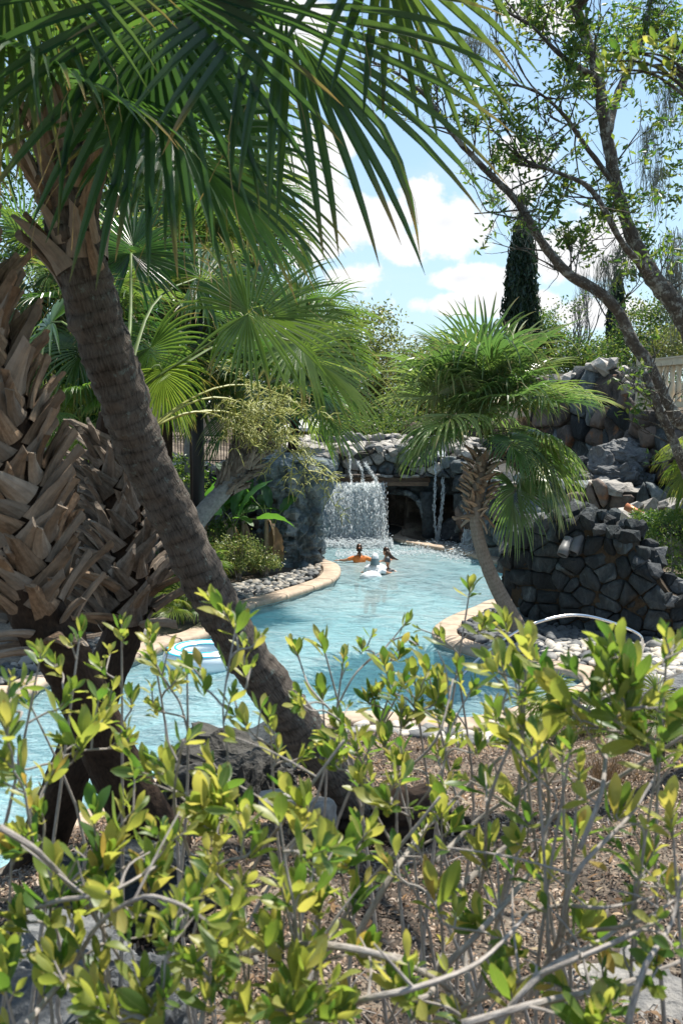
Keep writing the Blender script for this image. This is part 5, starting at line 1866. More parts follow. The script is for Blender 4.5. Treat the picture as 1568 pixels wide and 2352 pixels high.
# stemless palmettos on the shaded bank
for k, (u_, v_, d_, s_, lab) in enumerate(((420, 1395, 19.3, 0.55, 'small stemless palmetto fan right of the lower booted trunk'), (385, 1330, 20.6, 0.45, 'tiny palmetto behind the leaning trunk'), (190, 1085, 20.0, 0.8, 'leafy palmetto behind the left booted palm'),
                                           (445, 1100, 24.0, 0.7, 'spiky palmetto at the foot of the black post'), (1275, 1660, 11.2, 0.42, 'small yellow palmetto on the mulch right of the near coping'), (1520, 1690, 10.2, 0.4, 'little yellow palmetto at the right edge of the mulch'))):
    c = P(u_, v_, d_)
    z = min(c.z, gz(c.x, c.y) + 0.1)
    root = thing('palmetto', lab, 'plant', (c.x, c.y, z))
    crown(root, (c.x, c.y, z), 11, 'yellow', s_, 90 + k, lo=10, hi=84)

# ------------------------------------------------------------------ leaf clouds
def leaf_quads(ctr, ln, wd, r2, up=0.3, norm_bias=None):
    """one kite-shaped leaf per centre"""
    k = len(ctr)
    a = r2.normal(0, 1, (k, 3))
    a[:, 2] = a[:, 2] * 0.8 + up
    a /= np.linalg.norm(a, axis=1)[:, None]
    b = np.cross(a, r2.normal(0, 1, (k, 3)))
    b /= np.linalg.norm(b, axis=1)[:, None] + 1e-9
    L = (ln * r2.uniform(0.7, 1.25, k))[:, None]
    W_ = (wd * r2.uniform(0.75, 1.2, k))[:, None]
    n_ = np.cross(a, b)
    v = np.stack([ctr - a * L * .5, ctr - b * W_ * .5 + n_ * W_ * .18, ctr + a * L * .5, ctr + b * W_ * .5 + n_ * W_ * .18], 1)
    return v.reshape(-1, 3), np.arange(k * 4).reshape(k, 4)


def cloud(blobs, clumps, per, spread, r2, shell=0.55):
    """leaf centres gathered in clumps inside ellipsoids"""
    out = []
    vol = np.array([rx * ry * rz for _, (rx, ry, rz) in blobs]) ** 0.75
    vol /= vol.sum()
    for (c, rad_), w in zip(blobs, vol):
        m = max(3, int(clumps * w))
        d = r2.normal(0, 1, (m, 3))
        d /= np.linalg.norm(d, axis=1)[:, None]
        rr_ = shell + (1 - shell) * r2.random(m) ** 0.6
        cc = np.array(c) + d * rr_[:, None] * np.array(rad_) * r2.uniform(0.8, 1.12, m)[:, None]
        for c1 in cc:
            n_ = int(per * r2.uniform(0.4, 1.5))
            out.append(c1 + r2.normal(0, 1, (n_, 3)) * np.array([1, 1, 0.7]) * spread * r2.uniform(0.6, 1.3))
    return np.concatenate(out)


def np_obj(name, vs, fs, mat, parent, stuff=True, smooth_=False):
    o_ = np.array(WM[parent.name].translation) if parent is not None else np.zeros(3)
    me_ = bpy.data.meshes.new(name)
    me_.from_pydata((vs - o_).tolist(), [], fs.tolist())
    me_.materials.append(MT[mat])
    o = link(name, me_, parent, Matrix.Translation(Vector(o_)))
    if stuff:
        tag(o, kind='stuff')
    return o


def limbs(mb, base, tips, r0, seed, seg=7, forks=3, rmin=0.012):
    r_ = random.Random(seed)
    base = Vector(base)
    for t in tips:
        t = Vector(t)
        d = t - base
        mid = [base + d * s + Vector((r_.gauss(0, .05), r_.gauss(0, .05), r_.gauss(0.04, .04))) * d.length * math.sin(math.pi * s) for s in (0, .2, .4, .6, .8, 1)]
        mb.tube(catmull(mid, 3), list(np.linspace(r0, rmin * 2, 16)), seg, wob=.05, seed=seed)
        for f in range(forks):
            b = mid[r_.randrange(2, 5)]
            e = b + Vector((r_.gauss(0, 1), r_.gauss(0, 1), r_.gauss(.4, .7))).normalized() * d.length * r_.uniform(.25, .5)
            m_2 = b.lerp(e, .5) + Vector((0, 0, d.length * .04))
            mb.tube(catmull([b, m_2, e], 4), list(np.linspace(r0 * .45, rmin, 9)), 5)


def tree(name, label, base, blobs, clumps, per, spread, ln, wd, mat, seed, trunk_r=0.2, bark='oakbark', group=None, forks=3, shell=0.5, cat='tree', lean=0.0):
    r2 = np.random.default_rng(seed)
    base = Vector(base)
    root = thing(name, label, cat, base, group)
    cs = [Vector(b[0]) for b in blobs]
    cm = sum(cs, Vector()) / len(cs)
    mb_ = MB()
    fork = base.lerp(Vector((cm.x, cm.y, cm.z)), 0.45)
    mb_.tube(catmull([base - Vector((0, 0, .2)), base.lerp(fork, .5) + Vector((lean, 0, 0)), fork], 5), list(np.linspace(trunk_r * 1.25, trunk_r * .8, 11)), 10, wob=.05, seed=seed)
    limbs(mb_, fork, [c + Vector((0, 0, .1)) for c in cs], trunk_r * .6, seed, forks=forks)
    mb_.obj('trunk', MT[bark], root)
    v, f = leaf_quads(cloud(blobs, clumps, per, spread, r2, shell), ln, wd, r2)
    np_obj('crown', v, f, mat, root)
    return root


def B(u, v, d, ru, rv, rd=None):
    """crown lobe seen at (u, v) with half sizes in photo pixels"""
    k = d / FV
    return (tuple(P(u, v, d)), (ru * k, (rd or (ru + rv) / 2) * k, rv * k))


def ground_under(u, d):
    c = P(u, 1000, d)
    return (c.x, c.y, gz(c.x, c.y))


tree('broad_tree', 'large fine leaved tree filling the sky behind the palms at upper left', ground_under(330, 40),
     [B(330, 150, 40, 190, 180), B(470, 60, 41, 110, 120), B(210, 330, 40, 170, 160), B(420, 330, 41, 130, 140), B(330, 480, 40, 200, 140), B(90, 200, 42, 170, 220), B(40, 480, 42, 140, 200)],
     900, 20, 0.42, 0.20, 0.10, 'leafy', 1, 0.45)
for k, (lab, u0, d, blobs, mat, ln) in enumerate((
        ('olive green tree rising behind the grotto, right of the star shaped frond', 860, 48, [B(850, 760, 48, 70, 70), B(900, 830, 48, 80, 70), B(820, 850, 47, 90, 70), B(870, 920, 47, 90, 60)], 'olive', .2),
        ('bushy yellow olive tree behind the rock bridge', 960, 50, [B(960, 850, 50, 70, 50), B(1000, 900, 50, 70, 60), B(930, 930, 49, 70, 50)], 'olive', .2),
        ('dark green tree at the left of the grotto behind the white parasol', 760, 44, [B(760, 870, 46, 100, 80), B(700, 900, 46, 90, 80), B(800, 960, 45, 90, 50)], 'leafy', .2),
        ('pale leaved tree behind the fan palms left of the grotto', 640, 50, [B(640, 760, 50, 120, 90), B(560, 830, 50, 120, 90), B(720, 780, 50, 100, 80)], 'olive', .22),
        ('dense green tree far left behind the lamp post', 330, 46, [B(330, 820, 46, 150, 110), B(200, 880, 46, 140, 90), B(450, 850, 46, 120, 100), B(80, 800, 46, 130, 150)], 'leafy', .22),
        ('rounded dark green tree right of the second cypress', 1470, 42, [B(1470, 755, 42, 70, 60), B(1530, 740, 42, 60, 80), B(1430, 810, 41, 80, 45), B(1520, 800, 41, 80, 50)], 'leafy', .16),
        ('low dark bushy tree left of the leafless tree', 1250, 47, [B(1240, 760, 47, 40, 50), B(1265, 800, 47, 60, 50), B(1210, 830, 47, 60, 40)], 'leafy', .16),
        ('low green trees behind the cliff top', 1360, 44, [B(1350, 820, 44, 70, 40), B(1300, 845, 44, 70, 35), B(1400, 840, 43, 60, 30)], 'leafy', .15),
        ('hazy olive tree low behind the island palm crown', 1090, 55, [B(1080, 880, 55, 90, 70), B(1150, 900, 55, 90, 60), B(1030, 930, 55, 70, 50)], 'olive', .2))):
    tree('background_tree', lab, ground_under(u0, d), blobs, 420, 17, 0.3, ln, ln * .5, mat, 100 + k, 0.22, group='trees behind the pool garden')
# far tree line that closes the horizon as one mass
r2 = np.random.default_rng(5)
x = r2.uniform(-70, 70, 2200)
y = r2.uniform(62, 80, 2200)
top_ = 6.0 + 1.6 * np.sin(x * .21) + 1.1 * np.sin(x * .57 + 1) - 2.2 * np.exp(-((x - 4) / 9) ** 2)
z = 2.5 + (top_ - 2.0) * r2.random(2200) ** 0.7
pts = np.concatenate([np.stack([x, y, z], -1) + r2.normal(0, .45, (2200, 3)) for _ in range(12)])
v, f = leaf_quads(pts, 0.45, 0.26, r2)
tag(np_obj('distant_woods', v, f, 'leafy', None), 'mass of far green woods closing the horizon', 'woods')


def cypress(u, v0, v1, d, ru, label, seed):
    r2 = np.random.default_rng(seed)
    a, b = P(u, v0, d), P(u, v1, d)
    base = Vector((a.x, a.y, gz(a.x, a.y)))
    root = thing('cypress_tree', label, 'cypress tree', base, 'slim cypresses')
    MB().tube([base, base.lerp(a, .5), a - Vector((0, 0, .8))], [.2, .14, .03], 8).obj('trunk', MT['oakbark'], root)
    H = a.z - base.z
    k = 15000
    t = r2.random(k) ** 0.85
    R0 = ru * d / FV
    th = r2.uniform(0, TAU, k)
    lobes = 1 + 0.16 * np.sin(th * 5 + t * 9) + 0.12 * np.sin(th * 9 - t * 17)
    rad_ = R0 * np.interp(t, [0, .08, .3, .55, .8, .93, 1], [.55, .9, 1, .92, .66, .36, .04]) * lobes * r2.uniform(0.62, 1.05, k)
    pts = np.stack([a.x + rad_ * np.cos(th), a.y + rad_ * np.sin(th), base.z + 0.3 + (H - 0.3) * t], -1) + r2.normal(0, .05, (k, 3))
    v, f = leaf_quads(pts, 0.34, 0.10, r2, up=2.4)
    np_obj('crown', v, f, 'cypress', root)


cypress(1200, 490, 800, 46, 37, 'tall dark cypress standing against the sky behind the island palm', 3)
cypress(1417, 630, 800, 52, 20, 'smaller dark cypress behind the mossy oak limb', 4)

# leafless tree between the cypresses
base = Vector(ground_under(1310, 45))
root = thing('bare_tree', 'thin branched almost leafless tree between the two cypresses', 'tree', base)
mb = MB()
r_ = random.Random(4)


def grow(mb_, p_, d, L, r0, depth, r_, up=.25, spread=.6, nmin=2, nmax=3, tips=None):
    pts = [p_]
    dd = d.copy()
    for k in range(4):
        dd = (dd + Vector((r_.gauss(0, .12), r_.gauss(0, .12), r_.gauss(up * .2, .08)))).normalized()
        pts.append(pts[-1] + dd * L / 4)
    mb_.tube(pts, list(np.linspace(r0, r0 * .62, 5)), 6 if r0 > .02 else 4, cap=False)
    if depth == 0:
        if tips is not None:
            tips.append((pts[-1], dd))
        return
    for k in range(r_.randint(nmin, nmax)):
        q_ = pts[r_.choice((2, 3, 4))]
        nd = (dd + Vector((r_.gauss(0, spread), r_.gauss(0, spread), r_.gauss(up, spread * .5)))).normalized()
        grow(mb_, q_, nd, L * r_.uniform(.62, .85), r0 * r_.uniform(.5, .66), depth - 1, r_, up, spread, nmin, nmax, tips)


grow(mb, base, Vector((0, 0, 1)), 2.2, .13, 6, r_, .45, .42, 2, 4)
mb.obj('trunk', MT['greybark'], root)
v, f = leaf_quads(cloud([B(1290, 720, 45, 50, 30), B(1330, 700, 45, 40, 40), B(1270, 770, 45, 40, 30), B(1350, 780, 45, 40, 25)], 46, 9, .16, np.random.default_rng(3), .2), .15, .08, np.random.default_rng(7))
np_obj('leaves', v, f, 'leafy', root)

# ------------------------------------------------------------------ mossy oak at right: limbs traced in depth, then grown twigs
ok_base = Vector((5.9, 9.3, gz(5.9, 9.3)))
oak = thing('mossy_oak', 'oak with lichen covered limbs and hanging grey moss leaning in from the right', 'tree', ok_base)
r_ = random.Random(21)
LA = [ok_base - Vector((0, 0, .2)), P(1700, 1180, 9.2), P(1610, 1005, 9.0), P(1548, 958, 8.8), P(1518, 899, 8.7), P(1488, 838, 8.6), P(1450, 782, 8.5), P(1420, 718, 8.4), P(1370, 668, 8.3), P(1300, 625, 8.2), P(1240, 550, 8.1), P(1190, 468, 8.0), P(1110, 385, 7.9), P(1040, 310, 7.8), P(985, 230, 7.8), P(905, 165, 7.8), P(820, 130, 7.8)]
LB = [P(1690, 1240, 9.2), P(1640, 900, 9.2), P(1570, 730, 9.1), P(1500, 640, 9.0), P(1450, 540, 8.9), P(1415, 430, 8.8), P(1390, 300, 8.7), P(1372, 180, 8.6), P(1340, 70, 8.6), P(1310, -30, 8.5)]
LC = [P(1640, 1230, 9.1), P(1572, 1075, 8.7), P(1548, 1018, 8.6), P(1520, 955, 8.5), P(1498, 905, 8.45), P(1476, 850, 8.45)]
LD = [P(1392, 300, 8.7), P(1420, 210, 8.9), P(1460, 120, 9.2), P(1490, 20, 9.4), P(1500, -60, 9.4)]
LE = [P(1570, 730, 9.1), P(1640, 560, 9.6), P(1600, 350, 9.8), P(1560, 150, 9.9)]
LF = [P(1500, 640, 9.0), P(1430, 560, 8.4), P(1360, 440, 8.2), P(1290, 400, 8.0), P(1205, 370, 8.0), P(1160, 330, 8.0)]
LG = [P(1415, 430, 8.8), P(1340, 330, 8.6), P(1290, 260, 8.4), P(1230, 210, 8.3), P(1160, 190, 8.2)]
LH = [P(1372, 180, 8.6), P(1290, 130, 8.3), P(1220, 60, 8.2), P(1150, 20, 8.0)]
mb = MB()
limbs_ = ((LA, (.14, .12, .085, .072, .066, .062, .06, .056, .052, .048, .04, .034, .028, .022, .018, .013, .008), 0), (LB, (.17, .14, .11, .09, .07, .062, .058, .058, .048, .04), 0), (LC, (.07, .055, .048, .045, .042, .035), 0), (LD, (.06, .04, .03, .02, .02), 0), (LE, (.1, .07, .05, .04), 0), (LF, (.04, .03, .026, .02, .012, .007), 0), (LG, (.03, .024, .018, .012, .006), 0), (LH, (.034, .022, .014, .007), 0))
curves = []
for pts, ra, rb_ in limbs_:
    c = catmull(pts, 6)
    mb.tube(c, list(np.interp(np.linspace(0, 1, len(c)), np.linspace(0, 1, len(ra)), ra) * .86), 12, wob=.06, seed=len(c), rough=.2, rf=14)
    curves.append((c, ra, rb_))
tips = []
for ci, (c, ra, rb_) in enumerate(curves):
    n_ = len(c)
    for k in range(int(n_ * (0.42 if ci == 0 else 0.6))):
        i = r_.randrange(int(n_ * (.45 if ci == 0 else .25)), n_ - 1)
        t_ = (c[i + 1] - c[i]).normalized()
        nd = (t_ * .5 + Vector((r_.gauss(0, .7), r_.gauss(0, .6), r_.gauss(.25, .6)))).normalized()
        grow(mb, c[i], nd, r_.uniform(.18, .42), .008, 2, r_, .15, .55, 1, 3, tips)
mb.obj('trunk', MT['oakbark'], oak)
r2 = np.random.default_rng(31)
lp_, dens_ = [], 0
for p_, d in tips:
    u_ = 784 + FV * p_.x / p_.y
    v_ = 960 - FV * (p_.z - CAM_Z) / p_.y
    w_ = 0.6 if u_ < 1250 else 0.9
    if v_ > 620:
        w_ *= .3
    if v_ > 780 and u_ > 1500:
        continue
    if r2.random() > w_:
        continue
    n_ = r2.integers(8, 20)
    lp_.append(np.array(p_) + np.array(d) * r2.uniform(-.10, .05, n_)[:, None] + r2.normal(0, .032, (n_, 3)))
# denser leafy masses where the photo shows them
dense = [B(1500, 90, 9.6, 110, 110), B(1530, 260, 9.6, 60, 100), B(1250, 60, 8.4, 90, 55), B(1390, 110, 9.0, 60, 80), B(1540, 420, 9.5, 45, 90), B(1310, 300, 8.8, 40, 60), B(1330, 190, 8.6, 60, 40), B(1430, 640, 9.2, 40, 60), B(1290, 420, 8.2, 70, 30)]
lp_.append(cloud(dense, 135, 16, .05, r2, .25))
# unseen crown lobes added above the picture so their shade dapples the near slope
over = [((0.6, 6.6, 9.0), (1.7, 1.6, .6)), ((2.6, 6.2, 9.3), (1.6, 1.6, .6)), ((4.4, 7.4, 9.6), (1.6, 1.8, .7)), ((1.9, 8.4, 9.5), (1.6, 1.3, .6)), ((3.2, 4.6, 9.0), (1.3, 1.2, .5))]
lp_.append(cloud(over, 190, 18, .11, r2, .2))
for c_, _ in over:
    b_ = Vector(curves[1][0][-4])
    mb2_ = MB().tube(catmull([b_, b_.lerp(Vector(c_), .5) + Vector((0, 0, .3)), Vector(c_)], 5), list(np.linspace(.05, .015, 11)), 7, wob=.08)
    mb2_.obj('limb', MT['oakbark'], oak)  # limbs reaching the added lobes, also out of view
pts = np.concatenate(lp_)
v, f = leaf_quads(pts, .074, .026, r2, up=.3)
np_obj('crown', v, f, 'oak', oak)
# Spanish moss: bundles of fine hanging strands
mv, mf = [], []
spots_ = []
for c, ra, rb_ in curves[:5]:
    for k in range(10):
        i = r_.randrange(len(c) // 3, len(c))
        if 760 < 960 - FV * (c[i].z - CAM_Z) / c[i].y < 1000:
            continue
        spots_.append((Vector(c[i]), r_.uniform(.06, .2), r_.randint(12, 34)))
for u_, v_, d_, L_ in ((1430, 560, 9.0, .5), (1420, 590, 9.0, .5), (1545, 540, 9.2, .9), (1560, 600, 9.2, .9), (1480, 300, 9.3, .7), (1530, 200, 9.5, .6), (1090, 60, 8.0, .4), (1080, 100, 8.0, .25), (1470, 850, 8.5, .16), (1560, 620, 9.1, .5), (1500, 400, 9.2, .6)):
    spots_ += [(P(u_ + r_.gauss(0, 14), v_ + r_.gauss(0, 10), d_), L_ * .8, 42)] * 2
for p_, L_, n_ in spots_:
    for k in range(n_):
        b = p_ + Vector((r_.gauss(0, .05), r_.gauss(0, .05), r_.gauss(0, .03)))
        w = Vector((r_.gauss(0, 1), r_.gauss(0, 1), 0)).normalized() * .0022
        l = L_ * r_.uniform(.3, 1.1)
        i0 = len(mv)
        for s in range(5):
            mv += [tuple(b - w), tuple(b + w)]
            b = b + Vector((r_.gauss(0, .022), r_.gauss(0, .022), -l / 4 * r_.uniform(.7, 1.2)))
        mf += [(i0 + 2 * s, i0 + 2 * s + 1, i0 + 2 * s + 3, i0 + 2 * s + 2) for s in range(4)]
np_obj('hanging_moss', np.array(mv), np.array(mf), 'moss', oak)

# near leafy spray at upper right, out of focus
base = P(1690, 330, 4.4)
sprig = thing('leafy_branch', 'blurred bright leafy branch tip near the camera at upper right', 'branch', base)
tp_ = [P(u_, v_, 4.3) for u_, v_ in ((1385, 165), (1400, 140), (1440, 170), (1460, 120), (1500, 90), (1540, 110), (1480, 150), (1420, 120), (1535, 160))]
mb = MB()
for t in tp_:
    mb.tube(catmull([base, base.lerp(t, .6) + Vector((0, 0, .1)), t], 4), list(np.linspace(.010, .003, 9)), 5)
mb.obj('twig', MT['oakbark'], sprig)
SL = []
for k in range(5):
    rk = random.Random(k)
    mbx = MB()
    vs, W_ = [], (0.08, .36, .68, .93, 1.0, .74, .16)
    curl = rk.uniform(-.15, .3)
    for i, w in enumerate(W_):
        t = i / 6
        z = curl * t * t + .03 * math.sin(t * 6 + k)
        hw = .215 * w * rk.uniform(.93, 1.05)
        vs += [(-hw, t, z + hw * .35), (0, t, z), (hw, t, z + hw * .35)]
    fs = []
    for i in range(6):
        b = i * 3
        fs += [(b, b + 1, b + 4, b + 3), (b + 1, b + 2, b + 5, b + 4)]
    mbx.add(vs, fs)
    SL.append(mbx)


def whorl(root, meshes, p_, d, n_, ln, r_, flat_=0.9, name='leaf'):
    """leaves round a twig tip"""
    d = Vector(d).normalized()
    a = d.cross(Vector((0.3, 1, 0.2))).normalized()
    b = d.cross(a)
    for k in range(n_):
        th = k * 2.39996 + r_.uniform(-.3, .3)
        el_ = flat_ * (1 - 0.75 * k / n_) * r_.uniform(.75, 1.2)
        out = a * math.cos(th) + b * math.sin(th)
        y = (d * math.cos(el_) + out * math.sin(el_)).normalized()
        zz = (d * math.sin(el_) - out * math.cos(el_))
        x = y.cross(zz).normalized()
        zz = x.cross(y)
        l = ln * r_.uniform(.55, 1.15) * (1 - .35 * k / n_)
        link(name, r_.choice(meshes), root, TRS(p_ - d * .006 * (n_ - k), Matrix((x, y, zz)).transposed(), (l * r_.uniform(.68, 1.02), l, l)))


SPR = [m_x.mesh('leaf', MT['leafy_near'] if 'leafy_near' in MT else MT['shrub']) for m_x in SL]
rr_ = random.Random(8)
for t in tp_:
    whorl(sprig, SPR, t, (t - base).normalized() + Vector((0, 0, .5)), 8, .095, rr_, 1.3)

# ------------------------------------------------------------------ hedge, low shrubs, banana plants
c = P(1530, 1240, 20.8)
r2 = np.random.default_rng(6)
hd = thing('clipped_hedge', 'clipped green hedge block behind the dark stone wall at right', 'hedge', (c.x + .4, c.y, gz(c.x, c.y)))
k = 15000
bx = np.array([1.1, .8, .82])
s = r2.uniform(-1, 1, (k, 3))
ax_ = r2.integers(0, 3, k)
s[np.arange(k), ax_] = np.where(s[np.arange(k), ax_] > 0, 1, -1) * r2.uniform(.86, 1.04, k)
pts = np.array([c.x + .55, c.y, P(1500, 1270, 20.8).z]) + s * bx + .03 * r2.normal(0, 1, (k, 3))
v, f = leaf_quads(pts, .07, .035, r2, up=.5)
np_obj('foliage', v, f, 'hedge', hd)
mb = MB()
for k in range(6):
    bb = Vector((c.x + .55 + (k - 2.5) * .3, c.y, gz(c.x, c.y)))
    mb.tube([bb, bb + Vector((.05, 0, .5)), bb + Vector((0, .05, 1.2))], [.03, .025, .012], 6)
mb.obj('stem', MT['twig'], hd)


def bush(label, u, v, d, ru, rv, n_, ln, mat, seed, name='low_shrub'):
    r2 = np.random.default_rng(seed)
    c = P(u, v, d)
    k = d / FV
    z0 = gz(c.x, c.y)
    root = thing(name, label, 'shrub', (c.x, c.y, z0))
    pts = cloud([((c.x, c.y, c.z), (ru * k, ru * k, rv * k))], n_ // 14, 14, .09, r2, .45)
    v_, f_ = leaf_quads(pts, ln, ln * .5, r2)
    np_obj('foliage', v_, f_, mat, root)
    mb_ = MB()
    rk = random.Random(seed)
    for i in range(9):
        t = Vector((c.x + rk.uniform(-.8, .8) * ru * k, c.y + rk.uniform(-.5, .5) * ru * k, c.z + rk.uniform(0, .8) * rv * k))
        mb_.tube(catmull([Vector((c.x + rk.uniform(-.1, .1), c.y, z0 - .05)), Vector((c.x, c.y, z0)).lerp(t, .5) + Vector((0, 0, .08)), t], 3), list(np.linspace(.012, .004, 7)), 4)
    mb_.obj('stem', MT['twig'], root)


bush('pale yellow green shrub low on the bank left of the rock pillar', 545, 1270, 25.0, 65, 42, 3600, .075, 'varieg', 3)
bush('green shrub behind the pale one beside the banana stems', 505, 1230, 26.0, 50, 36, 2400, .08, 'hedge', 4)
bush('small variegated shrub at the foot of the rock pillar', 610, 1290, 25.4, 36, 18, 1000, .07, 'varieg', 5)
bush('dark ground shrub at the foot of the black post', 425, 1260, 24.0, 60, 50, 2200, .08, 'leafy', 6)
bush('dark green shrub under the white parasol above the rock bridge', 830, 985, 40.0, 95, 28, 4200, .12, 'leafy', 7)
bush('leafy dark shrub above the grotto beside the palm crown', 920, 975, 41.0, 70, 40, 3400, .12, 'leafy', 8)
bush('shaded shrub on the left bank behind the booted palm', 180, 1180, 21.0, 130, 90, 4200, .09, 'leafy', 9)
bush('mixed green shrub between the lamp post and the slanting palm', 400, 1120, 27.0, 90, 70, 4000, .1, 'hedge', 10)
bush('dark shrub seen between the balusters at the right edge', 1560, 895, 33.0, 110, 60, 4200, .1, 'leafy', 12)
bush('flowering green shrub behind the balustrade at the right edge', 1545, 790, 33.0, 60, 45, 3000, .1, 'olive', 11)

BL = []
for k in range(3):
    rk = random.Random(k + 3)
    mbx = MB()
    vs = []
    n_ = 13
    for i in range(n_):
        t = i / (n_ - 1)
        w = .19 * math.sin(math.pi * min(1, .06 + t * .94)) ** .6
        z = -.30 * t * t + .05 * math.sin(t * 3)
        rip = rk.uniform(.72, 1.02)
        vs += [(-w * rip, t, z + .25 * w + rk.uniform(-.02, .02)), (-w * .5, t, z + .16 * w), (0, t, z), (w * .5, t, z + .16 * w), (w * rk.uniform(.72, 1.02), t, z + .25 * w + rk.uniform(-.02, .02))]
    fs = []
    for i in range(n_ - 1):
        for j in range(4):
            fs.append((i * 5 + j, i * 5 + j + 1, (i + 1) * 5 + j + 1, (i + 1) * 5 + j))
    mbx.add(vs, fs)
    BL.append((mbx.mesh('broad_leaf', MT['banana']), mbx.mesh('dry_leaf', MT['dry'])))


def banana(label, u, v, d, H, leaves, seed):
    rk = random.Random(seed)
    c = P(u, v, d)
    z0 = gz(c.x, c.y)
    root = thing('banana_plant', label, 'plant', (c.x, c.y, z0))
    for k in range(4):
        b = Vector((c.x + rk.uniform(-.3, .3), c.y + rk.uniform(-.2, .2), z0 - .05))
        t = b + Vector((rk.uniform(-.3, .3), rk.uniform(-.1, .1), H * rk.uniform(.7, 1)))
        MB().tube(catmull([b, b.lerp(t, .5) + Vector((.04, 0, 0)), t], 4), list(np.linspace(.10, .04, 9)), 8, wob=.08, seed=k).obj('stem', MT['boot'], root)
        for j in range(leaves):
            a = rk.uniform(0, TAU)
            e = rk.uniform(.1, 1.25)
            y = Vector((math.cos(a) * math.cos(e), math.sin(a) * math.cos(e), math.sin(e)))
            st_ = t + y * .45
            dry = rk.random() < .18
            if dry:
                y = Vector((math.cos(a) * .3, math.sin(a) * .3, -.95))
                st_ = t + y * .1
            m3 = frame(y)
            L = rk.uniform(.8, 1.25)
            lf = link('dry_leaf' if dry else 'leaf', rk.choice(BL)[1 if dry else 0], root, TRS(st_, m3 @ euler3(0, rk.uniform(-.6, .6), 0), (L * rk.uniform(.8, 1.2), L, L)))
            mbp = MB().tube([t - Vector((0, 0, .1)), t.lerp(st_, .5) + Vector((0, 0, .03)), st_ + y * .1], [.022, .018, .012], 6)
            mbp.obj('stalk', MT['petiole'], root)


banana('broad leaved banana plant behind the slanting booted palm', 535, 1240, 25.6, 1.6, 3, 5)
banana('banana plant with drooping leaves against the rock pillar', 598, 1235, 26.0, 1.8, 3, 8)
banana('banana plant at the foot of the black post', 480, 1200, 26.0, 1.5, 3, 11)

# ------------------------------------------------------------------ post, thin trunk, fence, building, parasol
c0 = P(457, 1200, 23.0)
pz = gz(c0.x, c0.y)
post = thing('lamp_post', 'straight black post standing left of the banana plants', 'post', (c0.x, c0.y, pz))
MB().tube([(c0.x, c0.y, pz - .1), (c0.x, c0.y, P(457, 700, 23.0).z)], .14, 16).obj('pole', MT['iron'], post)
MB().lathe((c0.x, c0.y, pz), [(.24, 0), (.24, .06), (.17, .12), (.15, .3)], 16).obj('base', MT['iron'], post)
MB().lathe((c0.x, c0.y, P(457, 700, 23.0).z), [(.15, 0), (.2, .05), (.26, .5), (.3, .52), (.1, .75), (.03, .85)], 12).obj('lantern', MT['iron'], post)
c1 = P(434, 1150, 27.0)
t1 = thing('slim_tree', 'slim pale grey trunk just left of the black post', 'tree', (c1.x, c1.y, gz(c1.x, c1.y)))
MB().tube(catmull([(c1.x, c1.y, gz(c1.x, c1.y) - .1), P(436, 1000, 27.0), P(442, 880, 27.0), P(450, 700, 27.0)], 5), list(np.linspace(.17, .1, 16)), 10, wob=.06, seed=4).obj('trunk', MT['greybark'], t1)
r2 = np.random.default_rng(14)
v, f = leaf_quads(cloud([B(455, 650, 27, 90, 70)], 60, 16, .2, r2, .3), .12, .06, r2)
np_obj('crown', v, f, 'leafy', t1)

fa, fb_ = P(330, 1010, 36.0), P(560, 1010, 36.0)
z0 = 2.55
fen = thing('iron_fence', 'black iron railing on the terrace behind the lamp post', 'fence', (fa.x, fa.y, z0))
for zz in (z0 + .12, z0 + 1.0):
    MB().box(((fa.x + fb_.x) / 2, 36.0, zz), (fb_.x - fa.x, .04, .04)).obj('rail', MT['iron'], fen, False)
pm = MB().box((0, 0, .5), (.025, .025, 1.0)).mesh('picket', MT['iron'], False)
for k in range(36):
    link('picket', pm, fen, Matrix.Translation((fa.x + (fb_.x - fa.x) * k / 35, 36.0, z0 + .03)))
bl = thing('building', 'beige stucco building glimpsed behind the lamp post', 'building', P(360, 990, 58))
cb_ = P(400, 990, 58)
MB().box((cb_.x - 4, 62, 4.6), (14, 7, 5.2)).obj('wall', MT['building'], bl, False)
MB().box((cb_.x - 4, 62, 7.33), (14.8, 7.8, .25)).obj('roof', MT['stucco'], bl, False)
for k in range(4):
    wd_ = MB().box((cb_.x - 8.5 + k * 3, 58.48, 4.6), (1.1, .06, 1.5)).obj('window', MT['stucco'], bl, False)
    MB().box((cb_.x - 8.5 + k * 3, 58.44, 4.6), (.94, .03, 1.34)).obj('pane', MT['glass_dark'], wd_, False)

pc = P(712, 963, 43.0)
um = thing('parasol', 'white canvas parasol above the rock bridge behind the tree trunk', 'parasol', (pc.x, pc.y, gz(pc.x, pc.y)))
MB().tube([(pc.x, pc.y, gz(pc.x, pc.y)), (pc.x, pc.y, pc.z + .05)], .03, 8).obj('pole', MT['timber'], um)
mb = MB()
vs = [Vector((pc.x, pc.y, pc.z + .12))]
for k in range(16):
    a = TAU * k / 16
    rr0 = 1.35 if k % 2 == 0 else 1.2
    vs.append(Vector((pc.x + rr0 * math.cos(a), pc.y + rr0 * math.sin(a), pc.z - .36)))
for k in range(16):
    a = TAU * k / 16
    rr0 = 1.35 if k % 2 == 0 else 1.2
    vs.append(Vector((pc.x + rr0 * math.cos(a), pc.y + rr0 * math.sin(a), pc.z - .50)))
fs = [(0, 1 + k, 1 + (k + 1) % 16) for k in range(16)] + [(1 + k, 17 + k, 17 + (k + 1) % 16, 1 + (k + 1) % 16) for k in range(16)]
mb.add(vs, fs)
mb.obj('canopy', MT['white'], um, False)
c2 = P(732, 990, 41.5)
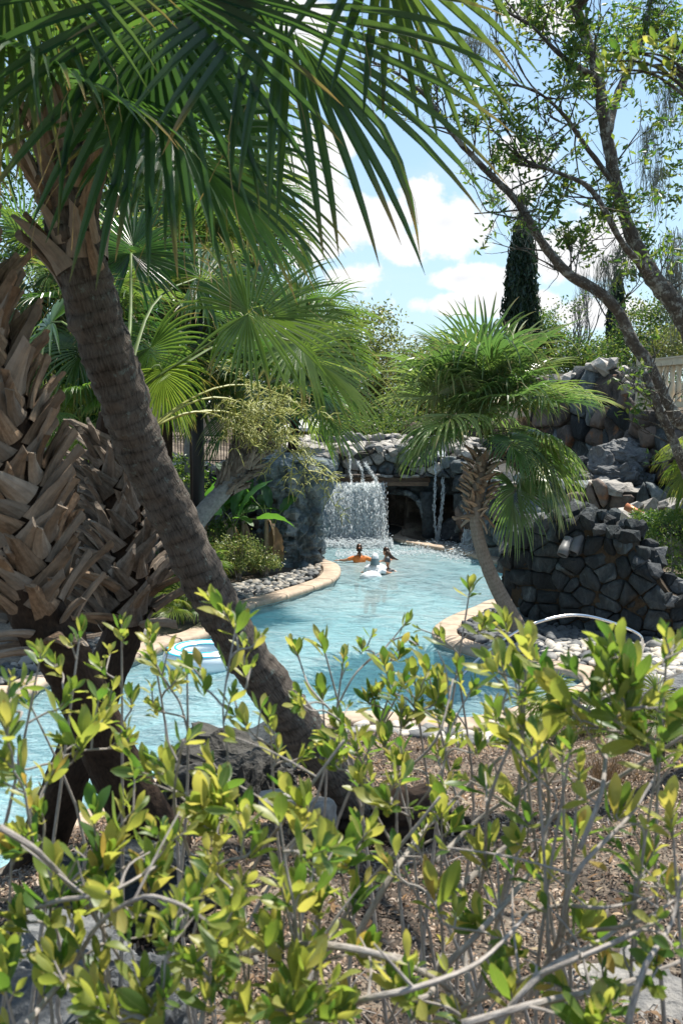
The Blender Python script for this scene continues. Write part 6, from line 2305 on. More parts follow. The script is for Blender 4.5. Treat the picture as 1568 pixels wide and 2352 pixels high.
t2 = tree('garden_tree', 'dark trunked tree standing in front of the white parasol', (c2.x, c2.y, gz(c2.x, c2.y)), [B(735, 850, 41.5, 60, 40), B(770, 800, 41.5, 60, 50), B(800, 860, 41.5, 50, 40)], 130, 16, .2, .12, .06, 'leafy', 55, .22)

# ------------------------------------------------------------------ bathers: one continuous skinned body each
def skin_body(name, joints, edges, mat, parent, sub=2, root_i=0):
    """joints: list of (Vector, rx, ry); grows one continuous surface round the edges"""
    org = WM[parent.name].translation
    me_ = bpy.data.meshes.new(name)
    me_.from_pydata([tuple(Vector(j[0]) - org) for j in joints], edges, [])
    o = bpy.data.objects.new(name, me_)
    COL.objects.link(o)
    o.modifiers.new('skin', 'SKIN')
    sv = me_.skin_vertices[0].data
    for i, j in enumerate(joints):
        sv[i].radius = (j[1], j[2])
        sv[i].use_root = (i == root_i)
    sb = o.modifiers.new('sub', 'SUBSURF')
    sb.levels = sb.render_levels = sub
    dg = bpy.context.evaluated_depsgraph_get()
    m2 = bpy.data.meshes.new_from_object(o.evaluated_get(dg))
    bpy.data.objects.remove(o)
    m2.materials.clear()
    m2.materials.append(MT[mat])
    m2.polygons.foreach_set('use_smooth', [True] * len(m2.polygons))
    return link(name, m2, parent, Matrix.Translation(org))


def head_shape(c, s, yaw, pitch=0.0):
    """head mesh as rings: skull, jaw, brow, nose, ears; faces +Y before yaw"""
    mb_ = MB()
    Rm = euler3(pitch, 0, yaw)
    prof = [(-.125, .030, .030, .03), (-.115, .046, .05, .028), (-.09, .058, .068, .016), (-.05, .067, .08, .006), (0, .074, .092, 0), (.04, .077, .098, -.004), (.08, .07, .09, -.006), (.108, .05, .066, -.008), (.122, .02, .03, -.008)]
    vs, seg = [], 14
    for z, rx, ry, oy in prof:
        for k in range(seg):
            th = TAU * k / seg
            x, y = rx * math.cos(th), ry * math.sin(th) + oy
            if math.sin(th) > .9 and -.06 < z < .0:
                y += .022 * (1 - abs(z + .028) / .04)
            if math.sin(th) > .9 and abs(z - .03) < .02:
                y += .005
            vs.append(Vector(c) + Rm @ Vector((x, y, z)) * s)
    n_ = len(prof)
    fs = [(i * seg + k, i * seg + (k + 1) % seg, (i + 1) * seg + (k + 1) % seg, (i + 1) * seg + k) for i in range(n_ - 1) for k in range(seg)]
    fs += [tuple(range(seg - 1, -1, -1)), tuple((n_ - 1) * seg + k for k in range(seg))]
    mb_.add(vs, fs)
    for sx in (-1, 1):
        mb_.lathe(Vector(c) + Rm @ Vector((sx * .078, -.005, -.015)) * s, [(.004 * s, -.03 * s), (.018 * s, -.012 * s), (.02 * s, .015 * s), (.006 * s, .032 * s)], 8, Rm)
    return mb_


def hair_cap(c, s, yaw, pitch, low_back, mb_=None):
    mb_ = mb_ or MB()
    Rm = euler3(pitch, 0, yaw)
    vs, seg = [], 16
    rows = 7
    for j in range(rows + 1):
        for k in range(seg):
            th = TAU * k / seg
            front = max(0, math.sin(th))
            zlo = low_back + (.065 - low_back) * front ** .6
            t = j / rows
            z = zlo + (.132 - zlo) * t
            w = math.sqrt(max(0.02, 1 - max(0, (z - .02) / .116) ** 2))
            r1 = 1 + .03 * math.sin(k * 5.1 + j)
            vs.append(Vector(c) + Rm @ Vector((.084 * w * math.cos(th) * r1, .105 * w * math.sin(th) * r1 - .008, z)) * s)
    fs = [(j * seg + k, j * seg + (k + 1) % seg, (j + 1) * seg + (k + 1) % seg, (j + 1) * seg + k) for j in range(rows) for k in range(seg)]
    fs.append(tuple(rows * seg + k for k in range(seg)))
    mb_.add(vs, fs)
    return mb_


def fingers(mb_, wrist, d, up, s):
    """palm, four bent fingers and a thumb"""
    d = Vector(d).normalized()
    up = (Vector(up) - d * Vector(up).dot(d)).normalized()
    sd = d.cross(up)
    w = Vector(wrist)
    mb_.tube([w, w + d * .03 * s, w + d * .085 * s], [.024 * s, .034 * s, .032 * s], 10, flat=.5)
    for k, (o_, l) in enumerate(((-.026, .068), (-.009, .078), (.009, .073), (.026, .058))):
        b = w + d * .078 * s + sd * o_ * s
        mb_.tube([b, b + d * l * .5 * s - up * .004 * s, b + d * l * s - up * .02 * s], [.0095 * s, .0088 * s, .007 * s], 6)
    b = w + d * .03 * s - sd * .03 * s
    mb_.tube([b, b + (d - sd * .9).normalized() * .03 * s, b + (d * 1.3 - sd * .7).normalized() * .06 * s], [.011 * s, .010 * s, .008 * s], 6)


def swimmer(label, u, v, yaw, s, skin, lean=0.1, arms=((-.62, .15, -.02), (.6, .1, -.1)), top=None, hairm='hair', sink=0.0, hand_up=(True, True), head_turn=0.0, pitch=0.0):
    """stands or swims in the pool: water meets the upper back; u, v is where the neck meets the water side"""
    w = PZ(u, v, 0.0)
    root = thing('person', label, 'person', (w.x, w.y, 0))
    Rz = euler3(0, 0, yaw)

    def L(x, y, z):
        return w + Rz @ Vector((x, y, z)) * s
    nz = 0.20 - sink
    J = [(L(0, -lean * 2.2, nz - .62), .15 * s, .105 * s), (L(0, -lean, nz - .32), .15 * s, .11 * s), (L(0, -.02, nz - .12), .165 * s, .105 * s), (L(0, 0, nz - .04), .10 * s, .075 * s), (L(0, .015, nz + .04), .06 * s, .06 * s), (L(0, .02, nz + .09), .056 * s, .058 * s)]
    E = [(0, 1), (1, 2), (2, 3), (3, 4), (4, 5)]
    hands = []
    for k, sx in enumerate((-1, 1)):
        ax, ay, az_ = arms[k]
        sh = L(sx * .175, 0, nz - .09)
        wr = L(ax, ay, az_)
        el_ = sh.lerp(wr, .52) + Rz @ Vector((sx * .03, -.06, -.03)) * s
        i = len(J)
        J += [(sh, .062 * s, .062 * s), (el_, .044 * s, .044 * s), (wr, .027 * s, .024 * s)]
        E += [(2, i), (i, i + 1), (i + 1, i + 2)]
        hands.append((wr, (wr - el_).normalized()))
    # hips and legs under the water
    for sx in (-1, 1):
        i = len(J)
        J += [(L(sx * .09, -lean * 2.6, nz - .78), .085 * s, .085 * s), (L(sx * .1, -lean * 3, nz - 1.1), .055 * s, .055 * s)]
        E += [(0, i), (i, i + 1)]
    body = skin_body('body', J, E, skin, root)
    hc = L(0, .035, nz + .195)
    mbh = head_shape(hc, s * 1.0, yaw + head_turn, pitch)
    hands_up = MB()
    for k in (0, 1):
        if hand_up[k]:
            fingers(mbh, hands[k][0], hands[k][1], (0, 0, 1), s)
    # join head and hands into the body mesh so that the figure stays one mesh
    bm = bmesh.new()
    bm.from_mesh(body.data)
    org = WM[root.name].translation
    tmp = mbh.mesh('tmp', MT[skin], True, org)
    bm.from_mesh(tmp)
    bm.to_mesh(body.data)
    bm.free()
    body.data.polygons.foreach_set('use_smooth', [True] * len(body.data.polygons))
    if top:
        k_ = 1.10
        JT = [(j[0], j[1] * k_, j[2] * k_) for j in J[0:4]]
        JT[3] = (JT[3][0] - Vector((0, 0, .015)), JT[3][1] * .9, JT[3][2] * .95)
        ET = [(0, 1), (1, 2), (2, 3)]
        for k in (0, 1):
            i = len(JT)
            a = J[6 + 3 * k]
            b = J[7 + 3 * k]
            JT += [(a[0], a[1] * 1.16, a[2] * 1.16), (a[0].lerp(b[0], .75), b[1] * 1.35, b[2] * 1.35)]
            ET += [(2, i), (i, i + 1)]
        skin_body('shirt', JT, ET, top, root)
    return root, hc, L, nz


# orange shirt, arms spread, seen from behind
root, hc, L, nz = swimmer('person seen from behind in a wet orange top with dark plaited hair, arms spread', 825, 1291, 0.1, 1.0, 'skin_tan', 0.06, ((-.60, .08, .05), (.66, .05, -.03)), 'orange', sink=-.02)
mb = hair_cap(hc, 1.0, 0.1, 0, -.09)
mb.tube([hc + Vector((0, -.095, .04)), hc + Vector((0, -.125, -.02)), hc + Vector((.01, -.12, -.1)), hc + Vector((.02, -.125, -.2)), hc + Vector((.025, -.125, -.27))], [.026, .03, .03, .024, .01], 8, wob=.15, seed=2)
mb.obj('hair', MT['hair'], root)
MB().lathe(hc + Vector((0, -.112, .015)), [(.02, -.01), (.034, -.006), (.034, .006), (.02, .01)], 10, frame((0, 1, .3))).obj('hair_band', MT['orange'], root)
# brown wet hair, turned to the left
root, hc, L, nz = swimmer('person with long wet brown hair turned to the left, shoulders just above the water', 888, 1288, 0.9, 0.95, 'skin', 0.1, ((-.3, .35, -.02), (.55, -.1, -.06)), None, sink=.10, head_turn=.3)
mb = hair_cap(hc, .97, 1.2, 0, -.1)
for k in range(7):
    a = hc + Vector((.03 + .012 * k, -.06 + .01 * k, .03 - .006 * k))
    mb.tube([a, a + Vector((.03, -.02, -.1)), a + Vector((.08 + .012 * k, -.02, -.2)), a + Vector((.15 + .022 * k, -.03, -.255))], [.03, .03, .02, .006], 6, wob=.1, seed=k)
mb.obj('hair', MT['hair2'], root)
# white cap with grey neck flap and white shirt, leaning forward away from us
root, hc, L, nz = swimmer('person in a white cap with grey neck flap and loose wet white shirt swimming away', 860, 1318, -0.2, 1.05, 'skin', 0.25, ((-.42, .18, -.02), (.44, .22, 0.0)), 'whitecloth', sink=.02, pitch=-.25)
mb = hair_cap(hc + Vector((0, 0, .0)), 1.22, -0.2, -.25, -.01)
cap = mb.obj('cap', MT['whitecloth'], root)
MB().tube([hc + Vector((0, .09, .06)), hc + Vector((0, .15, .05)), hc + Vector((0, .19, .035))], [.075, .08, .05], 10, flat=.12).obj('brim', MT['whitecloth'], cap)
mb = MB()
vs = []
for i in range(7):
    for j in range(6):
        a = -math.pi / 2 + (i - 3) * .36
        t = j / 5
        vs.append(hc + Vector((.112 * math.cos(a) * (1 + .35 * t), .130 * math.sin(a) * (1 + .5 * t) - .01, .03 - .17 * t)))
mb.add(vs, [(i * 6 + j, (i + 1) * 6 + j, (i + 1) * 6 + j + 1, i * 6 + j + 1) for i in range(6) for j in range(5)])
mb.obj('neck_flap', MT['greycloth'], cap)
bk = MB()
nb_ = ico_mesh('shirt_back', MT['whitecloth'], 4, 3, .16, 1.6)
c = PZ(852, 1327, 0)
link('shirt_back', nb_, root, TRS(c + Vector((0, 0, .02)), euler3(.1, 0, .3), (.30, .24, .15)))
nb2 = ico_mesh('shirt_shoulders', MT['whitecloth'], 6, 3, .12, 1.8)
link('shirt_shoulders', nb2, root, TRS(PZ(862, 1317, 0) + Vector((0, .0, .13)), euler3(.2, 0, .1), (.31, .2, .15)))
# dark patterned cap beside
root, hc, L, nz = swimmer('smaller person in a dark patterned cap and top beside the white cap', 889, 1314, -0.4, 0.82, 'skin_tan', 0.2, ((-.3, .3, -.06), (.42, .1, .0)), 'darkcloth', sink=.04)
hair_cap(hc + Vector((0, 0, .01)), .93, -0.4, -.1, -.03).obj('cap', MT['darkcloth'], root)

# inflatable ring at the left, behind the leaning trunk
rc_ = PZ(470, 1525, 0.0)
ring = thing('swim_ring', 'big white and turquoise inflatable ring with a penguin print floating behind the leaning trunk', 'swim ring', (rc_.x, rc_.y, 0))
mb, ms = MB(), MB()
Rr, rr0 = .52, .19
nu, nv = 40, 14
for m_b, rads in ((mb, None),):
    vs = [Vector((rc_.x + (Rr + rr0 * math.cos(TAU * j / nv)) * math.cos(TAU * i / nu), rc_.y + (Rr + rr0 * math.cos(TAU * j / nv)) * math.sin(TAU * i / nu), .12 + rr0 * math.sin(TAU * j / nv))) for i in range(nu) for j in range(nv)]
    m_b.add(vs, [(i * nv + j, ((i + 1) % nu) * nv + j, ((i + 1) % nu) * nv + (j + 1) % nv, i * nv + (j + 1) % nv) for i in range(nu) for j in range(nv)])
mb.obj('tube', MT['vinyl'], ring)
for th in (.9, 1.7, 2.3):
    pts = [Vector((rc_.x + (Rr + (rr0 + .002) * math.cos(th)) * math.cos(a), rc_.y + (Rr + (rr0 + .002) * math.cos(th)) * math.sin(a), .12 + (rr0 + .002) * math.sin(th))) for a in np.linspace(0, TAU, 41)]
    MB().tube(pts, .018, 6, cap=False, flat=.5).obj('stripe', MT['vinylblue'], ring)
a = math.radians(200)
pp_ = Vector((rc_.x + (Rr + .10) * math.cos(a), rc_.y + (Rr + .10) * math.sin(a), .12 + .165))
pg = MB().tube([pp_ + Vector((-.09, 0, .0)), pp_ + Vector((-.02, 0, .015)), pp_ + Vector((.06, 0, .012))], [.03, .05, .03], 10, flat=.5).obj('bird_print', MT['black'], ring)
MB().tube([pp_ + Vector((-.02, -.05, -.02)), pp_ + Vector((.0, -.075, -.04))], [.022, .008], 8).obj('beak', plain('yellow_print', (.7, .5, .05), .4), ring)

# ------------------------------------------------------------------ boulders and blocks on the near bank
for k, (u_, v_, d_, s_, mat, lab) in enumerate((
        (515, 1760, 8.6, (.46, .4, .36), 'cave', 'large dark boulder against the left of the leaning trunk'),  # cave rock on three boulders: the palms' shade put into their colour
        (440, 1830, 7.6, (.34, .32, .3), 'cave', 'dark rough boulder at the water left of the leaning trunk'),
        (575, 1870, 7.4, (.32, .3, .34), 'cave', 'grey boulder in shade below the biggest boulder'),
        (620, 1680, 8.8, (.4, .36, .3), 'lava', 'black boulder tucked under the leaning trunk'),
        (60, 2290, 3.25, (.30, .3, .22), 'gran', 'smooth grey boulder in the bottom left corner'),
        (330, 2190, 3.6, (.2, .2, .2), 'gran', 'speckled grey boulder among the leaves at lower left'),
        (160, 2120, 4.0, (.28, .26, .2), 'gran', 'low grey boulder at the left under the booted palms'),
        (300, 1985, 4.9, (.45, .3, .24), 'lava', 'dark boulder at the foot of the second booted palm'),
        (1500, 1625, 11.8, (.6, .5, .34), 'gran', 'dark mossy boulder behind the bright leaves at right'),
        (1465, 2110, 4.6, (.30, .26, .06), 'pale', 'flat pale stone on the mulch at lower right'),
        (1340, 1650, 12.2, (.4, .35, .12), 'pale', 'pale flat boulder beside the end of the near coping'),
        (1420, 1585, 13.2, (.5, .4, .14), 'pale', 'sandy pale boulder below the handrail foot'),
        (1250, 1640, 12.4, (.3, .28, .12), 'pale', 'small pale boulder at the water edge right of centre'))):
    c = P(u_, v_, d_)
    z = max(gz(c.x, c.y) + s_[2] * .25, c.z if s_[2] > .15 else -9)
    z = min(z, gz(c.x, c.y) + s_[2] * .8)
    bo = link('boulder', rock_src(mat, k % 7, big=True, smooth_=False), None, TRS((c.x, c.y, z), euler3(.2 * k % .5, .1, k * 1.3), s_))
    tag(bo, lab, 'boulder', 'boulders on the near bank')
for k, (u_, v_, d_, sz_, lab) in enumerate(((655, 1830, 6.6, (.36, .22, .16), 'squared pale stone block in front of the leaning trunk base'), (735, 1855, 6.45, (.2, .18, .2), 'smaller squared stone block right beside the first one'))):
    c = P(u_, v_, d_)
    g = gz(c.x, c.y)
    me_ = ico_mesh('stone_block', MT['pale'], 3 + k, 3, .1, 1.4)
    for vt in me_.vertices:
        m3 = max(abs(t) for t in vt.co)
        vt.co = vt.co.lerp(vt.co / m3, .85)
    tag(link('stone_block', me_, None, TRS((c.x, c.y, max(g + sz_[2] * .4, c.z - .05)), euler3(0, 0, .2 + k), tuple(t / 2 for t in sz_))), lab, 'stone block', 'squared blocks')
# root mound of the leaning palm
c = P(900, 1945, 7.2)
mo = ico_mesh('root_mound', MT['fibre'], 9, 4, .5, 2.6)
uvl = mo.uv_layers.new(name='uv')
link('root_mound', mo, pl, TRS((c.x + .02, c.y + .05, gz(c.x, c.y) + .02), euler3(0, 0, .3), (.46, .4, .26)))

# ------------------------------------------------------------------ foreground shrubs: twigs grown to traced tips, every leaf its own part
SHL = [m_x.mesh('leaf', MT['shrub']) for m_x in SL]
TIPS = '''185,1450,3 125,1520,3 95,1500,2.8 20,1660,2.2 60,1800,2.4 230,1530,3.2 300,1600,3.2 400,1560,3.2 255,1610,3 90,1860,2.4 215,1860,2.3 280,1430,3.2 345,1450,3.2 350,1505,3
430,1530,3 500,1390,2.8 545,1425,2.8 590,1470,2.8 470,1560,2.8 560,1530,3 30,1590,2.4 150,1610,2.8 350,1620,3 300,1700,2.8 190,1700,2.6 130,1760,2.5
680,1485,3.6 740,1475,3.6 790,1505,3.4 830,1480,3.6 680,1605,3.2 740,1590,3.6 640,1710,3 700,1735,3 760,1740,3 830,1770,2.9 870,1640,3.4 900,1565,3.2 950,1550,3.4 935,1425,3.8 955,1475,3.6 1010,1460,3.6
1080,1345,3.6 1110,1435,3.4 1160,1425,3.2 1010,1590,3.2 890,1850,2.8 1040,1655,3.2 960,1640,3.2 980,1530,3.4 920,1500,3.5 1050,1530,3.3 1090,1570,3.1 920,1710,3 1000,1720,3
1210,1480,2.6 1150,1520,2.7 1270,1445,2.7 1290,1600,2.4 1340,1455,2.5 1400,1510,2.4 1450,1555,2.3 1500,1570,2.3 1545,1620,2.2 1350,1660,2.4 1260,1680,2.5 1170,1600,2.7 1425,1450,2.5 1490,1465,2.5 1100,1700,2.8 1230,1750,2.6 1330,1760,2.4 1170,1830,2.6
1510,1735,2.3 1530,1500,2.5 1370,1590,2.4 1440,1620,2.3 1250,1560,2.5 1320,1530,2.5 1190,1560,2.6 1130,1620,2.8 1290,1720,2.5 1400,1700,2.4 1470,1690,2.3 1560,1560,2.2 1200,1660,2.6 1555,1470,2.4
150,2030,2.2 390,1930,2.2 590,1940,2.2 640,1865,2.2 720,1955,2.1 540,2065,2.1 400,2100,2 440,2205,2 330,2245,2 610,2150,2.1 250,2335,1.9 730,2085,2.3 960,2165,2.4 1000,2045,2.5 1090,2115,2.5 1250,1990,2.4 1260,2085,2.4
1150,2250,2.2 1290,2265,2.2 1480,1965,2.4 1450,2075,2.4 1515,2145,2.3 1380,2325,2.1 1200,2340,2.1 960,2305,2.2 780,2305,2.2 560,2325,2 890,1985,2.5 40,2105,2.2 180,2150,2.1 120,1995,2.2 70,1930,2.3
250,1960,2.3 310,1860,2.4 460,1850,2.4 350,2000,2.2 480,1980,2.2 440,2060,2.1 500,2160,2 680,2060,2.2 640,2010,2.2 560,1870,2.4 690,1850,2.4 300,2110,2.1 260,2060,2.1 360,1770,2.6 480,1740,2.8 560,1660,2.9 620,1640,3
380,2280,1.95 480,2290,1.95 680,2250,2.1 840,2180,2.3 900,2270,2.2 1060,2290,2.2 1480,2260,2.1 1540,2030,2.3 1330,1900,2.5 1110,1960,2.6 1190,1930,2.5 1040,1900,2.7 960,1930,2.7 820,1880,2.7 770,1960,2.5 820,2060,2.4 1390,2000,2.4 1340,2130,2.3 1540,1850,2.3 1420,1850,2.4 1250,1860,2.5
10,1740,2.2 5,2250,2 30,1950,2.3 110,2230,2 200,2280,1.95 20,2180,2.1 640,2290,2 730,2200,2.2 1010,1830,2.8 1110,1790,2.7 780,1650,3.2 820,1690,3.1 880,1700,3.1 930,1660,3.2 1000,1650,3.1 1060,1700,3 860,1590,3.3 960,1600,3.2 1210,1590,2.6 1380,1540,2.4 1310,1640,2.4 1480,1620,2.3 1420,1580,2.3 1530,1680,2.2 120,2060,2.2 230,2200,2.1 350,2330,1.95 500,2240,2.0 680,2320,2.0'''
TIPS = [tuple(float(a) for a in t.split(',')) for t in TIPS.split()]
SHRUBS = [
    ((-0.95, 2.75), 'leafy shrub at the far left edge in front of the booted palms, large yellowing leaves'),
    ((-0.62, 2.25), 'shrub in the bottom left corner above the smooth grey boulder'),
    ((-0.30, 2.45), 'bright yellow green shrub at the lower left below the leaning trunk base'),
    ((-0.55, 3.35), 'taller shrub whose tips stand in front of the two booted palms'),
    ((-0.12, 3.2), 'shrub with leafy tips overlapping the middle of the leaning trunk'),
    ((0.06, 2.35), 'low shrub at the bottom centre with curled bare grey stems'),
    ((0.22, 3.75), 'slender shrub standing against the bright water right of the leaning trunk'),
    ((0.55, 3.6), 'dark leaved shrub reaching highest in front of the curved palm base'),
    ((0.42, 2.75), 'sparse twiggy shrub over the open mulch right of the root mound'),
    ((0.72, 2.35), 'shrub at the bottom right with a bright yellow rosette low down'),
    ((0.78, 2.95), 'dense sunlit shrub hiding the end of the pool below the handrail'),
    ((1.05, 2.75), 'glowing yellow shrub at the right edge in front of the dark boulder'),
    ((1.0, 2.2), 'sparse shrub in the lower right corner beside the flat pale stone'),
]
rk_ = random.Random(5)
TIPS = [t for t in TIPS if rk_.random() > (.5 if t[0] > 1190 and t[1] < 1470 else .12 if t[0] > 1100 and t[1] < 1800 else .3 if t[0] > 820 and t[1] > 1850 else .0)]
for n_, (u0, u1), (v0, v1), (d0, d1) in ((26, (0, 820), (1830, 2345), (2.55, 1.95)), (16, (600, 1130), (1520, 1880), (3.4, 2.7)), (4, (1150, 1568), (1510, 1730), (2.7, 2.3)), (6, (0, 420), (1500, 1820), (3.0, 2.5)), (10, (900, 1560), (2150, 2350), (2.35, 2.05))):
    for _ in range(n_):
        f = rk_.random()
        TIPS.append((rk_.uniform(u0, u1), v0 + (v1 - v0) * f, d0 + (d1 - d0) * f + rk_.uniform(-.1, .1)))
r_ = random.Random(77)
roots, twigs = [], []
for (x, y), lab in SHRUBS:
    root = thing('leafy_shrub', lab, 'shrub', (x, y, gz(x, y)), 'shrubs in the foreground')
    roots.append((Vector((x, y, gz(x, y))), root))
    twigs.append(MB())
crowns = {}
for u_, v_, d_ in TIPS:
    t = P(u_, v_, d_)
    i = min(range(len(roots)), key=lambda k: (roots[k][0].xy - t.xy).length + 0.04 * abs(k - 6) * 0)
    crowns.setdefault(i, []).append(t)
for i, ts in crowns.items():
    b, root = roots[i]
    mb = twigs[i]
    ts.sort(key=lambda t: t.z)
    stems = []
    ns = max(3, len(ts) // 4)
    order = ts[:]
    r_.shuffle(order)
    nodes = []
    for k, t in enumerate(order):
        if k < ns or not nodes:
            s = Vector((b.x * .5 + t.x * .5 + r_.gauss(0, .28), b.y * .7 + t.y * .3 + r_.gauss(0, .12), 0))
            s.z = gz(s.x, s.y) - .03
            rs = .0095
        else:
            s, rs = min(nodes, key=lambda n_: (n_[0] - t).length + (0.6 if n_[0].z > t.z - .03 else 0))
            s = Vector(s)
            rs = max(.0035, rs * .8)
        dv = t - s
        m1_ = s.lerp(t, .35) + Vector((r_.gauss(0, .05), r_.gauss(0, .05), .02)) * min(1, dv.length / .5)
        m2_ = s.lerp(t, .72) + Vector((r_.gauss(0, .035), r_.gauss(0, .035), -.03)) * min(1, dv.length / .5)
        c = catmull([s, m1_, m2_, t], 4)
        rad_ = np.linspace(rs, .0026, len(c))
        mb.tube(c, list(rad_), 6, cap=False, wob=.12, seed=k)
        for j in range(2, len(c) - 2):
            nodes.append((c[j], rad_[j]))
        d = (c[-1] - c[-3]).normalized() + Vector((0, 0, .35))
        ln = .101 * r_.uniform(.68, 1.2) * (1.06 if t.y < 2.7 else .88)
        whorl(root, SHL, t, d, r_.randint(6, 9), ln, r_, r_.uniform(.75, 1.15))
        # a lower rosette or side shoots along the same twig
        for f in (.86, .72, .55):
            if r_.random() < .45:
                q_ = c[int(len(c) * f)]
                dd = (d.normalized() + Vector((r_.gauss(0, .6), r_.gauss(0, .6), r_.gauss(.1, .3)))).normalized()
                e = q_ + dd * r_.uniform(.03, .10)
                mb.tube([q_, q_.lerp(e, .5), e], [.003, .0026, .002], 5, cap=False)
                whorl(root, SHL, e, dd, r_.randint(3, 6), ln * r_.uniform(.6, .9), r_, 1.0)
# bare grey stems crossing the lower right
BARE = [
    ([(1015, 2075), (1180, 1930), (1350, 1830), (1568, 1690)], 2.6, .009), ([(1000, 2345), (1160, 2270), (1330, 2200), (1500, 2120), (1580, 2060)], 2.2, .008), ([(1060, 2352), (1250, 2300), (1420, 2262), (1580, 2200)], 2.15, .009),
    ([(830, 2190), (930, 2205), (990, 2240), (985, 2285), (930, 2290), (850, 2240)], 2.25, .010), ([(560, 2190), (700, 2170), (860, 2190), (1000, 2250), (1090, 2330)], 2.25, .010), ([(1010, 2230), (1120, 2120), (1230, 1980), (1260, 1850), (1245, 1750)], 2.5, .009),
    ([(1075, 2300), (1070, 2160), (1110, 2000), (1120, 1850), (1175, 1700)], 2.55, .007), ([(1210, 2300), (1280, 2160), (1320, 2010), (1440, 1880), (1500, 1790)], 2.4, .008), ([(820, 2150), (900, 2010), (980, 1900), (1060, 1820), (1150, 1740)], 2.8, .010),
    ([(650, 2352), (740, 2200), (810, 2070), (905, 1960), (1010, 1830)], 2.7, .008), ([(1300, 2140), (1420, 2130), (1500, 2100), (1568, 2050)], 2.35, .006), ([(1140, 2352), (1250, 2230), (1380, 2160), (1470, 2090)], 2.2, .009),
    ([(60, 2352), (160, 2230), (230, 2120), (330, 2060), (420, 2080)], 2.0, .007), ([(20, 2110), (130, 2070), (250, 2050), (360, 1990)], 2.2, .007), ([(0, 1900), (90, 1960), (200, 2080), (280, 2210)], 2.15, .008),
    ([(590, 2210), (560, 2090), (600, 1960), (680, 1850), (790, 1700)], 2.6, .007), ([(840, 1900), (900, 1800), (1000, 1700), (1040, 1560)], 3.0, .006), ([(1330, 1950), (1380, 1820), (1400, 1700), (1480, 1600)], 2.4, .007), ([(420, 2150), (440, 1990), (400, 1850), (420, 1700)], 2.4, .006),
    ([(1200, 2100), (1290, 2080), (1390, 2085), (1500, 2060)], 2.4, .0065), ([(1440, 2352), (1480, 2220), (1540, 2120), (1568, 2000)], 2.1, .008), ([(1000, 1980), (1100, 1880), (1230, 1790), (1300, 1690)], 2.7, .007), ([(700, 2352), (820, 2300), (950, 2270), (1100, 2210), (1210, 2100)], 2.1, .009)]
for k, (pts, d_, rr0) in enumerate(BARE):
    n_ = len(pts)
    c = catmull([P(u_, v_, d_ + .16 * math.sin(k * 2.1 + 1.3 * j)) for j, (u_, v_) in enumerate(pts)], 5)
    mid = c[0]
    i = min(range(len(roots)), key=lambda j: (roots[j][0].xy - mid.xy).length)
    twigs[i].tube(c, list(np.linspace(rr0, rr0 * .5, len(c))), 7, wob=.12, seed=k)
    # side shoots
    for f in (.3, .5, .7, .85):
        if r_.random() < .8:
            q_ = c[int(len(c) * f)]
            e = q_ + Vector((r_.gauss(0, .1), r_.gauss(0, .1), r_.uniform(-.02, .16)))
            twigs[i].tube(catmull([q_, q_.lerp(e, .5) + Vector((r_.gauss(0, .015), 0, .01)), e], 3), list(np.linspace(rr0 * .45, .0018, 7)), 5, cap=False)
            if r_.random() < .35:
                whorl(roots[i][1], SHL, e, (e - q_).normalized() + Vector((0, 0, .4)), r_.randint(3, 6), .075, r_, 1.0)
for (b, root), mb in zip(roots, twigs):
    # thin dead twigs low down
    for k in range(10):
        a = b + Vector((r_.gauss(0, .12), r_.gauss(0, .12), r_.uniform(.0, .1)))
        e = a + Vector((r_.gauss(0, .25), r_.gauss(0, .25), r_.uniform(.05, .45)))
        mb.tube(catmull([a, a.lerp(e, .5) + Vector((r_.gauss(0, .03), r_.gauss(0, .03), .02)), e], 4), list(np.linspace(.005, .0018, 9)), 5, cap=False, wob=.1, seed=k)
    mb.obj('twigs', MT['twig'], root)

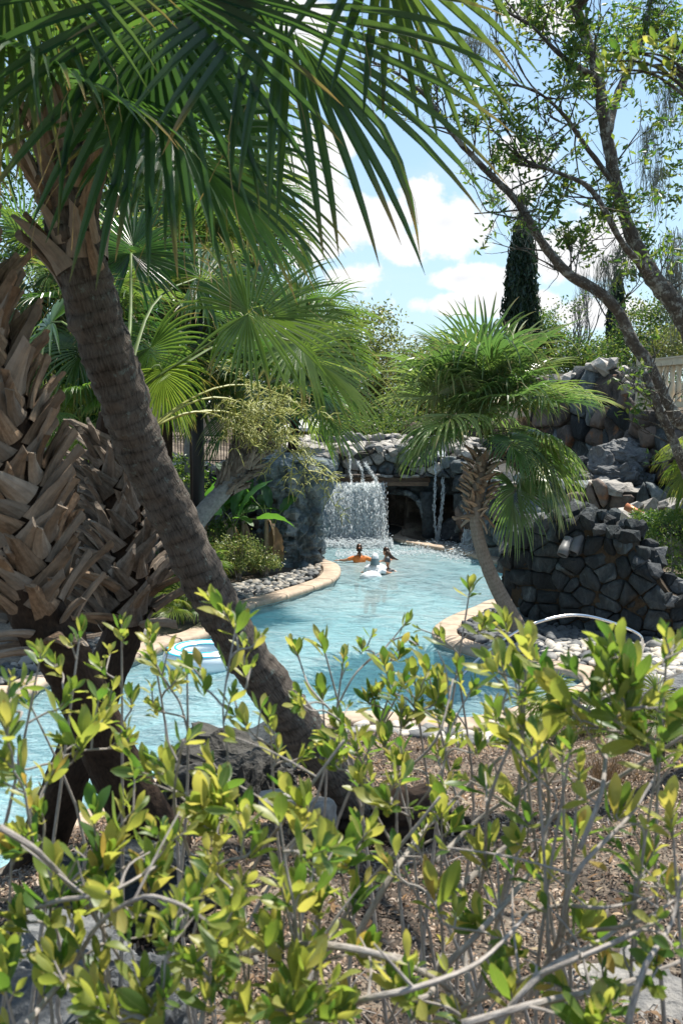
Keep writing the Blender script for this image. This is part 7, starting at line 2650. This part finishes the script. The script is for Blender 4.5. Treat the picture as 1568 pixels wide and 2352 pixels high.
# the 298 leaves of a shrub that show largest stay parts of their own, the rest of its leaves are one mass
kids = {}
for o in bpy.data.objects:
    if o.name.startswith('leaf') and o.parent is not None and o.parent.name.startswith('leafy_shrub') and not o.name.startswith('leafy'):
        kids.setdefault(o.parent.name, []).append(o)
for (b, root) in roots:
    ks = kids.get(root.name, [])
    if len(ks) <= 300:
        continue
    ks.sort(key=lambda o: (WM[o.name].translation - Vector((0, 0, CAM_Z))).length)
    vs, fs = [], []
    for o in ks[298:]:
        n0 = len(vs)
        M = WM[o.name]
        vs += [M @ v.co for v in o.data.vertices]
        fs += [tuple(n0 + i for i in p_.vertices) for p_ in o.data.polygons]
        bpy.data.objects.remove(o)
    mb = MB()
    mb.add(vs, fs)
    tag(mb.obj('leaves', MT['shrub_mass'], root), kind='stuff')

# dry grass tuft and the black path light on the mulch at right
c = P(1395, 1800, 8.6)
z = gz(c.x, c.y)
gt = thing('grass_tuft', 'dry brown grass tuft on the mulch at right', 'grass tuft', (c.x, c.y, z))
r2 = np.random.default_rng(9)
mv, mf, mc = [], [], []
for k in range(260):
    b = Vector((c.x + r_.gauss(0, .12), c.y + r_.gauss(0, .12), z))
    d = Vector((r_.gauss(0, .35), r_.gauss(0, .35), 1)).normalized()
    w = Vector((r_.gauss(0, 1), r_.gauss(0, 1), 0)).normalized() * .003
    i0 = len(mv)
    l = r_.uniform(.25, .6)
    for s in range(5):
        mv += [tuple(b - w * (1 - s / 4.4)), tuple(b + w * (1 - s / 4.4))]
        b = b + d * l / 4
        d = (d + Vector((0, 0, -.16)) + Vector((r_.gauss(0, .08), r_.gauss(0, .08), 0))).normalized()
    mf += [(i0 + 2 * s, i0 + 2 * s + 1, i0 + 2 * s + 3, i0 + 2 * s + 2) for s in range(4)]
np_obj('blades', np.array(mv), np.array(mf), 'dry', gt)
c = P(1512, 1745, 8.8)
z = gz(c.x, c.y)
lt = thing('path_light', 'small black path light stake standing on the mulch at right', 'garden light', (c.x, c.y, z))
MB().lathe((c.x, c.y, z - .03), [(.02, 0), (.02, .1), (.05, .11), (.055, .22), (.05, .23)], 12).obj('body', MT['iron'], lt)
MB().lathe((c.x, c.y, z + .20), [(.05, 0), (.05, .004), (.02, .006)], 12).obj('lens', MT['grey_metal'], lt)
